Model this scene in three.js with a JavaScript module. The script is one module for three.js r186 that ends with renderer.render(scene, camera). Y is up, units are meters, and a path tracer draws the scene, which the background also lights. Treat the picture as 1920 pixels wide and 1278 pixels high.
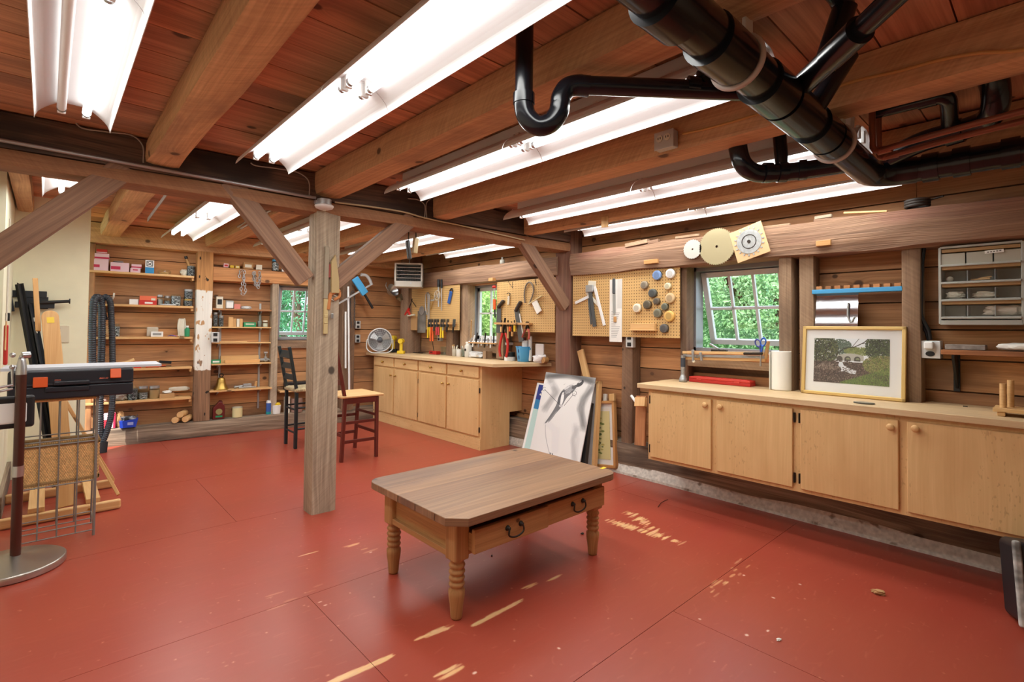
import * as THREE from 'three';
import { mergeGeometries, toCreasedNormals, mergeVertices } from 'three/addons/utils/BufferGeometryUtils.js';
import { RoundedBoxGeometry } from 'three/addons/geometries/RoundedBoxGeometry.js';
import { RectAreaLightUniformsLib } from 'three/addons/lights/RectAreaLightUniformsLib.js';

// ------------------------------------------------------------------ camera, sky, sun, exposure
RectAreaLightUniformsLib.init();
const scene = new THREE.Scene();
const renderer = new THREE.WebGLRenderer({ antialias: true });
renderer.toneMapping = THREE.LinearToneMapping;
renderer.toneMappingExposure = 2.8;
renderer.shadowMap.enabled = true;
const V = (x, y, z) => new THREE.Vector3(x, y, z);
const FOC = 948, CX = 960, CY = 593, EYE = V(0, 1.28, 0), DEG = Math.PI / 180;
const YAW = 42.62 * DEG, PITCH = 1.31 * DEG, ROLL = 0.63 * DEG;
const camera = new THREE.PerspectiveCamera(2 * Math.atan(639 / FOC) / DEG, 1920 / 1278, 0.05, 200);
const F0 = V(Math.sin(YAW), 0, -Math.cos(YAW)), R0 = V(Math.cos(YAW), 0, Math.sin(YAW));
const FW = F0.clone().multiplyScalar(Math.cos(PITCH)).add(V(0, Math.sin(PITCH), 0));
const UP0 = V(0, Math.cos(PITCH), 0).addScaledVector(F0, -Math.sin(PITCH));
const RT = R0.clone().multiplyScalar(Math.cos(ROLL)).addScaledVector(UP0, Math.sin(ROLL));
const UPV = UP0.clone().multiplyScalar(Math.cos(ROLL)).addScaledVector(R0, -Math.sin(ROLL));
camera.position.copy(EYE);
camera.quaternion.setFromRotationMatrix(new THREE.Matrix4().makeBasis(RT, UPV, FW.clone().negate()));
camera.setViewOffset(1920, 1278, 0, 639 - CY, 1920, 1278);
scene.add(camera);
const SKY = new THREE.Color().setRGB(0.62, 0.74, 0.86);
scene.background = SKY;
scene.backgroundIntensity = 1.6;
const sun = new THREE.DirectionalLight(new THREE.Color().setRGB(1, 0.95, 0.85), 3.2);
sun.position.set(-5, 14, 4); sun.target.position.set(6, 0, -3); sun.castShadow = true;
sun.shadow.camera.left = -16; sun.shadow.camera.right = 16; sun.shadow.camera.top = 16; sun.shadow.camera.bottom = -16; sun.shadow.camera.far = 60;
scene.add(sun, sun.target);
const LAMP = 3.4;                                   // luminance of the fluorescent fixtures
const LAMP_COLOR = new THREE.Color().setRGB(0.98, 1.0, 0.96);

// ------------------------------------------------------------------ pixel of the photograph -> point on a known plane
const ray = (px, py) => FW.clone().addScaledVector(RT, (px - CX) / FOC).addScaledVector(UPV, -(py - CY) / FOC);
const atX = (px, py, x) => { const d = ray(px, py); return EYE.clone().addScaledVector(d, x / d.x); };
const atY = (px, py, y = 0) => { const d = ray(px, py); return EYE.clone().addScaledVector(d, (y - EYE.y) / d.y); };
const atZ = (px, py, z) => { const d = ray(px, py); return EYE.clone().addScaledVector(d, z / d.z); };
// the end wall of the old building is not quite square to the window wall: front of its sill is z = BZ + BS * x
const BZ = -6.76, BS = 0.092, BA = -Math.atan(BS);
const atB = (px, py, back = 0) => { const d = ray(px, py); const t = (BZ - back) / (d.z - BS * d.x); return EYE.clone().addScaledVector(d, t); };
// the tie beam: front face z = TZ + TS * x
const TZ = -3.525, TS = 0.067, TA = -Math.atan(TS);
const atT = (px, py, back = 0) => { const d = ray(px, py); const t = (TZ - back) / (d.z - TS * d.x); return EYE.clone().addScaledVector(d, t); };

// ------------------------------------------------------------------ random numbers and noise
const rng = (s) => () => { s |= 0; s = (s + 0x6d2b79f5) | 0; let t = Math.imul(s ^ (s >>> 15), 1 | s); t = (t + Math.imul(t ^ (t >>> 7), 61 | t)) ^ t; return ((t ^ (t >>> 14)) >>> 0) / 4294967296; };
const rnd = rng(20240611);
const rr = (a, b) => a + (b - a) * rnd();
const h2 = (x, y, s) => { let n = Math.imul(x, 374761393) + Math.imul(y, 668265263) + Math.imul(s, 1442695041); n = Math.imul(n ^ (n >>> 13), 1274126177); return ((n ^ (n >>> 16)) >>> 0) / 4294967296; };
const sm = (t) => t * t * (3 - 2 * t);
function vn(x, y, px, py, s) {                      // value noise, periodic
  const xi = Math.floor(x), yi = Math.floor(y), fx = sm(x - xi), fy = sm(y - yi);
  const a = ((xi % px) + px) % px, b = (a + 1) % px, c = ((yi % py) + py) % py, d = (c + 1) % py;
  const p = h2(a, c, s), q = h2(b, c, s), r = h2(a, d, s), t = h2(b, d, s);
  return p + (q - p) * fx + (r - p) * fy + (p - q - r + t) * fx * fy;
}
const fbm = (u, v, nu, nv, s, o = 4) => { let f = 0, a = 0.5, k = 1; for (let i = 0; i < o; i++) { f += a * vn(u * nu * k, v * nv * k, nu * k, nv * k, s + i * 17); a *= 0.5; k *= 2; } return f / (1 - Math.pow(0.5, o)); };
const clamp = (x, a = 0, b = 1) => Math.min(b, Math.max(a, x));
const ss = (a, b, x) => sm(clamp((x - a) / (b - a)));
function n3(x, y, z, s = 0) {                       // value noise in space, for hewn timber
  const zi = Math.floor(z), f = sm(z - zi);
  const a = vn(x, y, 4096, 4096, s + zi * 31), b = vn(x, y, 4096, 4096, s + (zi + 1) * 31);
  return a + (b - a) * f;
}

// ------------------------------------------------------------------ textures
function dataTex(w, h, fn, srgb = true, rep = [1, 1]) {
  const d = new Uint8Array(w * h * 4);
  for (let y = 0; y < h; y++) for (let x = 0; x < w; x++) {
    const c = fn((x + 0.5) / w, (y + 0.5) / h), i = (y * w + x) * 4;
    d[i] = clamp(c[0], 0, 255); d[i + 1] = clamp(c[1], 0, 255); d[i + 2] = clamp(c[2], 0, 255); d[i + 3] = 255;
  }
  const t = new THREE.DataTexture(d, w, h);
  t.wrapS = t.wrapT = THREE.RepeatWrapping; t.magFilter = THREE.LinearFilter; t.minFilter = THREE.LinearFilter;
  if (srgb) t.colorSpace = THREE.SRGBColorSpace;
  t.repeat.set(rep[0], rep[1]); t.needsUpdate = true;
  return t;
}
// wood, grain along u; one tile is 2.4 m long and 0.6 m wide
function woodTex(seed, light, dark, o = {}) {
  const { knots = 5, ring = 0.1, con = 1, saw = 0, stain = 0, stainCol = [40, 32, 28], specks = 0, w = 1024, h = 512 } = o;
  const r = rng(seed * 977 + 13), K = [];
  for (let i = 0; i < knots; i++) K.push([r(), r(), 0.018 + 0.03 * r()]);
  return dataTex(w, h, (u, v) => {
    let v2 = v + (fbm(u, v, 3, 3, seed, 3) - 0.5) * 0.1, kn = 0;
    for (const [a, b, q] of K) {
      let du = Math.abs(u - a), dv = v - b; if (du > 0.5) du = 1 - du; if (dv > 0.5) dv -= 1; if (dv < -0.5) dv += 1;
      const d = Math.hypot(du * 4 * 0.8, dv);
      if (d < q * 4) { const k = Math.exp(-(d * d) / (q * q * 2.2)); v2 += k * 0.05 * Math.sign(dv || 1); kn = Math.max(kn, ss(q * 1.05, q * 0.55, d) * 0.85 + 0.18 * k); }
    }
    const g = fbm(u, v2, 5, 40, seed + 3, 3), ri = 0.5 + 0.5 * Math.sin(6.283 * (v2 * 11 + 2.2 * fbm(u, v2, 2, 4, seed + 7, 2)));
    const fine = vn(u * 14, v2 * 230, 14, 230, seed + 11);
    const mid = fbm(u, v2, 9, 95, seed + 41, 2);
    let t = (g - 0.5) * 0.95 * con + (mid - 0.5) * 0.6 * con + (ri - 0.5) * ring * con + (fine - 0.5) * 0.4 * con + (vn(u * 5, v * 7, 5, 7, seed + 47) - 0.5) * 0.35 * con + 0.45;
    if (saw) t += saw * (vn(u * 310 + v * 60, v * 5, 310, 5, seed + 19) - 0.5);
    t = clamp(t);
    let c = [0, 1, 2].map((i) => light[i] + (dark[i] - light[i]) * t);
    c = c.map((x, i) => x * (1 - kn) + kn * (dark[i] * 0.6));
    if (stain) { const q = stain * ss(0.5, 0.78, fbm(u, v, 4, 3, seed + 29, 5)); c = c.map((x, i) => x * (1 - q) + stainCol[i] * q); }
    if (specks) { const q = specks * ss(0.72, 0.82, fbm(u, v, 110, 70, seed + 53, 2)) * ss(0.5, 0.7, fbm(u, v, 4, 4, seed + 57, 2)); c = c.map((x, i) => x * (1 - q) + [124, 78, 46][i] * q); }
    return c;
  }, true, [1 / 2.4, 1 / 0.6]);
}
function speckTex(seed, base, amt, n = 40, w = 256) {
  return dataTex(w, w, (u, v) => { const q = 1 + amt * (fbm(u, v, n, n, seed, 3) - 0.5) + amt * 0.8 * (fbm(u, v, 5, 5, seed + 5, 3) - 0.5); return base.map((x) => x * q); });
}
function canvasTex(w, h, draw) {
  const c = document.createElement('canvas'); c.width = w; c.height = h;
  draw(c.getContext('2d'), w, h);
  const t = new THREE.CanvasTexture(c); t.colorSpace = THREE.SRGBColorSpace; t.magFilter = THREE.LinearFilter;
  return t;
}
const rgb = (r, g, b) => new THREE.Color().setRGB(r / 255, g / 255, b / 255, THREE.SRGBColorSpace);
const std = (o) => new THREE.MeshStandardMaterial({ roughness: 0.6, metalness: 0, ...o });
const col = (r, g, b, rough = 0.6, metal = 0, extra = {}) => std({ color: rgb(r, g, b), roughness: rough, metalness: metal, ...extra });
const wood = (seed, light, dark, o = {}) => { const t = woodTex(seed, light, dark, o); return std({ map: t, bumpMap: t, bumpScale: o.bump ?? 0.0012, roughness: o.rough ?? 0.75 }); };
const tint = (m, r, g, b) => { const c = m.clone(); c.color.setRGB(r, g, b); return c; };

const M = {};
M.plank = wood(1, [226, 166, 128], [174, 120, 90], { knots: 4, con: 0.8, stain: 0.4, stainCol: [96, 66, 56] });
M.plank2 = tint(M.plank, 0.86, 0.8, 0.78); M.plank3 = tint(M.plank, 1.1, 1.04, 0.98); M.plank4 = tint(M.plank, 0.95, 0.98, 1.0);
M.joist = wood(2, [230, 186, 138], [178, 134, 96], { knots: 3, con: 0.7, saw: 0.3, stain: 0.4, stainCol: [104, 80, 66] });
M.joist2 = tint(M.joist, 0.92, 0.9, 0.9);
M.tie = wood(3, [126, 98, 80], [64, 52, 46], { knots: 4, con: 1, stain: 0.8, stainCol: [36, 31, 29], bump: 0.003 });
M.grey = wood(4, [190, 172, 148], [128, 110, 92], { knots: 2, con: 0.75, saw: 0.22, stain: 0.5, stainCol: [96, 82, 70], bump: 0.003, rough: 0.85 });
M.stud = wood(14, [178, 148, 118], [130, 104, 82], { knots: 2, con: 0.7, saw: 0.3, stain: 0.4, stainCol: [74, 58, 48], bump: 0.002, rough: 0.85 });
M.studDark = tint(M.stud, 0.62, 0.55, 0.52);
M.brace = wood(5, [160, 124, 98], [116, 86, 68], { knots: 2, con: 0.8, stain: 0.35, stainCol: [84, 62, 54] });
M.board = wood(6, [220, 166, 114], [172, 120, 78], { knots: 7, con: 0.85, stain: 0.62, stainCol: [110, 80, 58], bump: 0.002 });
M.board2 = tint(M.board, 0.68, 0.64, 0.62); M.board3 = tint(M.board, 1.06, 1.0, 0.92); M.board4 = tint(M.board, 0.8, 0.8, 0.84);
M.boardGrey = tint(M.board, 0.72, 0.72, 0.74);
M.plate = wood(7, [172, 136, 108], [114, 86, 68], { knots: 1, con: 0.8, stain: 0.5, stainCol: [136, 84, 72], bump: 0.014, rough: 0.85 });
M.sill = wood(8, [168, 148, 126], [108, 90, 74], { knots: 1, con: 1.1, stain: 0.55, stainCol: [60, 50, 44], bump: 0.004, rough: 0.9 });
M.ply = wood(9, [234, 196, 140], [216, 174, 118], { knots: 0, con: 0.6, ring: 0.05, specks: 0.2, stain: 0.25, stainCol: [190, 140, 88], bump: 0.0002, rough: 0.5 });
M.pine = wood(10, [232, 192, 136], [206, 156, 98], { knots: 5, con: 0.7, bump: 0.0004, rough: 0.55 });
M.pineDark = tint(M.pine, 0.78, 0.7, 0.62);
M.worktop = wood(11, [226, 198, 156], [198, 164, 120], { knots: 1, con: 0.6, stain: 0.25, stainCol: [190, 172, 146], bump: 0.0003, rough: 0.5 });
M.tableTop = wood(12, [164, 128, 98], [120, 90, 68], { knots: 2, con: 0.8, stain: 0.5, stainCol: [112, 88, 78], bump: 0.0004, rough: 0.42 });
M.tableWood = wood(13, [196, 150, 98], [158, 112, 68], { knots: 2, con: 0.8, bump: 0.0004, rough: 0.5 });
M.cream = std({ map: speckTex(40, [240, 238, 210], 0.03, 12), roughness: 0.85 });
M.white = col(236, 236, 234, 0.5);
M.whiteMetal = col(238, 239, 240, 0.35);
M.offWhite = col(224, 218, 200, 0.6);
M.black = col(22, 22, 24, 0.45);
M.blackRubber = col(40, 42, 46, 0.6);
M.abs = std({ map: speckTex(41, [24, 27, 33], 0.25, 20), roughness: 0.2 });
M.steel = col(190, 192, 194, 0.28, 0.9);
M.galv = std({ map: speckTex(42, [176, 178, 178], 0.2, 16), roughness: 0.45, metalness: 0.75 });
M.darkSteel = col(96, 98, 100, 0.4, 0.8);
M.brass = col(190, 156, 84, 0.35, 0.9);
M.iron = col(58, 50, 44, 0.5, 0.7);
M.copper = std({ map: speckTex(43, [142, 84, 62], 0.35, 12), roughness: 0.5, metalness: 0.35 });
M.red = col(196, 42, 34, 0.45); M.blue = col(44, 96, 190, 0.5); M.skyBlue = col(70, 160, 214, 0.45); M.yellow = col(226, 190, 40, 0.5); M.orange = col(228, 96, 40, 0.5);
M.glass = new THREE.MeshPhysicalMaterial({ color: 0xffffff, transmission: 1, roughness: 0.02, thickness: 0, ior: 1.45 });
M.clear = new THREE.MeshPhysicalMaterial({ color: rgb(240, 246, 244), transmission: 1, roughness: 0.08, thickness: 0, ior: 1.3 });
M.paper = col(240, 238, 230, 0.8); M.kraft = col(182, 140, 94, 0.85); M.pink = col(226, 130, 160, 0.6); M.maroon = col(96, 30, 26, 0.4); M.green = col(36, 140, 92, 0.5);
M.tubeGlow = std({ color: 0xffffff, emissive: new THREE.Color().setRGB(1, 0.98, 0.95), emissiveIntensity: 1.3, roughness: 0.4 });
M.tubeDim = col(238, 238, 236, 0.4);

// ------------------------------------------------------------------ geometry helpers
let uvK = 0;
function uvm(g, axis = 0, off = true) {             // uv in metres, grain along axis 0 x, 1 y, 2 z
  const p = g.attributes.position, n = g.attributes.normal, uv = new Float32Array(p.count * 2);
  const o0 = off ? rnd() * 9 : 0, o1 = off ? rnd() * 9 : 0, A = [p.array[0]];
  for (let i = 0; i < p.count; i++) {
    const c = [p.getX(i), p.getY(i), p.getZ(i)], m = [Math.abs(n.getX(i)), Math.abs(n.getY(i)), Math.abs(n.getZ(i))];
    const k = m[0] > m[1] && m[0] > m[2] ? 0 : m[1] > m[2] ? 1 : 2;
    let a, b;
    if (k === axis) { const q = [0, 1, 2].filter((t) => t !== axis); a = c[q[0]] * 0.3; b = c[q[1]]; } else { a = c[axis]; b = c[3 - axis - k] + (k === 1 ? 0.23 : 0); }
    uv[2 * i] = a + o0; uv[2 * i + 1] = b + o1;
  }
  g.setAttribute('uv', new THREE.BufferAttribute(uv, 2));
  return g;
}
const longest = (a, b, c) => (a >= b && a >= c ? 0 : b >= c ? 1 : 2);
const bx = (w, h, d, x = 0, y = 0, z = 0, axis) => uvm(new THREE.BoxGeometry(w, h, d), axis ?? longest(w, h, d)).translate(x, y, z);
const rb = (w, h, d, x = 0, y = 0, z = 0, r = 0.004, axis, seg = 2) => uvm(new RoundedBoxGeometry(w, h, d, seg, Math.min(r, w / 2.01, h / 2.01, d / 2.01)), axis ?? longest(w, h, d)).translate(x, y, z);
const cyl = (r1, r2, h, x = 0, y = 0, z = 0, seg = 24, open = false) => new THREE.CylinderGeometry(r1, r2, h, seg, 1, open).translate(x, y, z);
const lathe = (pts, seg = 28) => new THREE.LatheGeometry(pts.map(([r, y]) => new THREE.Vector2(r, y)), seg);
const tube = (pts, r, seg, rad = 8, closed = false) => new THREE.TubeGeometry(new THREE.CatmullRomCurve3(pts.map((p) => (Array.isArray(p) ? V(...p) : p)), closed, 'centripetal'), seg ?? pts.length * 8, r, rad, closed);
function rod(a, b, r, seg = 10) {
  a = Array.isArray(a) ? V(...a) : a; b = Array.isArray(b) ? V(...b) : b;
  const d = b.clone().sub(a), g = new THREE.CylinderGeometry(r, r, d.length(), seg);
  g.applyQuaternion(new THREE.Quaternion().setFromUnitVectors(V(0, 1, 0), d.normalize()));
  return g.translate((a.x + b.x) / 2, (a.y + b.y) / 2, (a.z + b.z) / 2);
}
function bar(a, b, w, t, axisUp = V(0, 1, 0), r = 0) {  // rectangular bar from a to b, w across (perpendicular to axisUp and run), t along axisUp side
  a = Array.isArray(a) ? V(...a) : a; b = Array.isArray(b) ? V(...b) : b;
  const d = b.clone().sub(a), L = d.length(), x = d.normalize(), z = new THREE.Vector3().crossVectors(x, axisUp).normalize(), y = new THREE.Vector3().crossVectors(z, x);
  const g = r ? rb(L, t, w, 0, 0, 0, r, 0) : bx(L, t, w, 0, 0, 0, 0);
  g.applyMatrix4(new THREE.Matrix4().makeBasis(x, y, z));
  return g.translate((a.x + b.x) / 2, (a.y + b.y) / 2, (a.z + b.z) / 2);
}
function prism(pts, depth, bevel = 0) {             // outline in x, y; extruded along +z
  const s = new THREE.Shape(pts.map(([x, y]) => new THREE.Vector2(x, y)));
  const g = new THREE.ExtrudeGeometry(s, { depth, bevelEnabled: bevel > 0, bevelThickness: bevel, bevelSize: bevel, bevelSegments: 2, curveSegments: 16 });
  return g;
}
function hewn(L, h, w, o = {}) {                    // rough timber along x, base at centre
  const { amp = 0.006, seed = 1, f = 7, step = 0.07, shape } = o;
  let g = new THREE.BoxGeometry(L, h, w, Math.max(2, Math.round(L / step)), 4, 4);
  g = mergeVertices(g.deleteAttribute('uv').deleteAttribute('normal'));
  const p = g.attributes.position;
  for (let i = 0; i < p.count; i++) {
    let x = p.getX(i), y = p.getY(i), z = p.getZ(i);
    const e = 1 - 0.35 * ss(0.75, 1, Math.abs(2 * y / h)) * ss(0.75, 1, Math.abs(2 * z / w)) * 0.22;
    y *= e; z *= e;
    y += (n3(x * f * 0.4, y * f * 2, z * f * 2, seed) - 0.5) * 2 * amp; z += (n3(x * f * 0.4 + 50, y * f * 2, z * f * 2, seed + 7) - 0.5) * 2 * amp;
    if (shape) [x, y, z] = shape(x, y, z);
    p.setXYZ(i, x, y, z);
  }
  g.computeVertexNormals();
  return uvm(toCreasedNormals(g, 0.7), 0);
}
function merge(gs) {
  gs = (Array.isArray(gs) ? gs : [gs]).map((g) => { const q = g.index ? g.toNonIndexed() : g; for (const k of Object.keys(q.attributes)) if (!['position', 'normal', 'uv'].includes(k)) q.deleteAttribute(k); if (!q.attributes.uv) uvm(q, 0); return q; });
  return gs.length > 1 ? mergeGeometries(gs) : gs[0];
}
const names = new Map();
function numbered(n) { const k = names.get(n) || 0; names.set(n, k + 1); return k ? `${n}_${String(k).padStart(3, '0')}` : n; }
const sh = (m) => { m.castShadow = m.receiveShadow = true; return m; };
function part(parent, name, gs, mat, label) { const m = sh(new THREE.Mesh(merge(gs), mat)); m.name = name; if (label) m.userData.label = label; parent.add(m); return m; }
function thing(name, label, category, pos = [0, 0, 0], ry = 0, group) {
  const o = new THREE.Group(); o.name = numbered(name); scene.add(o);
  o.position.set(...(Array.isArray(pos) ? pos : [pos.x, pos.y, pos.z])); o.rotation.y = ry; o.userData = { label, category }; if (group) o.userData.group = group;
  return o;
}
function single(name, label, category, gs, mat, pos = [0, 0, 0], ry = 0, group) {
  const m = sh(new THREE.Mesh(merge(gs), mat)); m.name = numbered(name); scene.add(m);
  m.position.set(...(Array.isArray(pos) ? pos : [pos.x, pos.y, pos.z])); m.rotation.y = ry; m.userData = { label, category }; if (group) m.userData.group = group;
  return m;
}
function struct(name, gs, mat, label) { const m = sh(new THREE.Mesh(merge(gs), mat)); m.name = numbered(name); m.userData = { kind: 'structure' }; if (label) m.userData.label = label; scene.add(m); return m; }
const lerp = (a, b, t) => a + (b - a) * t;
// ================================================================== THE ROOM
const CEIL = 2.335;
// ---- floor: painted plywood sheets on a slab
const FX0 = -1.05, FX1 = 4.15, FZ0 = -7.3, FZ1 = 1.75;
const floorMap = (() => {
  const W = 1280, H = 2048, r = rng(77);
  const t = canvasTex(W, H, (g) => {
    g.fillStyle = 'rgb(160,68,51)'; g.fillRect(0, 0, W, H);
    const X = (x) => (x - FX0) / (FX1 - FX0) * W, Y = (z) => (z - FZ0) / (FZ1 - FZ0) * H;
    for (let i = 0; i < 900; i++) { const a = r(), s = 8 + r() * 70; g.fillStyle = a < 0.5 ? `rgba(172,82,64,${0.03 + 0.05 * r()})` : `rgba(146,56,42,${0.03 + 0.05 * r()})`; g.beginPath(); g.ellipse(r() * W, r() * H, s * 1.6, s * 0.5, 0, 0, 7); g.fill(); }
    for (let i = 0; i < 9000; i++) { const x = r() * W, y = r() * H, l = 4 + r() * 26; g.strokeStyle = r() < 0.5 ? `rgba(186,92,74,${0.06 + r() * 0.12})` : `rgba(176,86,68,${0.05 + r() * 0.1})`; g.lineWidth = 0.6 + r() * 0.7; g.beginPath(); g.moveTo(x, y); g.lineTo(x + l, y + (r() - 0.5) * 1.5); g.stroke(); }
    for (let i = 0; i < 1500; i++) { const x = r() * W, y = r() * H; g.fillStyle = `rgba(226,170,140,${0.25 + r() * 0.5})`; g.fillRect(x, y, 0.8 + r() * 2, 0.8 + r() * 1.4); }
    for (let i = 0; i < 420; i++) { let x = r() * W, y = r() * H, a = r() * 6.28; g.strokeStyle = `rgba(214,140,116,${0.15 + r() * 0.25})`; g.lineWidth = 0.7; g.beginPath(); g.moveTo(x, y); for (let k = 0; k < 5; k++) { a += (r() - 0.5) * 0.9; x += Math.cos(a) * 7 * r(); y += Math.sin(a) * 5 * r(); g.lineTo(x, y); } g.stroke(); }
    for (let i = 0; i < 2600; i++) { const x = r() * W, y = r() * H, l = 3 + r() * 12; g.strokeStyle = `rgba(214,132,110,${0.12 + r() * 0.26})`; g.lineWidth = 0.5 + r() * 0.6; g.beginPath(); g.moveTo(x, y); g.lineTo(x + l, y + (r() - 0.5) * 5); g.stroke(); }
    const chip = (px, py, px2, py2, wid, n, al = 0.95) => {           // bare wood where the paint has come off, grain along x
      const a = atY(px, py), b = atY(px2, py2);
      for (let i = 0; i < n; i++) {
        const t = r(), x = X(lerp(a.x, b.x, t)), y = Y(lerp(a.z, b.z, t)) + (r() - 0.5) * wid * 2;
        g.fillStyle = `rgba(${220 + r() * 16 | 0},${172 + r() * 20 | 0},${122 + r() * 16 | 0},${al * (0.6 + 0.4 * r())})`;
        g.beginPath(); g.ellipse(x, y, 3 + r() * 11, 0.7 + r() * 1.1, (r() - 0.5) * 0.1, 0, 7); g.fill();
      }
    };
    chip(897, 1167, 972, 1128, 1.6, 110); chip(625, 1277, 720, 1236, 2.2, 170); chip(786, 1196, 838, 1176, 2.5, 26); chip(828, 1262, 850, 1250, 1.2, 14); chip(1140, 975, 1262, 1012, 16, 85); chip(1180, 960, 1230, 1000, 14, 40);
    chip(1030, 1086, 1045, 1081, 1.2, 6); chip(985, 1102, 1000, 1096, 2, 6); chip(1330, 1110, 1400, 1050, 8, 16, 0.7); chip(840, 1265, 852, 1258, 1, 8); chip(570, 1040, 592, 1034, 0.6, 6, 0.8); chip(655, 1020, 700, 1034, 6, 6, 0.8);
    chip(300, 826, 345, 818, 3, 30, 0.7); chip(500, 1130, 640, 1095, 20, 6, 0.4);
    for (const [px, py] of [[890, 1261], [1048, 1215], [1018, 935], [695, 1035], [600, 1128], [610, 1134], [1400, 1190], [1500, 1095], [1395, 1078], [1450, 1120], [1312, 1160], [1440, 1182]]) { const p = atY(px, py); g.fillStyle = 'rgba(236,206,188,0.9)'; g.beginPath(); g.ellipse(X(p.x), Y(p.z), 1.2 + r() * 1.5, 1 + r(), 0, 0, 7); g.fill(); }
  });
  t.flipY = false; t.wrapS = t.wrapT = THREE.ClampToEdgeWrapping;
  return t;
})();
const floorBump = dataTex(512, 512, (u, v) => { const q = 128 + 90 * (fbm(u, v, 16, 70, 311, 3) - 0.5) + 60 * (fbm(u, v, 5, 9, 319, 2) - 0.5); return [q, q, q]; }, false, [4, 8]);
M.floor = std({ map: floorMap, roughness: 0.33, bumpMap: floorBump, bumpScale: 0.0004 });
const floor = struct('floor', bx(FX1 - FX0 + 0.3, 0.12, FZ1 - FZ0 + 0.3, (FX0 + FX1) / 2, -0.074, (FZ0 + FZ1) / 2), col(84, 46, 38, 0.9), 'brick red painted plywood floor with worn patches');
{
  const zs = [1.74, 1.23, 0.01, -1.21, -2.435, -3.65, -4.87, -6.09, -7.2].reverse();
  let k = 0;
  for (let j = 0; j < zs.length - 1; j++) {
    const xs = j % 2 ? [FX0, 2.13, FX1] : [FX0, 0.94, 3.38, FX1];
    for (let i = 0; i < xs.length - 1; i++) {
      const g = new THREE.BoxGeometry(xs[i + 1] - xs[i] - 0.0022, 0.014, zs[j + 1] - zs[j] - 0.0022).translate((xs[i] + xs[i + 1]) / 2, -0.007, (zs[j] + zs[j + 1]) / 2);
      const p = g.attributes.position, uv = g.attributes.uv;
      for (let q = 0; q < p.count; q++) uv.setXY(q, (p.getX(q) - FX0) / (FX1 - FX0), (p.getZ(q) - FZ0) / (FZ1 - FZ0));
      part(floor, 'floor_sheet' + (k ? '_' + String(k).padStart(3, '0') : ''), g, M.floor); k++;
    }
  }
}
// ---- ceiling: boards across the joists
const ceiling = struct('ceiling', bx(5.5, 0.12, 9.6, 1.75, CEIL + 0.024 + 0.06, -2.65), M.plank2, 'reddish brown board ceiling over timber joists');
{
  const mats = [M.plank, M.plank2, M.plank3, M.plank4];
  let k = 0;
  for (let z = 1.7; z > -7.1; z -= 0.2145) {
    const cut = [0.46, 1.4, 2.32, 3.25][Math.floor(rnd() * 4)], xs = rnd() < 0.55 ? [-0.95, cut, 4.3] : [-0.95, 4.3];
    for (let i = 0; i < xs.length - 1; i++) {
      const back = z < -3.6;
      const g = bx(xs[i + 1] - xs[i] - 0.003, 0.022, 0.2145 - 0.0055, (xs[i] + xs[i + 1]) / 2, CEIL + 0.0125 + rr(-0.0015, 0.0015), z - 0.107, 0);
      part(ceiling, 'plank' + (k ? '_' + String(k).padStart(3, '0') : ''), g, mats[Math.floor(rnd() * 4)]); k++;
    }
  }
}
// ---- window wall (along z at x = 3.95), boards behind studs
const WX = 3.95;
const OPEN_R = { z0: -2.09, z1: -1.37, y0: 1.1, y1: 1.8 }, OPEN_L = { z0: -5.08, z1: -4.3, y0: 1.1, y1: 1.82 };
const shell = (z0, z1, y0, y1, x0 = WX + 0.03, x1 = WX + 0.15) => bx(x1 - x0, y1 - y0, z1 - z0, (x0 + x1) / 2, (y0 + y1) / 2, (z0 + z1) / 2, 2);
const wallRight = struct('wall_right', [shell(-7.2, OPEN_L.z0, -0.1, 2.45), shell(OPEN_L.z0, OPEN_L.z1, -0.1, OPEN_L.y0), shell(OPEN_L.z0, OPEN_L.z1, OPEN_L.y1, 2.45), shell(OPEN_L.z1, OPEN_R.z0, -0.1, 2.45), shell(OPEN_R.z0, OPEN_R.z1, -0.1, OPEN_R.y0), shell(OPEN_R.z0, OPEN_R.z1, OPEN_R.y1, 2.45), shell(OPEN_R.z1, 1.9, -0.1, 2.45)], M.studDark, 'board wall with two windows between timber studs');
const boardMats = [M.board, M.board2, M.board3, M.board4, M.board, tint(M.board, 0.9, 0.84, 0.78)];
function boardRow(parent, nm, k, y0, y1, a, b, holes, joints, make) {
  let segs = [[a, b]];
  for (const h of holes) if (y1 > h.y0 + 0.01 && y0 < h.y1 - 0.01) segs = segs.flatMap(([p, q]) => (q <= h.z0 || p >= h.z1 ? [[p, q]] : [[p, h.z0], [h.z1, q]].filter(([s, t]) => t - s > 0.02)));
  for (const jn of joints) segs = segs.flatMap(([p, q]) => (jn > p + 0.2 && jn < q - 0.2 ? [[p, jn], [jn, q]] : [[p, q]]));
  for (const [p, q] of segs) { make(p + 0.0015, q - 0.0015, nm + (k.n ? '_' + String(k.n).padStart(3, '0') : '')); k.n++; }
}
{
  const k = { n: 0 }; let y = 0.16;
  while (y < 2.33) {
    const hh = Math.min(rr(0.165, 0.225), 2.335 - y), y1 = y + hh, j = rnd() < 0.5 ? [-2.58, -0.6] : [-1.16, -3.4];
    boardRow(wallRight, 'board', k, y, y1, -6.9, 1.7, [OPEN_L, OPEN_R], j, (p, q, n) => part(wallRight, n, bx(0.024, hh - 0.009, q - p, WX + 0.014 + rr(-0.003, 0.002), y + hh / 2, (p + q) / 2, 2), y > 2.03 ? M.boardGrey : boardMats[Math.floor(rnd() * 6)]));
    y = y1;
  }
}
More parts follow.
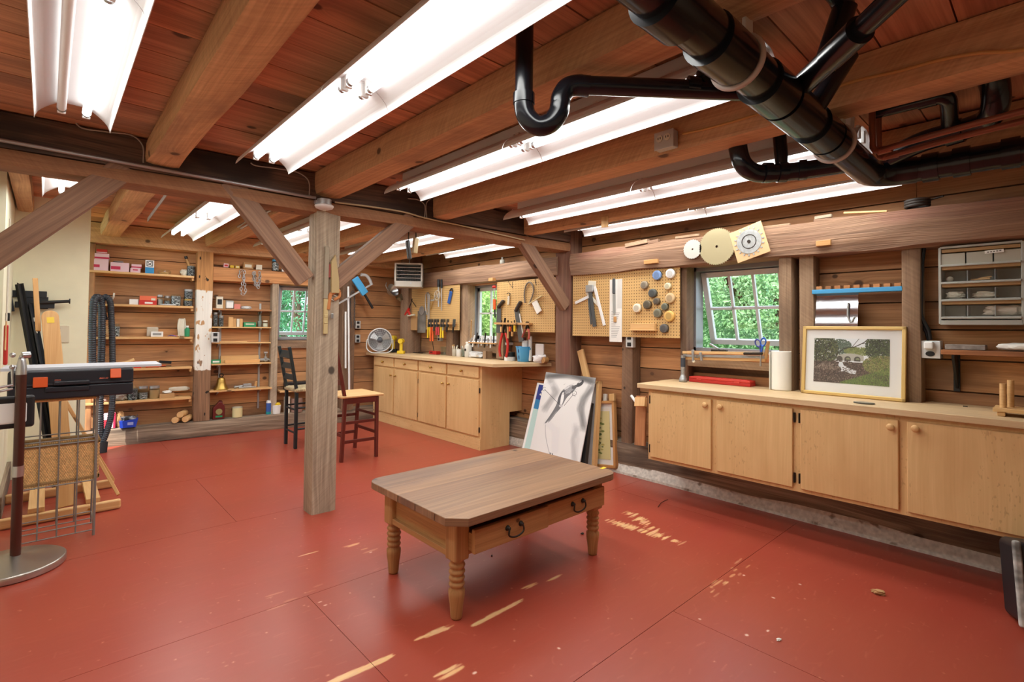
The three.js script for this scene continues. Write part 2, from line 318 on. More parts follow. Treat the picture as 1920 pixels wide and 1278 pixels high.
// sill timber, whitened foundation edge
struct('sill_beam', hewn(8.6, 0.22, 0.2, { amp: 0.009, seed: 5 }).rotateY(Math.PI / 2).translate(3.9, 0.17, -2.65), M.sill, 'weathered grey sill timber along the window wall');
{
  const g = prism([[3.775, -0.01], [3.775, 0.02], [3.8, 0.07], [3.82, 0.13], [3.9, 0.15], [3.9, -0.01]], 8.3).translate(0, 0, -6.55);
  const t = dataTex(512, 256, (u, v) => { const q = ss(0.6, 0.74, fbm(u, v, 14, 22, 90, 5)), s = 1 - 0.2 * fbm(u, v, 60, 60, 91, 2); const a = [232, 226, 216].map((x) => x * s), b = [110, 92, 78]; return a.map((x, i) => x * (1 - q * 0.75) + b[i] * q * 0.75); }, true, [1.1, 1.1]);
  struct('baseboard_right', uvm(g, 2), std({ map: t, bumpMap: t, bumpScale: 0.0015, roughness: 0.9 }), 'flaking white painted foundation edge at the floor');
}
// plates, wall posts, studs
struct('plate_beam', hewn(4.9, 0.225, 0.22, { amp: 0.011, seed: 9, f: 9, step: 0.05, shape: (x, y, z) => [x, y + (y < 0 ? -0.02 * ss(-1.5, 2.2, -x + 0) * 0 : 0) - 0.013 * ((-x + 2.45) / 4.9 - 0.5), z] }).rotateY(Math.PI / 2).translate(3.85, 1.9, -0.79), M.plate, 'hand hewn reddish plate timber above the counter with cupboards');
struct('plate_beam', hewn(3.1, 0.2, 0.2, { amp: 0.01, seed: 19, f: 9, step: 0.05 }).rotateY(Math.PI / 2).translate(3.86, 1.915, -4.98), M.plate, 'hand hewn reddish plate timber above the workbench');
const vert = (name, x0, x1, y0, y1, z0, z1, mat, label, amp = 0.004, seed = 3) => struct(name, hewn(y1 - y0, x1 - x0, z1 - z0, { amp, seed }).rotateZ(Math.PI / 2).translate((x0 + x1) / 2, (y0 + y1) / 2, (z0 + z1) / 2), mat, label);
M.purple = tint(M.plate, 0.74, 0.66, 0.68);
vert('wall_post', 3.78, 3.98, 0.05, 2.3, -3.47, -3.26, M.purple, 'purplish stained wall post where the tie beam meets the window wall', 0.006, 31);
{
  const s = (a, b, y0, y1, mat, label, x0 = 3.8) => { const z0 = atX(a, 600, x0).z, z1 = atX(b, 600, x0).z; vert('wall_stud', x0, WX, y0, y1, z0, z1, mat, label, 0.003, Math.round(a)); };
  s(1165, 1186, 0.2, 1.82, M.studDark, 'dark narrow stud behind the pegboard of round lids', 3.81);
  s(1275, 1287, 0.2, 1.82, M.studDark, 'dark stud between the round lid pegboard and the wide window', 3.82);
  s(1459, 1484, 0.2, 1.82, M.stud, 'rough stud beside the open wide window', 3.79);
  s(1498, 1526, 0.2, 1.82, M.stud, 'rough stud behind the framed landscape print', 3.81);
  s(1690, 1727, 0.2, 1.82, tint(M.stud, 0.82, 0.78, 0.76), 'brown stud between the framed print and the drawer organizer', 3.8);
  s(862, 877, 0.93, 1.84, tint(M.stud, 1.2, 1.2, 1.2), 'pale stud beside the narrow window over the workbench', 3.83);
  s(930, 944, 0.93, 1.24, M.stud, 'stud under the narrow window over the workbench', 3.82);
  s(836, 849, 0.9, 1.26, M.studDark, 'dark stud under the far pegboard', 3.82);
}
// ---- back wall, turned a little
const wallBack = new THREE.Group(); wallBack.name = 'wall_back'; wallBack.userData = { kind: 'structure', label: 'board end wall behind the shelves' };
wallBack.position.set(0, 0, BZ); wallBack.rotation.y = BA; scene.add(wallBack); wallBack.updateMatrixWorld();
const bl = (px, py, back = 0) => wallBack.worldToLocal(atB(px, py, back));
const wb = (lx, y, lz) => wallBack.localToWorld(V(lx, y, lz));   // local on the back wall -> world
const OB = { z0: bl(522, 580, 0.2).x - 0.02, z1: 2.76, y0: 1.1, y1: 1.82 };
{
  const q = (a, b, y0, y1) => bx(b - a, y1 - y0, 0.12, (a + b) / 2, (y0 + y1) / 2, -0.27, 0);
  part(wallBack, 'sheathing', [q(-0.8, OB.z0, -0.1, 2.45), q(OB.z1, 4.3, -0.1, 2.45), q(OB.z0, OB.z1, -0.1, OB.y0), q(OB.z0, OB.z1, OB.y1, 2.45)], M.studDark);
  const k = { n: 0 }; let y = 0.12;
  while (y < 2.33) {
    const hh = Math.min(rr(0.16, 0.215), 2.335 - y), y1 = y + hh;
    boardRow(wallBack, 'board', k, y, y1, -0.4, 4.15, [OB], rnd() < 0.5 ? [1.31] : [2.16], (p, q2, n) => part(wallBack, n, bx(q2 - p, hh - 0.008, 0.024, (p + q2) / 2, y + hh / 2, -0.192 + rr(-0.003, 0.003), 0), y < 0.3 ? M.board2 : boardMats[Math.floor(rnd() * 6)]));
    y = y1;
  }
}
const onBack = (name, L, h, w, lx, y, lz, mat, label, o) => { const m = struct(name, hewn(L, h, w, o), mat, label); m.position.copy(wb(lx, y, lz)); m.rotation.y = BA; return m; };
onBack('sill_beam', 4.3, 0.185, 0.2, 1.75, 0.088, -0.1, M.sill, 'weathered grey sill timber under the end wall shelves', { amp: 0.009, seed: 41 });
onBack('end_beam', 4.6, 0.225, 0.2, 1.8, 2.222, -0.12, M.joist, 'brown beam across the top of the end wall', { amp: 0.004, seed: 43 });
onBack('wall_girt', 1.32, 0.165, 0.16, bl(398, 515, 0.05).x + 0.63, 1.875, -0.115, M.board3, 'thick horizontal timber above the small window', { amp: 0.004, seed: 47 });
{ // posts and studs of the back wall
  const v = (name, a, b, y0, y1, front, w, mat, label, amp = 0.004) => { const l = bl(a, 620, front).x, r = bl(b, 620, front).x; const m = struct(name, hewn(y1 - y0, r - l, w, { amp, seed: Math.round(a) }).rotateZ(Math.PI / 2), mat, label); m.position.copy(wb((l + r) / 2, (y0 + y1) / 2, -front - w / 2)); m.rotation.y = BA; return m; };
  const pt = dataTex(1024, 256, (u, v2) => {       // u runs up the post: bare wood, flaked white paint, bare wood
    const n = (fbm(u, v2, 20, 8, 501, 4) - 0.5) * 0.03, edge = ss(0.0, 0.008, u - 0.295 - n) * ss(0.0, 0.008, 0.775 - u - n * 0.5);
    const fl = ss(0.69, 0.75, fbm(u, v2, 26, 12, 511, 3)), g = fbm(u, v2, 6, 30, 521, 3), kn = ss(0.76, 0.8, fbm(u, v2, 24, 7, 531, 3));
    const w2 = u < 0.4 ? [146, 110, 82] : [196, 142, 88], wd = w2.map((x) => x * (1.15 - 0.4 * g) * (1 - 0.75 * kn)), wt = [234, 232, 224].map((x) => x * (0.95 + 0.08 * g));
    const a = edge * (1 - fl * 0.85); return wd.map((x, i) => x * (1 - a) + wt[i] * a);
  });
  const pm = std({ map: pt, bumpMap: pt, bumpScale: 0.0015, roughness: 0.8 });
  const post = v('wall_post', 366, 398, 0.18, 2.12, 0.02, 0.17, pm, 'wooden post between the shelves with flaking white paint', 0.004);
  { const g = post.geometry, p = g.attributes.position, uv = g.attributes.uv; for (let i = 0; i < p.count; i++) uv.setXY(i, (p.getY(i) + 0.97) / 1.94, (p.getX(i) + p.getZ(i)) / 0.4 + 0.5); }
  v('wall_stud', 509, 522, 0.18, 1.8, 0.05, 0.13, M.grey, 'weathered stud between the bracket shelves and the small window');
  v('wall_stud', 160, 175, 0.15, 2.1, 0.02, 0.1, M.board, 'board upright closing the end of the long shelves', 0.002);
  v('wall_post', 641, 666, 0.1, 2.1, 0.0, 0.17, M.studDark, 'dark post beside the hanging chain and white tube');
  v('wall_stud', 588, 606, 0.18, 2.1, 0.05, 0.13, M.studDark, 'dark stud beside the small window');
}
vert('corner_post', 3.72, 3.95, 0.1, 2.3, -6.42, -6.2, tint(M.studDark, 0.9, 0.86, 0.9), 'dark purplish corner post behind the workbench', 0.006, 61);
// ---- plastered partition, left wall, wall behind the camera
const PZ = -5.8, PX1 = atZ(166, 560, PZ).x;
struct('wall_partition', bx(PX1 + 0.5, 2.34, 0.1, (PX1 - 0.5) / 2, 1.17, PZ - 0.05), M.cream, 'cream plaster partition beside the shelves');
struct('wall_left', [bx(0.12, 2.4, 1.4, -0.21 - 0.06, 1.2, -5.3), bx(0.12, 2.4, 6.5, -0.9, 1.2, -1.45), bx(0.64, 2.4, 0.1, -0.645, 1.2, -4.65)], M.cream, 'cream plaster wall beside the easel');
struct('wall_rear', bx(5.4, 2.5, 0.12, 1.6, 1.15, 1.76), M.cream, 'cream plaster wall facing the end wall');
struct('baseboard_left', bx(0.024, 0.15, 1.15, -0.198, 0.076, -5.22), M.sill, 'worn wooden baseboard under the cream wall');
// ---- timber frame: tie beam, post, knee braces, joists
{
  const tie = struct('tie_beam', hewn(4.75, 0.19, 0.2, { amp: 0.005, seed: 71, shape: (x, y, z) => [x, y - 0.018 * ss(-1.5, 2.2, x) - (y > 0 ? 0.03 * ss(1.2, 2.2, x) : 0), z] }), M.tie, 'dark old tie beam across the room');
  tie.position.set(1.5, 2.24, TZ + TS * 1.5 - 0.102); tie.rotation.y = TA;
  part(tie, 'lower_strip', hewn(4.75, 0.085, 0.196, { amp: 0.004, seed: 73, shape: (x, y, z) => [x, y - 0.135 - 0.02 * ss(-1.5, 2.2, x), z] }), tint(M.joist, 0.5, 0.4, 0.36), 'redder lower edge of the tie beam');
}
{
  const post = struct('centre_post', hewn(2.08, 0.178, 0.165, { amp: 0.004, seed: 81, step: 0.05 }).rotateZ(Math.PI / 2), M.grey, 'weathered grey timber post standing in the middle of the floor');
  post.position.set(1.43, 1.04, -3.52); post.rotation.y = TA * 0.4;
}
{
  const br = (a, b, w, label) => struct('knee_brace', bar(a, b, 0.075, w, V(0, 0, 1).cross(b.clone().sub(a)).normalize(), 0.006), M.brace, label);
  const mid = (p, q) => p.clone().add(q).multiplyScalar(0.5);
  const B = 0.045;
  br(atT(-60, 512, B), atT(238, 314, B), 0.125, 'knee brace rising from the cream wall side to the tie beam');
  br(atT(572, 526, B), atT(428, 340, B), 0.125, 'knee brace from the grey post up beside the white ceiling detector');
  br(atT(622, 530, B), atT(772, 408, B), 0.12, 'knee brace from the grey post up towards the window wall');
  br(atT(1060, 575, B), atT(978, 448, B), 0.12, 'orange brown knee brace from the wall post to the tie beam end');
}
{
  const JX = [[-0.19, 2.2], [0.47, 2.19], [1.413, 2.172], [2.325, 2.15], [3.26, 2.135], [4.02, 2.13]];
  JX.forEach(([x, y], i) => {
    const w = [0.1, 0.165, 0.178, 0.165, 0.15, 0.13][i], h = CEIL - y;
    const m = struct('ceiling_joist', hewn(i ? 8.7 : 2.1, h, w, { amp: i === 1 ? 0.009 : 0.005, seed: 100 + i, f: 5 }).rotateY(Math.PI / 2), i % 2 ? M.joist : M.joist2, ['joist against the cream wall', 'rough joist between the first two light rows', 'joist running over the grey post', 'joist carrying the metal outlet box', 'joist carrying the small hanging wood tag', 'joist over the plate timber'][i] + ', reddish brown sawn timber');
    m.position.set(x + (i === 0 ? 0.04 : 0), y + h / 2, i ? -2.65 : -4.75);
  });
}
// ================================================================== FLUORESCENT LIGHTS
function reflectorShape(w) {                        // thin folded sheet, across x, open below
  const h = 0.082, out = [], inn = [];
  for (let i = 0; i <= 8; i++) { const t = i / 8, x = lerp(w / 2, 0.052, t), y = h * Math.pow(t, 0.62); out.push([x, y]); inn.push([x - 0.001, y - 0.0025]); }
  const R = [[w / 2 + 0.002, -0.012], ...out, [0.034, h + 0.004]], L = R.map(([x, y]) => [-x, y]).reverse();
  const Ri = [[w / 2 - 0.0005, -0.012], ...inn, [0.034, h + 0.001]], Li = Ri.map(([x, y]) => [-x, y]).reverse();
  return [...L.slice().reverse().reverse(), ...[]].concat([]).length ? [...R, ...L, ...Li.slice().reverse(), ...Ri.slice().reverse()] : [];
}
function fluorescent(x, y, z0, z1, label, o = {}) {
  const { w = 0.285, dim = false, ry = 0, wires = true } = o;
  const L = z1 - z0, t = thing('fluorescent_light', label, 'light', [x, y, (z0 + z1) / 2], ry, 'fluorescent ceiling lights');
  const n = L > 1.6 ? 2 : 1, seg = L / n;
  for (let i = 0; i < n; i++) {
    const a = -L / 2 + i * seg, c = a + seg / 2;
    const g = prism(reflectorShape(w), seg - 0.004).translate(0, 0, a + 0.002);
    const r = part(t, 'reflector', g, M.whiteMetal);
    part(t, 'tube', [rod([-0.043, 0.045, a + 0.03], [-0.043, 0.045, a + seg - 0.03], 0.0165, 14)], dim ? M.tubeDim : M.tubeGlow);
    part(t, 'tube', [rod([0.043, 0.045, a + 0.03], [0.043, 0.045, a + seg - 0.03], 0.0165, 14)], M.tubeGlow);
    for (const s of [-1, 1]) for (const e of [a + 0.018, a + seg - 0.018]) {
      const k = part(t, 'socket', rb(0.03, 0.062, 0.016, 0.043 * s, 0.058, e, 0.004), M.white);
      part(k, 'tube_cap', rod([0.043 * s, 0.045, e - 0.012 * Math.sign(e - c)], [0.043 * s, 0.045, e - 0.03 * Math.sign(e - c)], 0.0172, 12), M.steel);
    }
  }
  part(t, 'channel', rb(0.07, CEIL - y - 0.088, L - 0.1, 0, 0.088 + (CEIL - y - 0.088) / 2 - 0.002, 0, 0.006), M.whiteMetal);
  const a = new THREE.RectAreaLight(LAMP_COLOR, LAMP, 0.2, L - 0.06);
  a.position.set(0, 0.014, 0); a.rotation.x = -Math.PI / 2; t.add(a);
  return t;
}
fluorescent(0.07, 2.2, -3.07, -0.65, 'long fluorescent light with one dim tube along the cream wall', { dim: true, w: 0.262 });
fluorescent(0.905, 2.2, -3.14, -0.72, 'long fluorescent light between the rough joist and the joist over the grey post');
fluorescent(1.805, 2.19, -3.1, -0.68, 'long fluorescent light crossed by the black drain trap');
fluorescent(2.83, 2.16, -3.04, -0.62, 'long fluorescent light beside the joist with the metal outlet box');
fluorescent(3.565, 2.16, -3.04, -0.63, 'long fluorescent light running above the saw blades on the plate timber');
fluorescent(0.1, 2.2, -4.98, -3.82, 'short fluorescent light near the cream partition');
fluorescent(1.0, 2.19, -6.35, -3.93, 'long fluorescent light pointing at the white painted post');
fluorescent(1.87, 2.19, -6.3, -3.88, 'long fluorescent light pointing at the wall of chains');
fluorescent(2.8, 2.17, -6.22, -3.8, 'long fluorescent light above the dark chair and the heater');
fluorescent(3.5, 2.15, -5.2, -3.78, 'fluorescent light above the workbench');

// ================================================================== CABLES AND CONDUIT ON THE TIE BEAM
{
  const B = -0.014;
  single('conduit', 'grey metal conduit along the dark tie beam', 'conduit', rod(atT(-40, 255, B), atT(592, 371, B), 0.0105, 12), M.galv);
  const p = atT(608, 381, -0.05);
  const d = thing('ceiling_detector', 'round white detector on a round metal box over the grey post', 'detector', p);
  part(d, 'metal_box', [cyl(0.047, 0.047, 0.042, 0, 0.004, 0, 24), bx(0.03, 0.02, 0.03, -0.05, 0.0, 0)], M.galv);
  part(d, 'cover', lathe([[0, -0.046], [0.03, -0.044], [0.055, -0.034], [0.062, -0.022], [0.06, -0.014], [0.03, -0.012], [0, -0.012]], 32), M.white);
  part(d, 'sensor_button', cyl(0.012, 0.012, 0.006, 0, -0.047, 0, 16), M.offWhite);
  const W = M.offWhite;
  single('cable', 'cream cable stapled along the tie beam towards the window wall', 'cable', tube([[628, 379], [700, 388], [760, 398], [795, 408], [870, 424], [940, 440], [984, 450]].map(([a, b]) => atT(a, b, B)), 0.006, 60), col(196, 178, 140, 0.6));
  const loop = (pts, label) => single('light_cable', label, 'cable', tube(pts.map(([a, b, k = -0.006]) => atT(a, b, k)), 0.0042, 70), col(170, 160, 150, 0.6), [0, 0, 0], 0, 'cables feeding the lights');
  loop([[138, 222], [150, 238], [200, 247], [250, 255], [267, 272], [269, 305]], 'grey cable looping from the light with one dim tube down the tie beam');
  loop([[470, 305], [475, 309], [520, 316], [560, 324], [578, 338], [580, 372]], 'grey cable looping down the tie beam beside the grey post');
  loop([[765, 372], [785, 375], [796, 384], [796, 410]], 'grey cable looping down the tie beam to the cream cable');
  loop([[800, 408], [800, 380], [815, 369], [830, 366]], 'grey cable rising off the cream cable to the joist');
}

// ================================================================== PIPES UNDER THE CEILING
const PY = 2.06, PZc = -0.632;
const drains = thing('drain_pipes', 'glossy black drain pipes with a trap and hanger rings below the joists', 'pipe');
const hub = (a, b, r) => rod(a, b, r, 28);
{
  const t = drains;
  part(t, 'pipe', [rod([0.75, PY + 0.01, PZc], [2.92, PY, PZc], 0.063, 32)], M.abs);
  for (const [a, b] of [[1.02, 1.14], [1.28, 1.44], [1.62, 1.78], [1.8, 2.02], [2.1, 2.26], [2.28, 2.36]]) part(t, 'coupling', hub([a, PY, PZc], [b, PY, PZc], 0.0725), M.abs);
  for (const x of [1.46, 2.39]) {
    const h = part(t, 'hanger_ring', new THREE.TorusGeometry(0.073, 0.009, 10, 40).rotateY(Math.PI / 2).translate(x, PY, PZc), col(196, 186, 180, 0.5));
    part(h, 'hanger_bracket', [rb(0.05, 0.11, 0.012, x, PY + 0.1, PZc + 0.03, 0.003), rb(0.05, 0.012, 0.08, x, PY + 0.145, PZc, 0.003)], col(214, 206, 196, 0.5));
  }
  const bend = tube([[2.88, PY, PZc], [2.97, PY, PZc + 0.01], [3.03, PY, PZc + 0.07], [3.05, PY, PZc + 0.17]], 0.062, 24, 24);
  part(t, 'elbow', bend, M.abs);
  part(t, 'pipe', rod([3.05, PY, PZc + 0.15], [3.06, PY, -0.12], 0.058, 28), M.abs);
  for (const [a, b] of [[-0.44, -0.38], [-0.33, -0.27], [-0.17, -0.11]]) part(t, 'coupling', hub([3.055, PY, a], [3.055, PY, b], 0.067), M.abs);
  part(t, 'elbow', tube([[3.06, PY, -0.12], [3.06, PY - 0.005, -0.06], [3.06, PY - 0.05, 0], [3.06, PY - 0.12, 0.06]], 0.06, 24, 24), M.abs);
  part(t, 'riser', [rod([3.06, PY - 0.12, 0.06], [3.06, 0, 0.5], 0.058, 24)], M.abs);
}
{
  const t = drains;
  const r = 0.031, x = 1.19, z = -1.245, d = V(0.736, 0, 0.677);
  const at = (k, y) => [x + d.x * k, y, z + d.z * k];
  part(t, 'drop_pipe', rod(at(0, CEIL + 0.01), at(0, 2.06), r, 24), M.abs);
  part(t, 'trap_bend', tube([at(0, 2.075), at(0, 2.045), at(0.012, 2.005), at(0.05, 1.975), at(0.09, 1.985), at(0.118, 2.02), at(0.125, 2.05)], 0.0345, 48, 22), M.abs);
  part(t, 'trap_nut', [hub(at(0, 2.05), at(0, 2.085), 0.0375)], M.abs);
  part(t, 'upper_bend', tube([at(0.125, 2.045), at(0.128, 2.075), at(0.15, 2.108), at(0.185, 2.118), at(0.2, 2.118)], 0.0345, 30, 22), M.abs);
  part(t, 'branch_pipe', rod(at(0.195, 2.118), at(0.86, 2.1), r, 24), M.abs);
  for (const [a, b] of [[0.185, 0.225], [0.56, 0.6], [0.655, 0.685], [0.72, 0.76]]) part(t, 'coupling', hub(at(a, 2.1175), at(b, 2.114), 0.035), M.abs);
  part(t, 'vent_stub', [rod(at(0.63, 2.11), at(0.63, 2.172), 0.031, 20), hub(at(0.63, 2.145), at(0.63, 2.17), 0.036)], M.abs);
}
{
  const t = drains;
  const a = V(1.87, PY + 0.04, PZc + 0.02), b = V(1.45, 2.11, -0.2), c = a.clone().lerp(b, 0.42), e = a.clone().lerp(b, 0.6), f = a.clone().lerp(b, 0.3), q = a.clone().lerp(b, 0.36);
  part(t, 'pipe', rod(a, V(1.05, 2.14, 0.22), 0.03, 24), M.abs);
  part(t, 'coupling', hub(a, c, 0.037), M.abs); part(t, 'coupling', hub(q, e, 0.04), M.abs);
  part(t, 'branch', [rod([1.78, 2.1, -0.5], [1.78, 2.28, -0.44], 0.034, 20), tube([[1.78, 2.26, -0.44], [1.77, 2.3, -0.45], [1.7, 2.315, -0.46], [1.55, 2.315, -0.46]], 0.03, 24, 16), rod([2.0, 2.06, -0.6], [2.06, 2.26, -0.5], 0.034, 20)], M.abs);
}
{
  const t = drains;
  const A = V(2.42, 2.06, -1.02), B = V(2.62, 2.045, -1.0), C = V(2.64, 2.045, -0.85), D = V(2.66, 2.05, -0.66);
  part(t, 'pipe', tube([V(2.42, 2.3, -1.05), V(2.42, 2.14, -1.04), V(2.43, 2.07, -1.02), V(2.5, 2.04, -0.99), V(2.58, 2.04, -0.9), V(2.64, 2.045, -0.78), V(2.68, 2.05, -0.66)], 0.042, 60, 22), M.abs);
  part(t, 'riser', rod([2.58, 2.05, -0.9], [2.58, 2.33, -0.92], 0.03, 20), M.abs);
  for (const [p, q] of [[[2.52, 2.04, -0.965], [2.545, 2.04, -0.94]], [[2.565, 2.04, -0.915], [2.59, 2.04, -0.885]], [[2.61, 2.043, -0.84], [2.625, 2.044, -0.81]]]) part(t, 'coupling', hub(p, q, 0.0475), M.abs);
}
{
  const t = drains;
  part(t, 'small_pipe', [rod([2.68, 2.25, -0.55], [2.68, 2.25, -0.36], 0.026, 18), tube([V(2.68, 2.25, -0.37), V(2.68, 2.25, -0.33), V(2.7, 2.24, -0.31), V(2.76, 2.22, -0.31), V(2.86, 2.19, -0.32)], 0.03, 24, 18), hub([2.68, 2.25, -0.4], [2.68, 2.25, -0.34], 0.032)], M.abs);
  part(t, 'large_bend', [tube([V(2.72, 2.36, -0.18), V(2.73, 2.28, -0.17), V(2.78, 2.2, -0.17), V(2.86, 2.17, -0.2), V(2.9, 2.16, -0.28), V(2.92, 2.15, -0.42), V(2.96, 2.12, -0.55)], 0.046, 50, 22), hub([2.72, 2.3, -0.18], [2.725, 2.35, -0.18], 0.054), hub([2.9, 2.16, -0.28], [2.91, 2.155, -0.34], 0.052)], M.abs);
}
{
  const t = thing('copper_pipes', 'pair of brown copper water pipes bending along the black drain', 'pipe');
  for (const [x, y, z, dz] of [[2.62, 2.06, -0.548, 0], [2.72, 2.055, -0.546, 0.01]]) part(t, 'pipe', tube([V(x, CEIL, z), V(x, y + 0.06, z), V(x, y + 0.012, z + 0.004), V(x - 0.002, y, z + 0.02), V(x - 0.02, y, z + 0.08), V(x - 0.07, y, -0.3), V(x - 0.16, y, 0.15), V(x - 0.2, y, 0.6)], 0.0125, 90, 14), M.copper);
  for (const [x, z] of [[2.62, -0.528], [2.72, -0.526]]) part(t, 'fitting', rod([x, 2.058, z], [x - 0.006, 2.058, z + 0.05], 0.0165, 14), M.copper);
}
// metal outlet box and its cable on a joist, wood tag
{
  const X = 2.236, p = atX(1245, 262, X - 0.045);
  const t = thing('outlet_box', 'square metal outlet box with two cream sockets on the joist', 'outlet', p, -Math.PI / 2 + 0.0);
  part(t, 'metal_box', rb(0.102, 0.085, 0.045, 0, 0, -0.022, 0.006), col(188, 188, 184, 0.45, 0.25));
  part(t, 'cover_plate', rb(0.104, 0.088, 0.004, 0, 0, 0.002, 0.002), col(204, 204, 200, 0.4, 0.25));
  for (const s of [-1, 1]) { const k = part(t, 'socket', cyl(0.017, 0.017, 0.006, 0.021 * s, 0.008, 0.006, 20).rotateX(0), M.offWhite); k.geometry.dispose(); k.geometry = cyl(0.017, 0.017, 0.006, 0, 0, 0, 20).rotateX(Math.PI / 2).translate(0.021 * s, 0.008, 0.006); part(k, 'slot', [bx(0.003, 0.01, 0.002, 0.021 * s - 0.006, 0.009, 0.0098), bx(0.003, 0.01, 0.002, 0.021 * s + 0.006, 0.009, 0.0098)], M.black); }
  t.rotation.y = -Math.PI / 2;
  const c = [[1280, 251], [1330, 240], [1450, 205], [1600, 153], [1690, 132], [1760, 113], [1830, 100], [1925, 92]].map(([a, b]) => atX(a, b, X - 0.006));
  c.push(c[c.length - 1].clone().add(V(0, 0.01, 0.5)));
  single('joist_cable', 'orange brown cable running along the joist from the metal outlet box', 'cable', tube(c, 0.006, 90), col(206, 158, 92, 0.6));
}
single('wood_tag', 'small pale wood tag nailed under a joist', 'wood block', rb(0.055, 0.085, 0.012, 0, 0, 0, 0.002, 1), M.pine, atX(1134, 416, 3.175), -1.2);
single('metal_strap', 'grey perforated metal strip along the side of a back joist', 'metal strip', bar(atX(317, 357, 0.562), atX(277, 412, 0.562), 0.004, 0.03, V(0, 1, 0)), M.galv);
{ const t = thing('spare_tube_rods', 'two bright metal rods clipped beside a joist past the tie beam', 'metal rods'); for (const [a, b] of [[[523, 384], [452, 428]], [[515, 382], [446, 425]]]) part(t, 'rod', rod(atX(...a, 1.29), atX(...b, 1.29), 0.009, 12), M.steel); }
// ================================================================== COFFEE TABLE
{
  const x0 = 1.268, x1 = 2.408, z0 = -2.495, z1 = -1.713, H = 0.47, T = 0.036;
  const t = thing('coffee_table', 'low brown pine coffee table with turned legs and two drawers pulled ajar', 'table', [(x0 + x1) / 2, 0, (z0 + z1) / 2]);
  const W = x1 - x0, D = z1 - z0, hx = W / 2, hz = D / 2, c = 0.07;
  const arc = (cx, cz, a0) => { const o = []; for (let i = 0; i <= 8; i++) { const a = a0 + i / 8 * Math.PI / 2; o.push([cx + c * Math.cos(a), cz + c * Math.sin(a)]); } return o; };
  // outline in x and depth v = -z; strips along x
  const cuts = [-hz, -0.245, -0.085, 0.07, 0.215, hz];
  const mats = [tint(M.tableTop, 1, 0.97, 0.93), M.tableTop, tint(M.tableTop, 0.86, 0.82, 0.82), tint(M.tableTop, 1.08, 1.05, 1.02), tint(M.tableTop, 0.95, 0.93, 0.92)];
  for (let i = 0; i < 5; i++) {
    const a = cuts[i] + 0.0008, b = cuts[i + 1] - 0.0008;
    let pts = [[-hx, a], [hx, a], [hx, b], [-hx, b]];
    if (i === 0) pts = [[-hx, -hz + c], [-hx + c * 1.0, -hz], ...arc(hx - c, -hz + c, -Math.PI / 2), [hx, b], [-hx, b]];
    if (i === 4) pts = [[-hx, a], [hx, a], ...arc(hx - c, hz - c, 0), ...arc(-hx + c, hz - c, Math.PI / 2)];
    const g = prism(pts, T - 0.006, 0.003).rotateX(-Math.PI / 2).translate(0, H - T + 0.003, 0);
    part(t, 'top_plank', uvm(g, 0), mats[i]);
  }
  const lx = 0.478, lz = 0.275, leg = lathe([[0, 0], [0.022, 0], [0.026, 0.01], [0.03, 0.06], [0.036, 0.1], [0.037, 0.125], [0.027, 0.136], [0.033, 0.145], [0.036, 0.152], [0.033, 0.16], [0.027, 0.166], [0.033, 0.172], [0.036, 0.179], [0.033, 0.187], [0.027, 0.193], [0.033, 0.199], [0.037, 0.206], [0.033, 0.214], [0.027, 0.22], [0.033, 0.226], [0.037, 0.234], [0.033, 0.242], [0.028, 0.25], [0.04, 0.268], [0.03, 0.275], [0, 0.275]], 32);
  for (const [sx, sz] of [[-1, 1], [1, 1], [-1, -1], [1, -1]]) part(t, 'leg', [uvm(leg.clone(), 1).translate(lx * sx, 0, lz * sz + 0.01), rb(0.078, 0.176, 0.078, lx * sx, 0.348, lz * sz + 0.01, 0.008, 1)], M.tableWood);
  const zc = 0.01;
  for (const s of [-1, 1]) { // end panels with frame
    const p = part(t, 'end_panel', bx(0.014, 0.14, 0.48, (lx + 0.005) * s, 0.36, zc, 2), M.tableWood);
    part(p, 'rail', [rb(0.03, 0.028, 0.48, (lx + 0.018) * s, 0.282, zc, 0.003, 2), rb(0.03, 0.022, 0.48, (lx + 0.018) * s, 0.423, zc, 0.003, 2)], M.tableWood);
  }
  part(t, 'back_apron', bx(0.88, 0.16, 0.018, 0, 0.355, -lz + zc, 0), M.tableWood);
  part(t, 'bottom_board', bx(0.9, 0.012, 0.5, 0, 0.28, zc, 0), M.tableWood);
  part(t, 'drawer_rail', [rb(0.88, 0.02, 0.03, 0, 0.283, lz + zc + 0.012, 0.003, 0)], M.tableWood);
  [[-0.2245, 0.03], [0.2465, 0.018]].forEach(([x, out], i) => {
    const f = lz + zc + 0.062 + out - 0.02;
    const d = part(t, 'drawer', [rb(0.468, 0.105, 0.022, x + 0.012, 0.345, f, 0.004, 0), bx(0.44, 0.012, 0.3, x, 0.305, f - 0.16, 0), bx(0.012, 0.075, 0.3, x - 0.215, 0.34, f - 0.16, 2), bx(0.012, 0.075, 0.3, x + 0.215, 0.34, f - 0.16, 2)], M.tableWood);
    const hy = 0.36, hxx = x + 0.012;
    const h = part(d, 'handle', [tube([[hxx - 0.042, hy, f + 0.012], [hxx - 0.044, hy - 0.004, f + 0.026], [hxx - 0.046, hy - 0.028, f + 0.028], [hxx - 0.02, hy - 0.042, f + 0.028], [hxx + 0.02, hy - 0.042, f + 0.028], [hxx + 0.046, hy - 0.028, f + 0.028], [hxx + 0.044, hy - 0.004, f + 0.026], [hxx + 0.042, hy, f + 0.012]], 0.0042, 60, 10), ...[-1, 1].map((s) => lathe([[0, 0], [0.013, 0], [0.012, 0.005], [0.006, 0.008], [0.008, 0.016], [0, 0.018]], 16).rotateX(Math.PI / 2).translate(hxx + 0.042 * s, hy, f + 0.011))], M.iron, 'dark iron bail handle');
  });
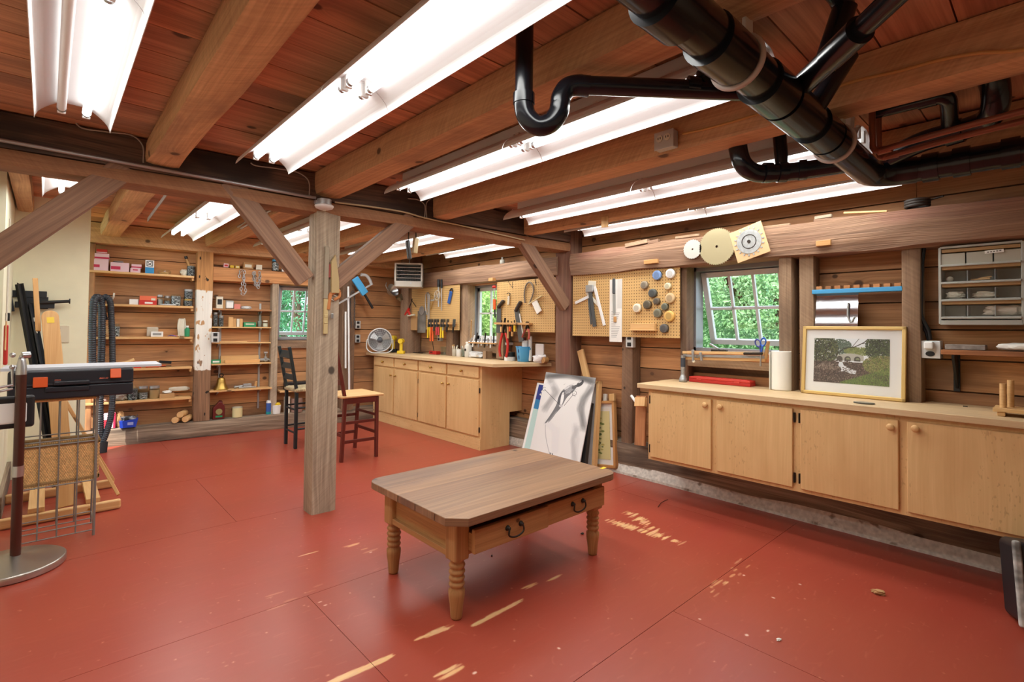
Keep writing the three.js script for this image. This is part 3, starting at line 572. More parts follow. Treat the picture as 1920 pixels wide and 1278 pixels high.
  single('price_sticker', 'small yellow paper sticker on the coffee table top', 'sticker', bx(0.045, 0.0012, 0.022), M.yellow, atY(1131, 877, H + 0.0007), 0.1);
}
// ================================================================== WORKBENCH CABINET
const B1 = 0.916, B1F = 3.36;                       // top height, cabinet front
{
  const zAt = (px) => atX(px, 760, B1F).z, z0 = zAt(699.5), z1 = -4.108, U = B1 - 0.034;
  const t = thing('workbench_cabinet', 'pale plywood base cabinet with four drawers over four doors', 'cabinet', [B1F, 0, z1]);
  const L = z1 - z0;
  const body = prism([[0.0, 0.0], [0.0, U], [0.585, U], [0.585, 0.36], [0.4, 0.36], [0.4, 0.0]], L).translate(0, 0, -L);
  part(t, 'body', uvm(body, 1), M.ply);
  part(t, 'base_board', rb(0.012, 0.12, L, -0.006, 0.06, -L / 2, 0.002, 2), M.ply);
  const xs = [702, 739.5, 785, 838.7, 899].map(zAt);
  for (let i = 0; i < 4; i++) {
    const a = xs[i] - z1 + (i ? 0.012 : 0.0) + 0.004, b = xs[i + 1] - z1 - (i < 3 ? 0.012 : 0.0), w = b - a, m = (a + b) / 2;
    const d = part(t, 'drawer', rb(0.02, 0.118, w, -0.01, 0.81, m, 0.004, 2), M.ply);
    part(d, 'knob', lathe([[0, 0], [0.009, 0], [0.007, 0.012], [0.014, 0.02], [0.015, 0.028], [0.009, 0.033], [0, 0.034]], 18).rotateZ(Math.PI / 2).translate(-0.02, 0.81, m), M.brass, 'round brass knob');
    const r = part(t, 'door', rb(0.02, 0.585, w, -0.01, 0.435, m, 0.004, 1), M.ply), k = i % 2 ? a + 0.045 : b - 0.045, hz = i % 2 ? b + 0.008 : a - 0.008;
    part(r, 'knob', lathe([[0, 0], [0.008, 0], [0.007, 0.012], [0.013, 0.02], [0.013, 0.027], [0, 0.031]], 18).rotateZ(Math.PI / 2).translate(-0.02, 0.645, k), M.brass, 'round brass knob');
    if (i) for (const y of [0.62, 0.21]) part(r, 'hinge', rb(0.008, 0.055, 0.014, -0.006, y, hz, 0.003), M.iron);
  }
  const zt0 = -6.62, zt1 = -3.87;
  const top = prism([[3.312, -zt1 + 0.0], [3.312, -zt0], [3.94, -zt0 - 0.3], [3.94, 3.66]].map(([x, v]) => [x, v]), 0.03, 0.002).rotateX(-Math.PI / 2).translate(0, B1 - 0.032, 0);
  single('bench_worktop', 'pale wooden worktop of the bench with the blue bucket and the fan', 'worktop', uvm(top, 2), M.worktop);
}
// ================================================================== WALL-HUNG CABINET
const C2 = 0.866, C2A = 0.0175, C2P = V(3.395, 0, -2.14);
{
  const t = thing('wall_cabinet', 'long wall-hung plywood cupboard with four doors floating above the floor', 'cabinet', C2P, C2A);
  const inv = (px, py) => { const d = ray(px, py), n = V(Math.cos(C2A), 0, -Math.sin(C2A)), k = n.dot(C2P.clone().sub(EYE)) / n.dot(d), p = EYE.clone().addScaledVector(d, k); t.updateMatrixWorld(); return t.worldToLocal(p); };
  const y0 = inv(1213.4, 859.5).y, y1 = C2 - 0.038, L = 2.75;
  part(t, 'body', rb(0.42, y1 - y0, L, 0.21, (y0 + y1) / 2, L / 2, 0.003, 1), M.ply);
  const D = [[1221.4, 1335.4, 1324.7, 757.8, -1], [1345.3, 1487.8, 1352.8, 761.3, 1], [1502.4, 1685.7, 1669.9, 798, 1], [1701.6, null, 1716, 801, 0]];
  const dt = inv(1222, 735).y, db = inv(1222, 855).y;
  D.forEach(([a, b, kx, ky, hs]) => {
    const za = inv(a, 800).z, zb = b ? inv(b, 800).z : za + 0.62, w = zb - za;
    const d = part(t, 'door', rb(0.02, dt - db, w, -0.01, (dt + db) / 2, (za + zb) / 2, 0.005, 1), M.ply), k = inv(kx, ky);
    part(d, 'knob', lathe([[0, 0], [0.011, 0], [0.009, 0.012], [0.017, 0.018], [0.019, 0.026], [0.012, 0.032], [0, 0.033]], 24).rotateZ(Math.PI / 2).translate(-0.02, k.y, k.z + 0.006), M.pine, 'round wooden knob');
    const hz = hs < 0 ? za - 0.008 : hs > 0 ? (kx < 1400 ? zb + 0.008 : za - 0.008) : null;
    if (hz !== null) for (const y of [dt - 0.055, db + 0.06]) part(d, 'hinge', [rb(0.01, 0.06, 0.012, -0.006, y, hz, 0.003), rod([-0.013, y - 0.03, hz], [-0.013, y + 0.03, hz], 0.004)], M.iron, 'dark iron hinge');
  });
  const w = single('counter_worktop', 'long pale wooden counter top carrying the framed print and paper roll', 'worktop', rb(0.55, 0.036, L + 0.1, 0.24, 0, L / 2 - 0.03, 0.004, 2), M.worktop, [C2P.x, C2 - 0.018, C2P.z], C2A);
}
// ================================================================== CHAIRS
{
  const t = thing('ladder_back_stool', 'dark green black ladder-back counter chair with woven rush seat', 'chair', [1.935, 0, -5.555]);
  const m = col(30, 40, 42, 0.45);
  for (const s of [-1, 1]) {
    part(t, 'leg', [bar([0, 0, 0.142 * s], [0.0, 0.62, 0.15 * s], 0.032, 0.034, V(0, 0, 1), 0.006), bar([0, 0.6, 0.15 * s], [-0.085, 1.06, 0.155 * s], 0.03, 0.032, V(0, 0, 1), 0.006)], m);
    part(t, 'leg', bar([0.36, 0, 0.17 * s], [0.36, 0.6, 0.17 * s], 0.032, 0.032, V(0, 0, 1), 0.006), m);
    part(t, 'stretcher', [rod([0, 0.2, 0.145 * s], [0.36, 0.2, 0.17 * s], 0.01), rod([0, 0.42, 0.148 * s], [0.36, 0.42, 0.17 * s], 0.01)], m);
  }
  part(t, 'stretcher', [rod([0, 0.16, -0.14], [0, 0.16, 0.14], 0.01), rod([0, 0.4, -0.14], [0, 0.4, 0.14], 0.011), rod([0.36, 0.16, -0.17], [0.36, 0.16, 0.17], 0.01), rod([0.36, 0.3, -0.17], [0.36, 0.3, 0.17], 0.01)], m);
  for (const [y, x] of [[0.98, -0.07], [0.86, -0.05], [0.74, -0.028]]) part(t, 'back_slat', bar([x, y, -0.15], [x, y, 0.15], 0.012, y > 0.9 ? 0.08 : 0.06, V(0.18, 1, 0).normalize(), 0.003), m);
  const rt = dataTex(128, 128, (u, v) => { const a = Math.abs(u - 0.5) > Math.abs(v - 0.5) ? v : u, q = 0.82 + 0.25 * Math.sin(a * 220) + 0.2 * (fbm(u, v, 20, 20, 61, 2) - 0.5); return [206 * q, 184 * q, 142 * q]; });
  const sg = new RoundedBoxGeometry(0.4, 0.045, 0.36, 4, 0.02).translate(0.18, 0.605, 0); { const p = sg.attributes.position, u = sg.attributes.uv; for (let i = 0; i < p.count; i++) u.setXY(i, p.getX(i) / 0.42 + 0.05, p.getZ(i) / 0.4 + 0.5); }
  part(t, 'seat', sg, std({ map: rt, bumpMap: rt, bumpScale: 0.004, roughness: 0.85 }), 'woven rush seat');
}
{
  const t = thing('counter_stool', 'red mahogany counter chair with a pale wooden seat', 'chair', [2.085, 0, -4.82]);
  const m = wood(21, [112, 46, 34], [78, 26, 20], { knots: 0, con: 0.6, rough: 0.35, bump: 0.0002, w: 256, h: 128 });
  for (const s of [-1, 1]) {
    part(t, 'leg', [bar([-0.015, 0, 0.22 * s], [0.02, 0.6, 0.205 * s], 0.03, 0.036, V(0, 0, 1), 0.005), bar([0.02, 0.58, 0.205 * s], [-0.075, 1.04, 0.205 * s], 0.028, 0.036, V(0, 0, 1), 0.005)], m);
    part(t, 'leg', bar([0.335, 0, 0.235 * s], [0.35, 0.59, 0.2 * s], 0.03, 0.034, V(0, 0, 1), 0.004), m);
    part(t, 'stretcher', [bar([-0.005, 0.18, 0.21 * s], [0.335, 0.18, 0.222 * s], 0.018, 0.03, V(0, 1, 0), 0.003), bar([0.0, 0.36, 0.208 * s], [0.335, 0.36, 0.212 * s], 0.018, 0.028, V(0, 1, 0), 0.003)], m);
  }
  part(t, 'stretcher', [bar([0.34, 0.24, -0.22], [0.34, 0.24, 0.22], 0.018, 0.03, V(0, 1, 0), 0.003), bar([0.0, 0.24, -0.21], [0.0, 0.24, 0.21], 0.018, 0.03, V(0, 1, 0), 0.003), bar([0.34, 0.41, -0.21], [0.34, 0.41, 0.21], 0.016, 0.026, V(0, 1, 0), 0.003)], m);
  part(t, 'seat_apron', [bar([0.36, 0.565, -0.2], [0.36, 0.565, 0.2], 0.02, 0.055, V(0, 1, 0), 0.003), bar([0, 0.565, 0.205], [0.35, 0.565, 0.205], 0.02, 0.055, V(0, 1, 0), 0.003), bar([0, 0.565, -0.205], [0.35, 0.565, -0.205], 0.02, 0.055, V(0, 1, 0), 0.003)], m);
  part(t, 'back_rail', [bar([-0.066, 1.0, -0.2], [-0.066, 1.0, 0.2], 0.02, 0.075, V(0.2, 1, 0).normalize(), 0.004), bar([-0.01, 0.74, -0.2], [-0.01, 0.74, 0.2], 0.016, 0.05, V(0.2, 1, 0).normalize(), 0.004)], m);
  part(t, 'seat', rb(0.44, 0.022, 0.475, 0.19, 0.606, 0, 0.009, 0), M.pine, 'pale wooden seat');
}
// ================================================================== STANDING LAMP, WIRE RACK, BASKET, TOOL CASE
{
  const b = atY(18, 1068), t = thing('floor_lamp', 'floor lamp with brushed steel dome base and dark brown pole', 'lamp', b);
  const br = col(188, 182, 174, 0.3, 0.9);
  part(t, 'base', lathe([[0, 0.002], [0.215, 0.002], [0.222, 0.006], [0.222, 0.034], [0.214, 0.04], [0.15, 0.052], [0.07, 0.07], [0.03, 0.082], [0, 0.084]], 56), br, 'brushed steel domed base');
  const X = 0.02, Zp = 0.02;
  const yTop = atZ(22, 702, b.z).y, yRing = atZ(27, 882, b.z).y;
  part(t, 'pole', cyl(0.0215, 0.0215, yTop - 0.07, X, 0.07 + (yTop - 0.07) / 2, Zp, 24), col(66, 30, 22, 0.28));
  part(t, 'ring', cyl(0.0232, 0.0232, 0.055, X, yRing, Zp, 24), M.steel);
  const yc = yTop;
  part(t, 'top_cap', lathe([[0.0222, 0], [0.022, 0.03], [0.016, 0.075], [0.012, 0.09], [0, 0.092]], 24).translate(X, yc, Zp), M.steel);
  const a = part(t, 'swing_arm', [rod([X - 0.0, yc + 0.1, Zp], [X + 0.03, yc + 0.102, Zp - 0.01], 0.017, 16), new THREE.SphereGeometry(0.013, 16, 12).translate(X - 0.035, yc + 0.102, Zp), new THREE.SphereGeometry(0.012, 16, 12).translate(X - 0.035, yc + 0.04, Zp), rod([X - 0.035, yc + 0.04, Zp], [X - 0.03, yc - 0.06, Zp], 0.006), rod([X - 0.03, yc - 0.05, Zp + 0.01], [X - 0.25, yc - 0.1, Zp + 0.03], 0.006), rod([X - 0.03, yc - 0.07, Zp + 0.01], [X - 0.25, yc - 0.12, Zp + 0.03], 0.006), rod([X, yc + 0.1, Zp], [X, yc + 0.07, Zp], 0.01)], M.steel);
  const cord = [[40, 712], [34, 722], [14, 735], [8, 760], [14, 800], [12, 830], [4, 870], [2, 905]].map(([px, py]) => { const p = atZ(px, py, b.z + 0.06); return t.worldToLocal(p) && p.sub(b); });
  part(t, 'power_cord', tube(cord, 0.0055, 70), col(196, 194, 188, 0.5));
  const s = part(t, 'light_head', rb(0.17, 0.17, 0.03, 0, 0, 0, 0.05, 0, 5).rotateY(0.1).translate(X - 0.03, yc - 0.2, Zp - 0.06), M.black);
  part(s, 'diffuser', rb(0.13, 0.12, 0.034, 0, 0, 0, 0.03, 0, 4).rotateY(0.1).translate(X - 0.035, yc - 0.205, Zp - 0.058), M.white, 'white square lamp face in a black rim');
}
const RK = { a: atY(167, 1004), b: atY(167, 1004).add(V(-0.315, 0, 0)) };  // feet of the rack's front
{
  const ry = -Math.atan2(RK.a.z - RK.b.z, RK.a.x - RK.b.x), wR = RK.a.distanceTo(RK.b) + 0.02, H = atZ(168, 742, RK.a.z).y;
  const t = thing('wire_rack', 'grey steel wire rack standing on thin rods and holding the wicker basket', 'rack', RK.b, ry);
  const D = 0.24, r = 0.0052, RS = col(142, 140, 136, 0.4, 0.5);
  for (const [x, z] of [[0, 0], [wR, 0], [0, -D], [wR, -D]]) part(t, 'corner_rod', [rod([x, 0, z], [x, H, z], x > 0.1 && z === 0 ? 0.0075 : r), new THREE.SphereGeometry(0.011, 12, 10).translate(x, H - 0.0115, z)], RS);
  const ys = [0.03, 0.07, 0.3, 0.515, 0.535].map((y) => y * H / 0.76);
  for (const z of [0, -D]) for (const y of ys) part(t, 'cross_wire', rod([0, y, z], [wR, y, z], 0.0038, 8), RS);
  for (const x of [0, wR]) for (const y of [ys[1], ys[2], ys[3]]) part(t, 'side_wire', rod([x, y, 0], [x, y, -D], 0.0038, 8), RS);
  for (const k of [0.25, 0.5, 0.75]) for (const z of [0, -D]) part(t, 'upright_wire', rod([wR * k, ys[0], z], [wR * k, H, z], 0.0038, 8), RS);
  part(t, 'top_rail', [rod([0, H - 0.01, 0], [wR, H - 0.01, 0], 0.009), rod([0, H - 0.01, -D], [wR, H - 0.01, -D], 0.009)], M.pine, 'bamboo top rail');
  part(t, 'shelf_wire', [0.2, 0.4, 0.6, 0.8].map((k) => rod([wR * k, ys[2] - 0.004, 0], [wR * k, ys[2] - 0.004, -D], 0.003, 6)), RS);
  t.updateMatrixWorld();
  // basket
  const wt = dataTex(256, 256, (u, v) => { const q = Math.sin(u * 3.1416 * 32), k = Math.sin(v * 3.1416 * 60 + (Math.floor(u * 32) % 2) * 3.1416), s = 0.86 + 0.1 * k + 0.09 * Math.abs(q) + 0.25 * (fbm(u, v, 30, 40, 71, 2) - 0.5); return [232 * s, 184 * s, 122 * s]; }, true, [3.2, 3.2]);
  const wm = std({ map: wt, bumpMap: wt, bumpScale: 0.006, roughness: 0.8 });
  const bw = wR * 1.02, bd = D - 0.03, y0 = ys[2], hB = ys[3] - y0 - 0.01;
  const bk = thing('wicker_basket', 'brown woven wicker basket sitting in the wire rack', 'basket', t.localToWorld(V(wR / 2 + 0.01, y0, -D / 2)), ry);
  part(bk, 'side', [bx(bw, hB, 0.012, 0, hB / 2 + 0.004, bd / 2, 1), bx(bw, hB, 0.012, 0, hB / 2 + 0.004, -bd / 2, 1), bx(0.012, hB, bd, bw / 2, hB / 2 + 0.004, 0, 1), bx(0.012, hB, bd, -bw / 2, hB / 2 + 0.004, 0, 1), bx(bw, 0.01, bd, 0, 0.009, 0)], wm);
  const cr = [[-bw / 2, bd / 2], [bw / 2, bd / 2], [bw / 2, -bd / 2], [-bw / 2, -bd / 2]];
  part(bk, 'rim', [hB + 0.004, 0.02].flatMap((y) => cr.map(([x, z], i) => { const [x2, z2] = cr[(i + 1) % 4]; return rod([x, y, z], [x2, y, z2], 0.011, 10); })), wm, 'rolled wicker rim');
  single('red_packet', 'red and white packet lying in the wicker basket', 'packet', rb(0.14, 0.03, 0.1, 0, 0, 0, 0.008), M.red, t.localToWorld(V(wR * 0.5, y0 + hB - 0.03, -D / 2)), ry + 0.2);
  // tool case
  const cw = 0.56, ch = 0.165, cd = 0.34, cy = H;
  const c = thing('power_tool_case', 'black plastic power tool case with orange latches on top of the wire rack', 'tool case', t.localToWorld(V(wR / 2 + 0.06, cy + 0.001, -D / 2)), ry - 0.02);
  const pm = col(30, 33, 42, 0.4);
  part(c, 'lower_shell', [rb(cw, 0.075, cd, 0, 0.0375, 0, 0.01), rb(cw * 0.35, 0.03, 0.02, -cw * 0.05, 0.055, cd / 2, 0.006)], pm);
  part(c, 'upper_shell', [rb(cw, 0.085, cd, 0, 0.122, 0, 0.012), rb(cw * 1.0, 0.012, cd + 0.008, 0, 0.083, 0, 0.004)], pm);
  part(c, 'carry_handle', [rb(0.16, 0.022, 0.02, -0.01, 0.09, cd / 2 + 0.014, 0.006), rb(0.02, 0.022, 0.03, -0.08, 0.09, cd / 2, 0.006), rb(0.02, 0.022, 0.03, 0.06, 0.09, cd / 2, 0.006)], pm);
  const lt = part(c, 'latch', rb(0.062, 0.058, 0.014, -cw * 0.26, 0.1, cd / 2 + 0.008, 0.004), M.orange, 'orange latch');
  part(c, 'latch', rb(0.052, 0.058, 0.012, 0, 0, 0, 0.004).rotateX(-0.35).translate(cw * 0.34, 0.135, cd / 2 + 0.016), M.orange, 'orange latch flipped open');
  const txt = (s, fg) => std({ map: canvasTex(128, 32, (g) => { g.fillStyle = 'rgb(30,33,42)'; g.fillRect(0, 0, 128, 32); g.fillStyle = fg; g.font = 'italic bold 24px sans-serif'; g.textAlign = 'center'; g.fillText(s, 64, 25); }), roughness: 0.45 });
  part(c, 'brand_print', new THREE.PlaneGeometry(0.058, 0.0145).translate(-cw * 0.13, 0.108, cd / 2 + 0.0009), txt('STIHL', 'rgb(232,120,90)'));
  part(c, 'model_print', new THREE.PlaneGeometry(0.066, 0.0165).translate(cw * 0.24, 0.108, cd / 2 + 0.0009), txt('BGA 60', 'rgb(232,120,90)'));
  single('grey_board', 'thin grey white board lying on the black tool case', 'board', rb(0.74, 0.016, 0.3, 0, 0, 0, 0.002), col(206, 210, 220, 0.5), t.localToWorld(V(wR / 2 + 0.12, H + ch + 0.0086, -D / 2 - 0.02)), ry - 0.03);
}
// ================================================================== EASEL, METAL BARS, WALL BRACKET, SWITCH
{
  const t = thing('wooden_easel', 'tan wooden studio easel with rounded mast on a runner base', 'easel');
  const e = tint(M.pine, 0.86, 0.78, 0.68), zA = -4.44, zB = -5.04;
  part(t, 'runner', bar([-0.2, 0.035, zA], [0.41, 0.035, zA], 0.036, 0.066, V(0, 1, 0), 0.015), M.pine);
  part(t, 'runner', bar([-0.19, 0.035, zB], [0.42, 0.035, zB], 0.036, 0.066, V(0, 1, 0), 0.015), M.pine);
  part(t, 'cross_bar', [bar([-0.02, 0.085, zA], [-0.02, 0.085, zB], 0.08, 0.03, V(0, 1, 0), 0.004), bar([0.26, 0.085, zA], [0.26, 0.085, zB], 0.075, 0.03, V(0, 1, 0), 0.004)], M.pine);
  const foot = V(0.13, 0.06, -4.5), top = atZ(93, 585, -5.05), d = top.clone().sub(foot).normalize();
  const s = 0.5 * 0.09, Lm = top.distanceTo(foot);
  const pts = [[-s, 0], [s, 0], [s, Lm - s]]; for (let i = 0; i <= 10; i++) { const a = i / 10 * Math.PI; pts.push([s * Math.cos(a), Lm - s + s * Math.sin(a)]); }
  const mg = prism(pts, 0.024, 0.003); const xax = V(1, 0, 0), zax = new THREE.Vector3().crossVectors(xax, d).normalize(), xa = new THREE.Vector3().crossVectors(d, zax);
  mg.applyMatrix4(new THREE.Matrix4().makeBasis(xa, d, zax)).translate(foot.x, foot.y, foot.z);
  part(t, 'mast', uvm(mg, 1), e, 'tan board mast with a rounded top');
  part(t, 'inner_mast', bar(atZ(72, 620, -5.06), atZ(66, 522, -5.16), 0.03, 0.03, V(0, 0, 1), 0.004), e);
  part(t, 'diagonal_brace', [bar([0.4, 0.08, zA - 0.05], atZ(118, 742, -4.85), 0.02, 0.036, V(0, 0, 1), 0.003), bar([0.41, 0.07, zB + 0.06], atZ(126, 760, -5.0), 0.02, 0.03, V(0, 0, 1), 0.003)], e);
  part(t, 'bolt', [[0.24, 0.036], [0.08, 0.036]].map(([x, y]) => rod([x, y, zA + 0.016], [x, y, zA + 0.024], 0.008, 12)), M.brass);
  const st = top.clone().addScaledVector(d, -0.075).addScaledVector(zax, 0.0285);
  part(t, 'price_sticker', bar(st.clone().addScaledVector(xa, -0.02), st.clone().addScaledVector(xa, 0.02), 0.0012, 0.045, d), M.yellow, 'yellow price sticker');
}
{
  const t = thing('steel_bed_rail', 'pair of black angle iron rails leaning against the cream partition', 'metal rail');
  const g = (a, b) => { const x = bar(a, b, 0.004, 0.055, V(0.9, 0, 0.4)), y = bar(a, b, 0.055, 0.004, V(0.9, 0, 0.4)); return [x, y.translate(0, 0, 0.025)]; };
  const p0 = atZ(36, 532, -5.72), q0 = atZ(88, 815, -5.3);
  const dir = q0.clone().sub(p0).normalize(), low = p0.clone().addScaledVector(dir, (p0.y - 0.03) / -dir.y);
  part(t, 'rail', g(p0, low), M.black);
  part(t, 'rail', g(p0.clone().add(V(0.07, -0.16, 0.02)), low.clone().add(V(0.05, 0, 0.03))), col(40, 44, 50, 0.4, 0.4));
  part(t, 'slot', [0.12, 0.22, 0.6, 0.95].map((k) => { const p = p0.clone().add(V(0.075, -0.16, 0.048)).addScaledVector(dir, k); return bar(p, p.clone().addScaledVector(dir, 0.035), 0.006, 0.012, V(1, 0, 0.2)); }), M.offWhite);
}
{
  const z = PZ, p = atZ(60, 565, z);
  const t = thing('wall_bracket', 'black folding steel wall bracket with a round bar on the cream partition', 'bracket', p);
  const k = -z * 0.00128;
  const m = col(44, 48, 54, 0.45, 0.3);
  part(t, 'mount_plate', [rb(0.22, 0.055, 0.02, -0.02, 0.06, 0.011, 0.003), rb(0.16, 0.1, 0.012, 0.02, -0.01, 0.01, 0.003)], m);
  part(t, 'arm', [rb(0.1, 0.14, 0.03, -0.16, 0.0, 0.06, 0.004).rotateZ(0.15), rb(0.24, 0.05, 0.03, 0.02, -0.03, 0.05, 0.004)], m);
  part(t, 'round_bar', [rod([0, -0.015, 0.075], [0.235, 0.01, 0.075], 0.0135, 16), rod([0.23, 0.01, 0.075], [0.238, 0.01, 0.075], 0.022, 16)], M.black);
}
{
  const t = thing('light_switch', 'ivory toggle light switch on the cream partition', 'switch', atZ(112.5, 626, PZ + 0.004));
  part(t, 'plate', rb(0.118, 0.148, 0.008, 0, 0, 0, 0.003), col(222, 214, 190, 0.4)); part(t, 'toggle', rb(0.012, 0.026, 0.018, 0, 0.004, 0.008, 0.002), col(226, 218, 196, 0.4)); part(t, 'screw', [0.05, -0.05].map((y) => rod([0, y, 0.003], [0, y, 0.005], 0.004)), M.steel);
}
{ // things on the side of the cream wall at the frame's edge
  const X = -0.19;
  const t = thing('hanging_tool', 'red handled tool hanging on thin wires on the cream wall', 'tool', atX(6, 640, X));
  part(t, 'handle', bar([0.012, 0.1, 0.02], [0.012, -0.14, 0.0], 0.02, 0.05, V(0, 0, 1), 0.008), M.red); part(t, 'blade', bar([0.012, 0.12, 0.03], [0.012, -0.05, 0.06], 0.006, 0.05, V(0, 0, 1), 0.002), M.pine); part(t, 'wire', [rod([0.01, 0.12, 0.02], [0.01, 0.75, -0.02], 0.003), rod([0.01, 0.12, -0.06], [0.01, 0.68, -0.14], 0.003)], M.offWhite); part(t, 'clip', rb(0.02, 0.05, 0.05, 0.012, 0.15, -0.09, 0.004), M.black);
}
// ================================================================== VACUUM HOSE
{
  const P = (px, py, b) => atB(px, py, b);
  const t = thing('shop_vacuum_hose', 'dark grey corrugated vacuum hose hung in loops beside the shelves', 'hose');
  const hose = (pts, r) => {
    const c = new THREE.CatmullRomCurve3(pts, false, 'centripetal'), L = c.getLength(), n = Math.min(420, Math.round(L / 0.0045)), g = new THREE.TubeGeometry(c, n, r, 14);
    const p = g.attributes.position, q = c.getSpacedPoints(n); let i = 0;
    for (let a = 0; a <= n; a++) { const s = 1 + 0.07 * (a % 4 < 2 ? 1 : -1), o = c.getPointAt(a / n); for (let b = 0; b <= 14; b++, i++) p.setXYZ(i, o.x + (p.getX(i) - o.x) * s, o.y + (p.getY(i) - o.y) * s, o.z + (p.getZ(i) - o.z) * s); }
    g.computeVertexNormals(); return g;
  };
  const hm = col(50, 55, 62, 0.5);
  part(t, 'hose_loop', hose([P(174, 700, -0.24), P(173, 640, -0.25), P(174, 590, -0.25), P(177, 562, -0.24), P(183, 556, -0.2), P(189, 566, -0.16), P(191, 610, -0.16), P(189, 700, -0.18), P(187, 760, -0.2), P(188, 810, -0.22), P(189, 838, -0.24)], 0.031), hm);
  part(t, 'hose_loop', hose([P(197, 600, -0.1), P(192, 580, -0.1), P(192, 562, -0.1), P(198, 556, -0.1), P(205, 562, -0.12), P(209, 600, -0.14), P(211, 680, -0.17), P(211, 740, -0.19), P(207, 785, -0.22), P(196, 820, -0.24), P(186, 842, -0.25)], 0.027), hm);
  part(t, 'nozzle', [rod(P(192, 828, -0.24), P(190, 848, -0.25), 0.045, 18)], M.blackRubber);
  part(t, 'hook', tube([P(206, 566, -0.02), P(210, 562, -0.08), P(213, 556, -0.1), P(214, 549, -0.1)], 0.008, 24), M.offWhite, 'cream coat hook');
}
// ================================================================== BLACK CASE AT THE FRAME EDGE
{
  const p = atY(1893, 1122); p.x = 3.2; p.z = -0.03;
  const t = thing('black_case', 'black padded case with a scuffed grey edge on the floor by the cupboards', 'case', p, 0.35);
  part(t, 'body', rb(0.2, 0.34, 0.5, 0.02, 0.19, 0.12, 0.03, 1, 4).rotateZ(-0.2), col(30, 30, 34, 0.5));
  part(t, 'piping', rb(0.022, 0.35, 0.03, -0.085, 0.19, -0.125, 0.01, 1).rotateZ(-0.2), std({ map: speckTex(88, [176, 176, 172], 0.9, 30), roughness: 0.7 }), 'scuffed grey edge');
}
// ================================================================== BACK WALL SHELVES
const labelTex = {};
const printTex = (key, draw, w = 64, h = 64) => labelTex[key] || (labelTex[key] = canvasTex(w, h, draw));
const P2 = (px, back) => atB(px, 620, back);
const wB = (a, b, back) => Math.abs(bl(b, 620, back).x - bl(a, 620, back).x);
const topB = (px, py, back) => atB(px, py, back).y;
const BT = (name, label, cat, px, y, back, group, turn = 0) => { const p = P2(px, back); p.y = y; return thing(name, label, cat, p, BA + turn, group); };
const shelfY = [];
{
  const x0 = bl(150, 620, 0).x, x1 = bl(364, 620, 0).x - 0.012;
  [[270, 511.5], [300, 572], [275, 631.3], [300, 689], [270, 749.5]].forEach(([px, py], i) => {
    const y = topB(px, py, 0.0); shelfY.push(y);
    const s = single('shelf_board', ['topmost', 'second', 'third', 'fourth', 'lowest'][i] + ' long pine shelf beside the white painted post', 'shelf', rb(x1 - x0, 0.023, 0.178, 0, 0, 0, 0.002, 0), M.pine, wb((x0 + x1) / 2, y - 0.0115, -0.09), BA);
    part(s, 'cleat', rb(0.02, 0.03, 0.15, (x1 - x0) / 2 - 0.012, -0.028, 0, 0.002, 2), M.pineDark);
  });
}
const shelf2Y = [];
{
  const x0 = bl(398, 620, 0.03).x, x1 = bl(509, 620, 0.03).x;
  [[450, 579, 0.02, M.board2], [450, 612.5, 0.015, M.pine], [450, 641.5, 0.015, M.pine], [455, 680.5, 0.015, M.pine], [455, 729, 0.018, M.pine]].forEach(([px, py, th, m], i) => {
    const dp = i > 2 ? 0.17 : 0.13, y = topB(px, py, 0.19 - dp); shelf2Y.push(y);
    const s = single('bracket_shelf', ['topmost', 'second', 'third', 'fourth', 'lowest'][i] + ' thin bracket shelf near the small window', 'shelf', rb(x1 - x0 + (i > 3 ? 0.03 : 0), th, dp, 0, 0, 0, 0.002, 0), m, wb((x0 + x1) / 2, y - th / 2, -0.178 + dp / 2), BA);
    part(s, 'shelf_bracket', [-0.25, 0.2].map((x) => prism([[0, 0], [dp * 0.9, 0], [dp * 0.9, -0.012], [0.012, -0.05], [0, -0.05]], 0.012).rotateY(-Math.PI / 2).translate(x + 0.012, -th / 2, -dp / 2)), M.galv, 'grey metal bracket');
  });
  for (const [px, y0, y1] of [[413, 0.62, 1.55], [487, 0.25, 1.55]]) { const p = P2(px, 0.175); p.y = (y0 + y1) / 2; single('shelf_standard', px < 450 ? 'grey slotted metal standard nearer the white painted post' : 'grey slotted metal standard nearer the small window', 'shelf rail', rb(0.022, y1 - y0, 0.012, 0, 0, 0, 0.002), M.galv, p, BA); }
}
// ---- small builders
function carton(px1, px2, pyTop, y, back, d, mat, name, label, group, o = {}) {
  const w = wB(px1, px2, back), h = Math.max(0.015, topB((px1 + px2) / 2, pyTop, back) - y);
  const t = BT(name, label, 'box', (px1 + px2) / 2, y + 0.0005, back, group, o.turn || 0);
  part(t, 'carton', rb(w, h, d, 0, h / 2, 0, 0.002), mat);
  if (o.band) part(t, 'printed_band', bx(w * (o.bw ?? 1.004), h * (o.bh ?? 0.4), 0.0016, (o.bx ?? 0) * w, h * (o.by ?? 0.25), d / 2), o.band, o.bandLabel);
  if (o.mark) part(t, 'printed_mark', bx(w * 0.7, h * 0.45, 0.0016, 0, h * (o.my ?? 0.68), d / 2), o.mark);
  if (o.lid) part(t, 'lid', rb(w * 1.03, h * 0.3, d * 1.03, 0, h * 0.86, 0, 0.002), o.lid);
  return t;
}
M.screws = std({ map: dataTex(128, 128, (u, v) => { const q = vn(u * 26, v * 18, 26, 18, 701), k = q > 0.55 ? 200 : q > 0.4 ? 130 : 62; return [k, k, k * 1.02]; }), roughness: 0.5, metalness: 0.4 });
M.screwsDark = tint(M.screws, 0.45, 0.45, 0.47);
M.silver = M.steel;
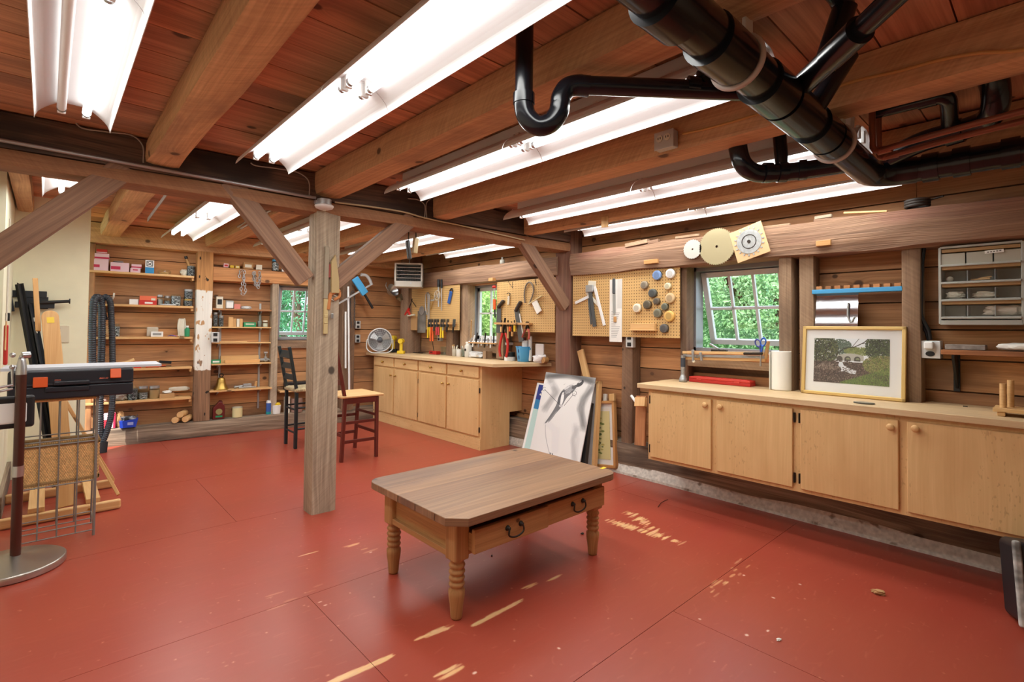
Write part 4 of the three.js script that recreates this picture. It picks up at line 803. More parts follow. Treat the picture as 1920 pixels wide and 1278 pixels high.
function jar(px1, px2, pyTop, y, back, fill, lid, label, group, f = 0.8) {
  const r = wB(px1, px2, back) / 2, h = topB((px1 + px2) / 2, pyTop, back) - y;
  const t = BT('glass_jar', label, 'jar', (px1 + px2) / 2, y + 0.0005, back, group);
  const lh = lid ? Math.min(0.018, h * 0.16) : 0;
  part(t, 'glass', lathe([[0, 0.001], [r * 0.94, 0.001], [r, r * 0.15], [r, (h - lh) * 0.86], [r * 0.86, h - lh], [r * 0.86, h]], 24), M.clear);
  if (fill) part(t, 'contents', cyl(r * 0.93, r * 0.9, h * f - 0.004, 0, h * f / 2 + 0.002, 0, 20), fill);
  if (lid) part(t, 'lid', cyl(r * 0.93, r * 0.93, lh + 0.006, 0, h - lh / 2, 0, 24), lid);
  return t;
}
function crumple(w, h, d, mat, seed, k = 0.25) {     // crumpled bag or cloth
  const g = mergeVertices(new THREE.IcosahedronGeometry(0.5, 4).deleteAttribute('uv').deleteAttribute('normal')), p = g.attributes.position;
  for (let i = 0; i < p.count; i++) { const x = p.getX(i), y = p.getY(i), z = p.getZ(i), s = 1 + k * 2 * (n3(x * 5 + seed, y * 5, z * 5 + 20, seed) - 0.5) + k * (n3(x * 11 + seed, y * 11, z * 11 + 20, seed + 3) - 0.5); p.setXYZ(i, Math.sign(x) * Math.pow(Math.abs(2 * x), 0.7) / 2 * s * w, Math.max(-0.5, Math.sign(y) * Math.pow(Math.abs(2 * y), 0.8) / 2 * s) * h + h / 2, z * s * d); }
  g.computeVertexNormals(); return uvm(toCreasedNormals(g, 0.5), 0);
}
const G1 = 'supplies on the long shelves', G2 = 'supplies on the bracket shelves', G3 = 'boxes on the thick horizontal timber';
const sy = shelfY, D0 = 0.09;
// topmost long shelf
M.pinkBox = col(230, 196, 206, 0.6); M.magenta = col(196, 44, 84, 0.6);
carton(173, 200, 487, sy[0], D0, 0.14, M.pinkBox, 'fastener_box', 'lowest pink and white box of the stack beside the wood upright', G1, { band: M.magenta, bh: 0.25, bw: 0.4, bx: -0.3, by: 0.4 });
carton(174, 201, 476, topB(187, 487, D0), D0, 0.14, M.pinkBox, 'fastener_box', 'middle pink and white box of the stack beside the wood upright', G1, { band: M.magenta, bh: 0.3 });
carton(177, 197, 468, topB(187, 476, D0), D0, 0.12, M.red, 'fastener_box', 'small red box on top of the pink stack', G1, { band: M.pinkBox, bh: 0.2 });
carton(204, 239, 493, sy[0], D0, 0.13, M.pinkBox, 'fastener_box', 'long white box with a crimson stripe on the topmost shelf', G1, { band: M.magenta, bw: 0.5, bx: -0.22, bh: 0.35, by: 0.4 });
{ const t = BT('grey_pouch', 'flat grey pouch lying on the crimson striped box', 'pouch', 218, topB(221, 493, D0) + 0.001, D0, G1); part(t, 'pouch', crumple(0.09, 0.022, 0.06, null, 3, 0.15), col(150, 148, 146, 0.5)); }
carton(241, 260, 503, sy[0], D0, 0.11, M.pinkBox, 'fastener_box', 'small pink box under another beside the blue and white carton', G1, { band: M.magenta, bw: 0.5, bh: 0.25, by: 0.6 });
carton(243, 262, 496, topB(251, 503, D0) , D0, 0.11, M.pinkBox, 'fastener_box', 'small pink box on top of another beside the blue and white carton', G1, { band: M.magenta, bh: 0.3 });
{
  const t = carton(269, 285.5, 488, sy[0], D0 - 0.02, 0.07, M.white, 'blue_carton', 'upright white and blue carton with a black crest on the topmost shelf', G1, { band: col(40, 140, 200, 0.5), bh: 0.46, by: 0.23 });
  const h = topB(277, 488, D0 - 0.02) - sy[0], m = std({ roughness: 0.6, map: printTex('crest', (g) => { g.fillStyle = '#fff'; g.fillRect(0, 0, 64, 64); g.strokeStyle = '#15202a'; g.lineWidth = 7; g.strokeRect(6, 6, 52, 52); g.beginPath(); g.moveTo(14, 14); g.lineTo(32, 40); g.lineTo(50, 14); g.moveTo(14, 50); g.quadraticCurveTo(32, 26, 50, 50); g.stroke(); }) });
  part(t, 'crest', new THREE.PlaneGeometry(h * 0.42, h * 0.42).translate(0, h * 0.73, 0.0362), m);
}
{ const t = BT('clear_bag', 'clear plastic bag of fittings on the topmost shelf', 'bag', 305, sy[0], D0, G1); part(t, 'bag', crumple(0.12, 0.06, 0.08, null, 5), M.clear); part(t, 'fittings', crumple(0.08, 0.03, 0.05, null, 6), M.pine); }
{ const t = jar(347, 364, 497, sy[0], D0, M.screwsDark, null, 'jar of dark screws holding a brush on the topmost shelf', G1, 0.9); const h = topB(355, 497, D0) - sy[0]; part(t, 'brush_handle', rod([-0.01, h * 0.7, 0], [-0.045, h + 0.07, -0.02], 0.014), M.pineDark); part(t, 'bristles', rod([-0.045, h + 0.07, -0.02], [-0.055, h + 0.1, -0.022], 0.017), M.black); }
{ const t = BT('cloth_bundle', 'white cloth bundle leaning on the jar of dark screws', 'cloth', 342, sy[0], D0 + 0.02, G1); part(t, 'bundle', crumple(0.07, 0.075, 0.06, null, 9), M.offWhite); }
// second
carton(241, 258, 561, sy[1], D0, 0.07, M.white, 'card_box', 'small white box at the start of the second shelf', G1);
carton(259, 292, 563, sy[1], D0, 0.1, M.red, 'fastener_box', 'red and white box under the orange one on the second shelf', G1, { band: M.white, bh: 0.35, bw: 0.45, bx: 0.05, by: 0.45 });
carton(260, 292, 555, topB(275, 563, D0), D0, 0.1, col(226, 110, 74, 0.6), 'fastener_box', 'orange box on top of the red and white box', G1, { band: M.offWhite, bw: 0.25, bx: 0.3, bh: 0.5 });
jar(293, 304, 553, sy[1], D0 - 0.02, M.silver, M.galv, 'slim jar of bright bolts on the second shelf', G1, 0.6);
jar(306, 317, 555, sy[1], D0 + 0.01, M.screws, M.galv, 'small jar of washers on the second shelf', G1, 0.5);
jar(318, 338, 552, sy[1], D0, M.screws, null, 'wide jar heaped with screws on the second shelf', G1, 0.85);
{ const t = BT('nail_strip', 'strip of bright nails lying before the jars', 'nails', 314, sy[1], D0 - 0.06, G1); part(t, 'strip', rb(0.15, 0.016, 0.025, 0, 0.008, 0, 0.003), M.silver); }
jar(342, 360, 561, sy[1], D0, M.screwsDark, M.brass, 'lower brass lidded jar of dark nails beside the painted post', G1, 0.85);
jar(343, 360, 543, topB(351, 561, D0), D0, M.screwsDark, M.galv, 'upper jar of dark nails stacked beside the painted post', G1, 0.85);
// third
{ const t = BT('paper_bag', 'crumpled brown paper bag behind the vacuum hose', 'bag', 197, sy[2], D0, G1); part(t, 'bag', crumple(0.1, 0.11, 0.08, null, 12, 0.35), M.kraft); }
jar(212, 225, 607, sy[2], D0, M.screws, null, 'clear jar of bolts beside the vacuum hose', G1, 0.8);
{ const t = BT('clear_bag', 'clear bag standing behind a white card on the third shelf', 'bag', 286, sy[2], D0 + 0.03, G1); part(t, 'bag', rb(0.105, 0.105, 0.03, 0, 0.054, 0, 0.012), col(196, 184, 166, 0.3)); }
carton(283, 306, 621.5, sy[2], D0 - 0.03, 0.05, M.white, 'card_box', 'small white card box with grey print on the third shelf', G1, { mark: col(150, 150, 150, 0.7), my: 0.5 });
{ const t = BT('rope_hank', 'white rope hank in a clear bag beside a green bottle', 'rope', 342, sy[2], D0, G1); part(t, 'hank', [-0.03, -0.015, 0, 0.015].map((x, i) => tube([[x, 0.01, 0.01 * i], [x - 0.01, 0.12, 0.01], [x, 0.2, 0], [x + 0.01, 0.12, -0.02], [x + 0.005, 0.01, -0.01]], 0.011, 30)), M.offWhite); }
{ const t = BT('green_bottle', 'small green bottle beside the rope hank', 'bottle', 351, sy[2], D0 - 0.05, G1); part(t, 'body', lathe([[0, 0], [0.024, 0], [0.025, 0.01], [0.025, 0.085], [0.012, 0.1], [0.012, 0.108]], 20), M.green); part(t, 'cap', cyl(0.014, 0.014, 0.02, 0, 0.115, 0, 16), M.white); }
{ const t = BT('wire_scraps', 'loose coloured wire scraps at the end of the third shelf', 'wire', 325, sy[2], D0, G1); for (let i = 0; i < 5; i++) part(t, 'wire', tube([[-0.05 + 0.02 * i, 0.006, -0.02], [-0.02 + 0.02 * i, 0.016, 0.01], [0.03 + 0.01 * i, 0.006, 0.02]], 0.003, 16), [M.blue, M.red, M.kraft, M.offWhite, M.black][i]); }
// fourth
{ const t = BT('patterned_can', 'round black and white patterned tin behind the vacuum hose', 'can', 186, sy[3], D0, G1); part(t, 'can', cyl(0.058, 0.058, 0.075, 0, 0.038, 0, 28), std({ map: dataTex(64, 64, (u, v) => (vn(u * 14, v * 8, 14, 8, 811) > 0.5 ? [226, 226, 226] : [40, 44, 60])), roughness: 0.5 })); }
single('wood_stick', 'pale driftwood stick lying on the fourth shelf', 'stick', tube([P2(196, D0).setY(sy[3] + 0.03), P2(215, D0).setY(sy[3] + 0.045), P2(238, D0).setY(sy[3] + 0.055), P2(254, D0).setY(sy[3] + 0.088)], 0.022, 40, 12), M.pine, [0, 0, 0], 0, G1);
carton(253, 267, 677.5, sy[3], D0 - 0.02, 0.06, M.red, 'fastener_box', 'small red box with a white stripe on the fourth shelf', G1, { band: M.white, bh: 0.18, by: 0.5, bw: 0.8 });
{ const t = BT('orange_hand_tool', 'orange and black hand tool on the fourth shelf', 'tool', 290, sy[3], D0 - 0.02, G1); part(t, 'body', [rb(0.13, 0.03, 0.05, -0.01, 0.017, 0, 0.01), rb(0.06, 0.02, 0.03, 0.08, 0.014, 0, 0.006)], M.orange); part(t, 'jaws', [bar([-0.09, 0.06, -0.01], [0.02, 0.04, -0.01], 0.014, 0.016), bar([-0.06, 0.045, -0.01], [0.15, 0.05, -0.01], 0.012, 0.012), bar([0.05, 0.06, -0.01], [0.16, 0.05, 0.01], 0.02, 0.03), bar([0.06, 0.012, 0.02], [0.16, 0.014, 0.02], 0.01, 0.008)], M.black); }
// lowest
{ const t = BT('paper_bag', 'torn brown paper bag at the back of the lowest shelf', 'bag', 243, sy[4], D0 + 0.055, G1); part(t, 'bag', crumple(0.19, 0.14, 0.04, null, 17, 0.3), M.kraft); }
{ const t = BT('cloth_bundle', 'grey rags and gloves heaped on the lowest shelf', 'rags', 226, sy[4], D0 - 0.03, G1); part(t, 'rags', crumple(0.14, 0.09, 0.1, null, 19, 0.35), col(150, 140, 126, 0.9)); }
jar(241, 262, 725, sy[4], D0 - 0.02, M.screwsDark, null, 'open jar of dark screws on the lowest shelf', G1, 0.85);
jar(262, 281, 724, sy[4], D0, M.screws, M.galv, 'lidded jar of nails on the lowest shelf', G1, 0.5);
jar(282, 303, 723.5, sy[4], D0, M.kraft, M.galv, 'lidded jar of brown plugs on the lowest shelf', G1, 0.7);
{ const t = carton(302, 330, 737, sy[4], D0 - 0.01, 0.09, M.kraft, 'card_tray', 'open cardboard tray of small parts on the lowest shelf', G1); part(t, 'parts', crumple(0.08, 0.03, 0.06, null, 23).translate(0, 0.05, 0), M.paper); }
single('foam_strip', 'white foam strip leaning at the back of the lowest shelf', 'foam', crumple(0.2, 0.05, 0.03, null, 27, 0.12), M.offWhite, P2(339, D0 + 0.05).setY(sy[4] + 0.06), BA, G1);
carton(186, 206, 745, sy[4], D0 - 0.02, 0.08, col(120, 74, 52, 0.7), 'fastener_box', 'brown box with pale lettering behind the vacuum hose', G1, { mark: col(180, 160, 150, 0.7), my: 0.5 });
// on the sill
const sillY = 0.184;
{ const t = BT('pink_folder', 'pink and white folder standing on the sill behind the hose', 'folder', 204, sillY, 0.07, G1); part(t, 'folder', rb(0.15, 0.16, 0.05, 0, 0.08, 0, 0.003), M.pinkBox); part(t, 'red_panel', bx(0.1, 0.08, 0.002, -0.02, 0.05, 0.026), col(212, 60, 78, 0.6)); part(t, 'edge', bx(0.018, 0.158, 0.051, 0.068, 0.08, 0), M.magenta); }
{ const t = BT('leather_bag', 'tan leather pouch slumped on the sill', 'pouch', 229, sillY, 0.08, G1); part(t, 'pouch', crumple(0.07, 0.16, 0.06, null, 33, 0.2), M.kraft); }
{ const t = BT('blue_bin', 'blue plastic parts bin heaped with hardware on the sill', 'bin', 246, sillY, 0.04, G1); part(t, 'bin', prism([[-0.072, 0], [0.062, 0], [0.08, 0.085], [-0.08, 0.07]], 0.1).translate(0, 0, -0.05), col(26, 60, 170, 0.45)); part(t, 'hardware', [crumple(0.12, 0.05, 0.08, null, 35).translate(0, 0.065, 0), ...[0, 1, 2, 3, 4].map((i) => rod([-0.06 + i * 0.03, 0.07, 0], [-0.07 + i * 0.036, 0.125 - 0.012 * (i % 2), 0.01], 0.004))], M.screwsDark); part(t, 'label', bx(0.05, 0.03, 0.001, 0.015, 0.04, 0.0507), col(150, 160, 210, 0.6)); }
[[337, 783, 0.0], [356, 787, 0.0], [346.5, 778, 0.056]].forEach(([px, py, b], i) => { const p = P2(px, 0.06); p.y = sillY + 0.036 + b * 1.0; const g = cyl(0.033, 0.033, 0.15, 0, 0, 0, 20).rotateX(Math.PI / 2).rotateY(-0.5); single('wood_dowel', b ? 'short pale dowel lying on top of two others beside the post' : 'short pale dowel under another on the sill beside the post', 'dowel', uvm(g, 2), M.pine, p, 0, 'dowels piled on the sill'); });
// ---- bracket shelves
const s2 = shelf2Y, E0 = 0.12;
carton(404, 416, 556, s2[0], E0, 0.06, M.offWhite, 'card_box', 'upright white box with a black mark on the topmost bracket shelf', G2, { mark: M.black, my: 0.55 });
carton(416, 421, 563, s2[0], E0, 0.05, M.kraft, 'card_box', 'narrow beige box between the white box and the labelled tin', G2);
{ const t = BT('labelled_tin', 'grey tin with a white label on the topmost bracket shelf', 'tin', 429, s2[0], E0, G2); part(t, 'tin', rb(0.09, 0.098, 0.06, 0, 0.05, 0, 0.012), M.galv); part(t, 'label', bx(0.07, 0.07, 0.002, 0, 0.045, 0.0302), M.white); }
carton(437, 449, 570, s2[0], E0, 0.06, col(216, 130, 116, 0.6), 'sachet_box', 'low salmon coloured packet on the topmost bracket shelf', G2);
{ const t = BT('clear_bag', 'flat silvery plastic bag on the topmost bracket shelf', 'bag', 460, s2[0], E0, G2); part(t, 'bag', crumple(0.12, 0.04, 0.07, null, 41, 0.2), col(200, 200, 198, 0.25)); }
jar(399, 408, 586, s2[1], E0, M.screwsDark, M.galv, 'taller jar of nails beside the white painted post', G2, 0.85);
jar(409, 419, 592, s2[1], E0, M.screwsDark, M.galv, 'shorter jar of nails beside the taller one', G2, 0.8);
carton(427.5, 436, 594, s2[1], E0, 0.05, M.pine, 'wood_block', 'tall wood block on the second bracket shelf', G2);
carton(436, 442, 597, s2[1], E0, 0.05, M.pineDark, 'wood_block', 'narrow wood block beside the tall one', G2);
carton(443, 448, 597.5, s2[1], E0, 0.05, M.offWhite, 'wood_block', 'pale narrow block beside a thin gap on the second bracket shelf', G2);
carton(448.5, 454, 597.5, s2[1], E0, 0.05, M.pine, 'wood_block', 'wood block at the end of the row of blocks', G2);
carton(456, 479, 604, s2[1], E0, 0.06, M.green, 'green_packet', 'long green packet on the second bracket shelf', G2, { band: M.offWhite, bh: 0.2, by: 0.6, bw: 0.7 });
jar(482, 490.5, 585, s2[1], E0, M.silver, M.clear, 'tall clear tube of bits on the second bracket shelf', G2, 0.4);
jar(492, 502, 601, s2[1], E0, M.offWhite, M.offWhite, 'small white tub at the end of the second bracket shelf', G2, 0.6);
single('wood_strip', 'thin pale wood strip on the third bracket shelf', 'wood strip', rb(wB(413, 464, E0), 0.012, 0.04, 0, 0, 0, 0.002, 0), M.pine, P2(438, E0).setY(s2[2] + 0.0065), BA);
carton(397, 415, 674, s2[3], E0 - 0.02, 0.05, M.green, 'seed_packet', 'green and white packet on the fourth bracket shelf', G2, { mark: M.white, my: 0.5 });
single('wood_offcut', 'wide pale board offcut at the back of the fourth bracket shelf', 'board', rb(wB(416, 487, E0), 0.085, 0.03, 0, 0, 0, 0.002, 0), M.pine, P2(451, E0 + 0.02).setY(s2[3] + 0.043), BA);
single('wood_offcut', 'narrow board offcut at the front of the fourth bracket shelf', 'board', rb(wB(422, 487, E0), 0.038, 0.045, 0, 0, 0, 0.002, 0), tint(M.pine, 1, 0.9, 0.82), P2(456, E0 - 0.03).setY(s2[3] + 0.02), BA);
{ const t = BT('metal_clamp', 'small steel vise clamp at the end of the fourth bracket shelf', 'clamp', 499, s2[3], E0, G2); part(t, 'body', [rb(0.1, 0.03, 0.03, -0.02, 0.03, 0, 0.006), rb(0.03, 0.06, 0.03, 0.0, 0.035, 0, 0.006), bar([0.02, 0.04, 0], [0.1, -0.0, 0.03], 0.018, 0.018)], M.galv); part(t, 'screw', [rod([0, 0.06, 0], [0, 0.12, 0], 0.008), rod([-0.02, 0.115, 0], [0.02, 0.115, 0], 0.014, 14)], M.steel); }
{ const t = BT('brass_bell', 'large brass hand bell on the lowest bracket shelf', 'bell', 417, s2[4], E0 - 0.03, G2); part(t, 'bell', lathe([[0.074, 0], [0.078, 0.004], [0.074, 0.016], [0.058, 0.045], [0.046, 0.085], [0.043, 0.12], [0.03, 0.14], [0.01, 0.148], [0, 0.149]], 32), M.brass); part(t, 'handle', [new THREE.TorusGeometry(0.02, 0.006, 8, 20).translate(0, 0.168, 0)], M.iron); }
{ const t = BT('hand_plane', 'small metal hand plane with a wooden grip on the lowest bracket shelf', 'plane', 466, s2[4], E0 - 0.02, G2); part(t, 'sole', rb(0.19, 0.018, 0.045, 0, 0.01, 0, 0.004), M.steel); part(t, 'grip', rb(0.03, 0.08, 0.03, 0.085, 0.055, 0, 0.01).rotateZ(-0.15), M.pineDark); part(t, 'iron_body', [rb(0.09, 0.04, 0.04, 0, 0.035, 0, 0.008), rod([-0.12, 0.02, 0], [-0.05, 0.03, 0], 0.012), new THREE.SphereGeometry(0.018, 14, 10).translate(-0.13, 0.018, 0)], M.galv); }
{ const t = BT('oil_jug', 'maroon plastic oil jug with a round yellow label on the sill', 'jug', 413.5, sillY, 0.07, G2); const g = prism([[-0.058, 0], [0.052, 0], [0.056, 0.1], [0.05, 0.15], [0.03, 0.165], [0.03, 0.185], [0.0, 0.185], [-0.02, 0.16], [-0.055, 0.12]], 0.06, 0.006).translate(0, 0.006, -0.03); part(t, 'body', g, M.maroon); part(t, 'label', cyl(0.034, 0.034, 0.002, 0, 0, 0, 24).rotateX(Math.PI / 2).translate(0.0, 0.085, 0.037), col(150, 140, 90, 0.5)); part(t, 'green_strip', bx(0.07, 0.02, 0.002, 0, 0.03, 0.037), M.green); part(t, 'cap', cyl(0.015, 0.015, 0.022, 0.015, 0.202, 0, 14), M.maroon); }
{ const t = BT('cream_tin', 'round cream paint tin on the sill', 'tin', 448.5, sillY, 0.07, G2); part(t, 'tin', cyl(0.055, 0.055, 0.115, 0, 0.058, 0, 30), col(226, 214, 160, 0.4)); part(t, 'rim', new THREE.TorusGeometry(0.054, 0.004, 8, 30).rotateX(Math.PI / 2).translate(0, 0.115, 0), M.galv); }
{ const t = BT('spray_can', 'blue spray can with a teal base on the sill', 'can', 507, sillY, 0.07, G2); part(t, 'can', cyl(0.031, 0.031, 0.14, 0, 0.07, 0, 24), col(60, 96, 170, 0.35)); part(t, 'band', cyl(0.0315, 0.0315, 0.03, 0, 0.018, 0, 24), col(30, 150, 150, 0.4)); part(t, 'cap', cyl(0.024, 0.03, 0.03, 0, 0.154, 0, 20), M.white); }
{ const t = BT('white_tub', 'white tub with a crumpled yellow rag on the sill', 'tub', 521, sillY, 0.07, G2); part(t, 'tub', cyl(0.052, 0.046, 0.105, 0, 0.053, 0, 26), M.white); part(t, 'rag', crumple(0.07, 0.04, 0.06, null, 51).translate(0.01, 0.095, 0), M.yellow); }
{ const t = BT('paper_roll', 'cream cylinder standing on the sill behind the dark chair', 'tube', 541, sillY, 0.07); part(t, 'roll', cyl(0.036, 0.036, 0.2, 0, 0.1, 0, 24), M.offWhite); }
{ const t = BT('copper_tin', 'pinkish brown tin on the sill behind the dark chair', 'tin', 559, sillY, 0.07); part(t, 'tin', cyl(0.07, 0.07, 0.17, 0, 0.085, 0, 28), col(150, 118, 104, 0.6)); }
{ const y = topB(545, 731, 0.06), t = BT('low_shelf', 'low pine shelf under the small window behind the dark chair', 'shelf', 556, y, 0.1); part(t, 'board', rb(0.5, 0.02, 0.16, 0.05, -0.01, 0, 0.002, 0), M.pine); part(t, 'leg', [rb(0.02, y - 0.2, 0.02, 0.28, -(y - 0.2) / 2 - 0.02, -0.05, 0.002, 1)], M.studDark);
  const b = BT('black_strongbox', 'black metal box with a wire handle on the low shelf', 'box', 556, y + 0.0005, 0.1); part(b, 'body', rb(0.34, 0.1, 0.13, 0.04, 0.05, 0, 0.008), M.black); part(b, 'handle', tube([[-0.04, 0.06, 0.066], [-0.03, 0.035, 0.08], [0.06, 0.03, 0.082], [0.1, 0.06, 0.08], [0.13, 0.07, 0.066]], 0.006, 30), M.steel); part(b, 'lock', cyl(0.018, 0.018, 0.006, 0, 0, 0, 16).rotateX(Math.PI / 2).translate(-0.09, 0.05, 0.067), M.steel); }
// ---- on and under the thick horizontal timber
const gy = topB(470, 503.5, 0.06) ;
const girtTop = 1.96;
carton(416, 425, 494, girtTop, 0.1, 0.05, M.pinkBox, 'match_box', 'small white and red box on the thick timber', G3, { mark: M.red, my: 0.5 });
carton(428, 435.5, 497.5, girtTop, 0.1, 0.05, M.yellow, 'match_box', 'small yellow box beside the white and red one', G3);
carton(438, 446, 498, girtTop, 0.1, 0.05, M.yellow, 'match_box', 'small yellow box with a pale label beside the big buff box', G3, { mark: M.offWhite, my: 0.5 });
carton(453, 471, 492, girtTop, 0.1, 0.06, M.kraft, 'buff_box', 'buff box with a white label on the thick timber', G3, { band: M.offWhite, bw: 0.7, bh: 0.45, by: 0.45 });
carton(477, 488, 496.5, girtTop, 0.1, 0.05, M.offWhite, 'card_box', 'small cream box on the thick timber', G3);
jar(507, 520.5, 487, girtTop, 0.1, M.screws, M.skyBlue, 'clear jar with a blue lid on the thick timber', G3, 0.75);
carton(526, 534, 500, girtTop, 0.1, 0.04, M.white, 'card_box', 'tiny white box beside the blue lidded jar', G3);
function chain(pts, r, mat, parent, name = 'link') {  // links along a curve
  const c = new THREE.CatmullRomCurve3(pts, false, 'centripetal'), n = Math.max(4, Math.round(c.getLength() / (r * 4.2))), gs = [];
  for (let i = 0; i < n; i++) { const g = new THREE.TorusGeometry(r * 1.6, r * 0.45, 5, 10).scale(1, 1.5, 1).rotateY(i % 2 ? Math.PI / 2 : 0), d = c.getTangentAt((i + 0.5) / n), q = new THREE.Quaternion().setFromUnitVectors(V(0, 1, 0), d), p = c.getPointAt((i + 0.5) / n); gs.push(g.applyQuaternion(q).translate(p.x, p.y, p.z)); }
  const m = part(parent, name, gs, mat); m.userData.kind = 'stuff'; return m;
}
{
  const A = (px, py) => atB(px, py, 0.015);
  const t = thing('hanging_chain', 'bright steel chain with a long loop hung on the thick timber', 'chain');
  chain([A(449, 520), A(450, 509), A(457, 506), A(458, 516), A(455, 530), A(452, 545), A(455, 551), A(460, 549), A(459, 535), A(456, 515)], 0.008, M.steel, t, 'links');
  const u = thing('hanging_chain', 'chain hung in a pointed bundle on the thick timber', 'chain');
  chain([A(475, 510), A(476, 525), A(483, 540), A(487, 530), A(488, 510)], 0.008, M.galv, u, 'links'); chain([A(477, 509), A(480, 530), A(484, 536), A(486, 520), A(487, 509)], 0.008, M.galv, u, 'links');
}
// double outlets on the back wall
function outlet(p, ry, label, s = 1, mat) {
  const t = thing('double_outlet', label, 'outlet', p, ry, 'electrical outlets'); const w = 0.075 * s, h = 0.115 * s;
  part(t, 'box', rb(w, h, 0.045, 0, 0, -0.012, 0.004), mat || col(206, 208, 206, 0.4, 0.2));
  for (const y of [0.26, -0.26]) part(t, 'socket', rb(w * 0.52, h * 0.3, 0.006, 0, y * h, 0.012, 0.0029), M.black);
  return t;
}
outlet(atB(403.5, 632, -0.02), BA, 'double outlet on the side of the white painted post', 1.05);
outlet(atB(671, 608.5, 0.13), BA, 'upper double outlet above the fan end of the workbench', 0.95);
outlet(atB(670.5, 634.5, 0.13), BA, 'lower double outlet above the fan end of the workbench', 0.95);
{
  const t = thing('hanging_tube', 'long white plastic tube hung on the dark post', 'tube'); part(t, 'tube', rod(atB(653, 537, -0.04), atB(655, 745, -0.08), 0.013, 12), M.whiteMetal);
  const u = thing('white_strip', 'short white strip leaning on the dark post', 'strip'); part(u, 'strip', rod(atB(648, 584, -0.03), atB(648, 690, -0.05), 0.012, 10), M.white);
  const c = thing('hanging_chain', 'dark steel chain doubled over a nail on the dark post', 'chain');
  chain([[659, 614], [657, 580], [658, 552], [661, 545], [664, 552], [665, 580], [664, 614]].map(([a, b]) => atB(a, b, -0.03)), 0.006, M.darkSteel, c, 'links');
}
// ================================================================== WINDOW WALL: PEGBOARDS AND TOOLS
const WA = -Math.PI / 2;                              // local +x runs along +z, local +z faces the room
const WT = (name, label, cat, px, py, X, group) => thing(name, label, cat, atX(px, py, X), WA, group);
const lw = (t, px, py, X) => { const p = atX(px, py, X ?? t.position.x); return [p.z - t.position.z, p.y - t.position.y, t.position.x - p.x]; };
const wW = (a, b, X) => Math.abs(atX(b, 600, X).z - atX(a, 600, X).z);
const PGX = 3.785;
const pegTex = dataTex(64, 64, (u, v) => { const d = Math.hypot(u - 0.5, v - 0.5), k = ss(0.15, 0.2, d), n = 0.97 + 0.06 * vn(u * 9, v * 9, 9, 9, 91); return [[212, 90], [172, 58], [112, 34]].map(([a, b]) => (a * k + b * (1 - k)) * n); }, true, [1 / 0.0254, 1 / 0.0254]);
M.peg = std({ map: pegTex, roughness: 0.7 });
const pegTexFar = pegTex; M.pegFar = M.peg;
const pegboard = (p1, p2, yT, yB, label, mat) => { const a = atX(p1, 560, PGX).z, b = atX(p2, 560, PGX).z; return single('pegboard', label, 'pegboard', bx(0.007, yT - yB, b - a, PGX, (yT + yB) / 2, (a + b) / 2, 2), mat); };
pegboard(1074.5, 1275, 1.8, 1.212, 'pegboard with round jar lids and measuring squares', M.peg);
pegboard(932, 1041, 1.8, 1.24, 'pegboard with hand saws and a wire loop', M.peg);
pegboard(772, 862, 1.815, 1.245, 'pegboard in the far corner with a hand drill and pliers', M.pegFar);
{
  const lids = [[1234, 516, 7.8, [126, 156, 206], 'pale blue'], [1259, 513, 7.8, [232, 230, 226], 'white'], [1210, 534.5, 6.6, [150, 138, 120], 'grey ringed'], [1254, 536.5, 5.6, [224, 214, 180], 'small cream'], [1225.5, 549.5, 7.2, [84, 88, 86], 'dark slate'], [1258.5, 559, 8, [206, 178, 136], 'beige'], [1233, 564.8, 5.6, [104, 92, 78], 'small brown'], [1196.5, 577.5, 7.6, [232, 220, 196], 'ivory'], [1215.5, 571, 7.2, [104, 94, 76], 'olive brown'], [1248.5, 575, 5.8, [110, 112, 96], 'small olive'], [1235, 587, 7.2, [128, 124, 104], 'grey green'], [1257, 592.5, 8.6, [224, 180, 100], 'mustard'], [1247, 615.5, 7.2, [96, 92, 90], 'charcoal ringed']];
  for (const [px, py, r, c, n] of lids) {
    const t = WT('jar_lid', n + ' round jar lid fixed to the pegboard', 'lid', px, py, PGX - 0.004, 'round lids on the pegboard'), R = r * 0.00535 * 0.97;
    part(t, 'lid', lathe([[0, 0.03], [R * 0.8, 0.03], [R * 0.95, 0.027], [R, 0.02], [R, 0], [0, 0]], 28).rotateX(Math.PI / 2), col(...c, 0.5));
    part(t, 'inner_disc', cyl(R * 0.62, R * 0.62, 0.003, 0, 0, 0, 24).rotateX(Math.PI / 2).translate(0, 0, 0.0305), col(...c.map((x) => x * 0.82), 0.6));
  }
  const t = WT('wood_ledge', 'small orange wood block on the pegboard under the lids', 'wood block', 1209, 612, PGX - 0.004); part(t, 'block', rb(0.235, 0.05, 0.04, 0, 0, 0.02, 0.003, 0), M.pine); part(t, 'ledge', rb(0.25, 0.012, 0.05, 0, -0.03, 0.025, 0.002, 0), M.pine);
}
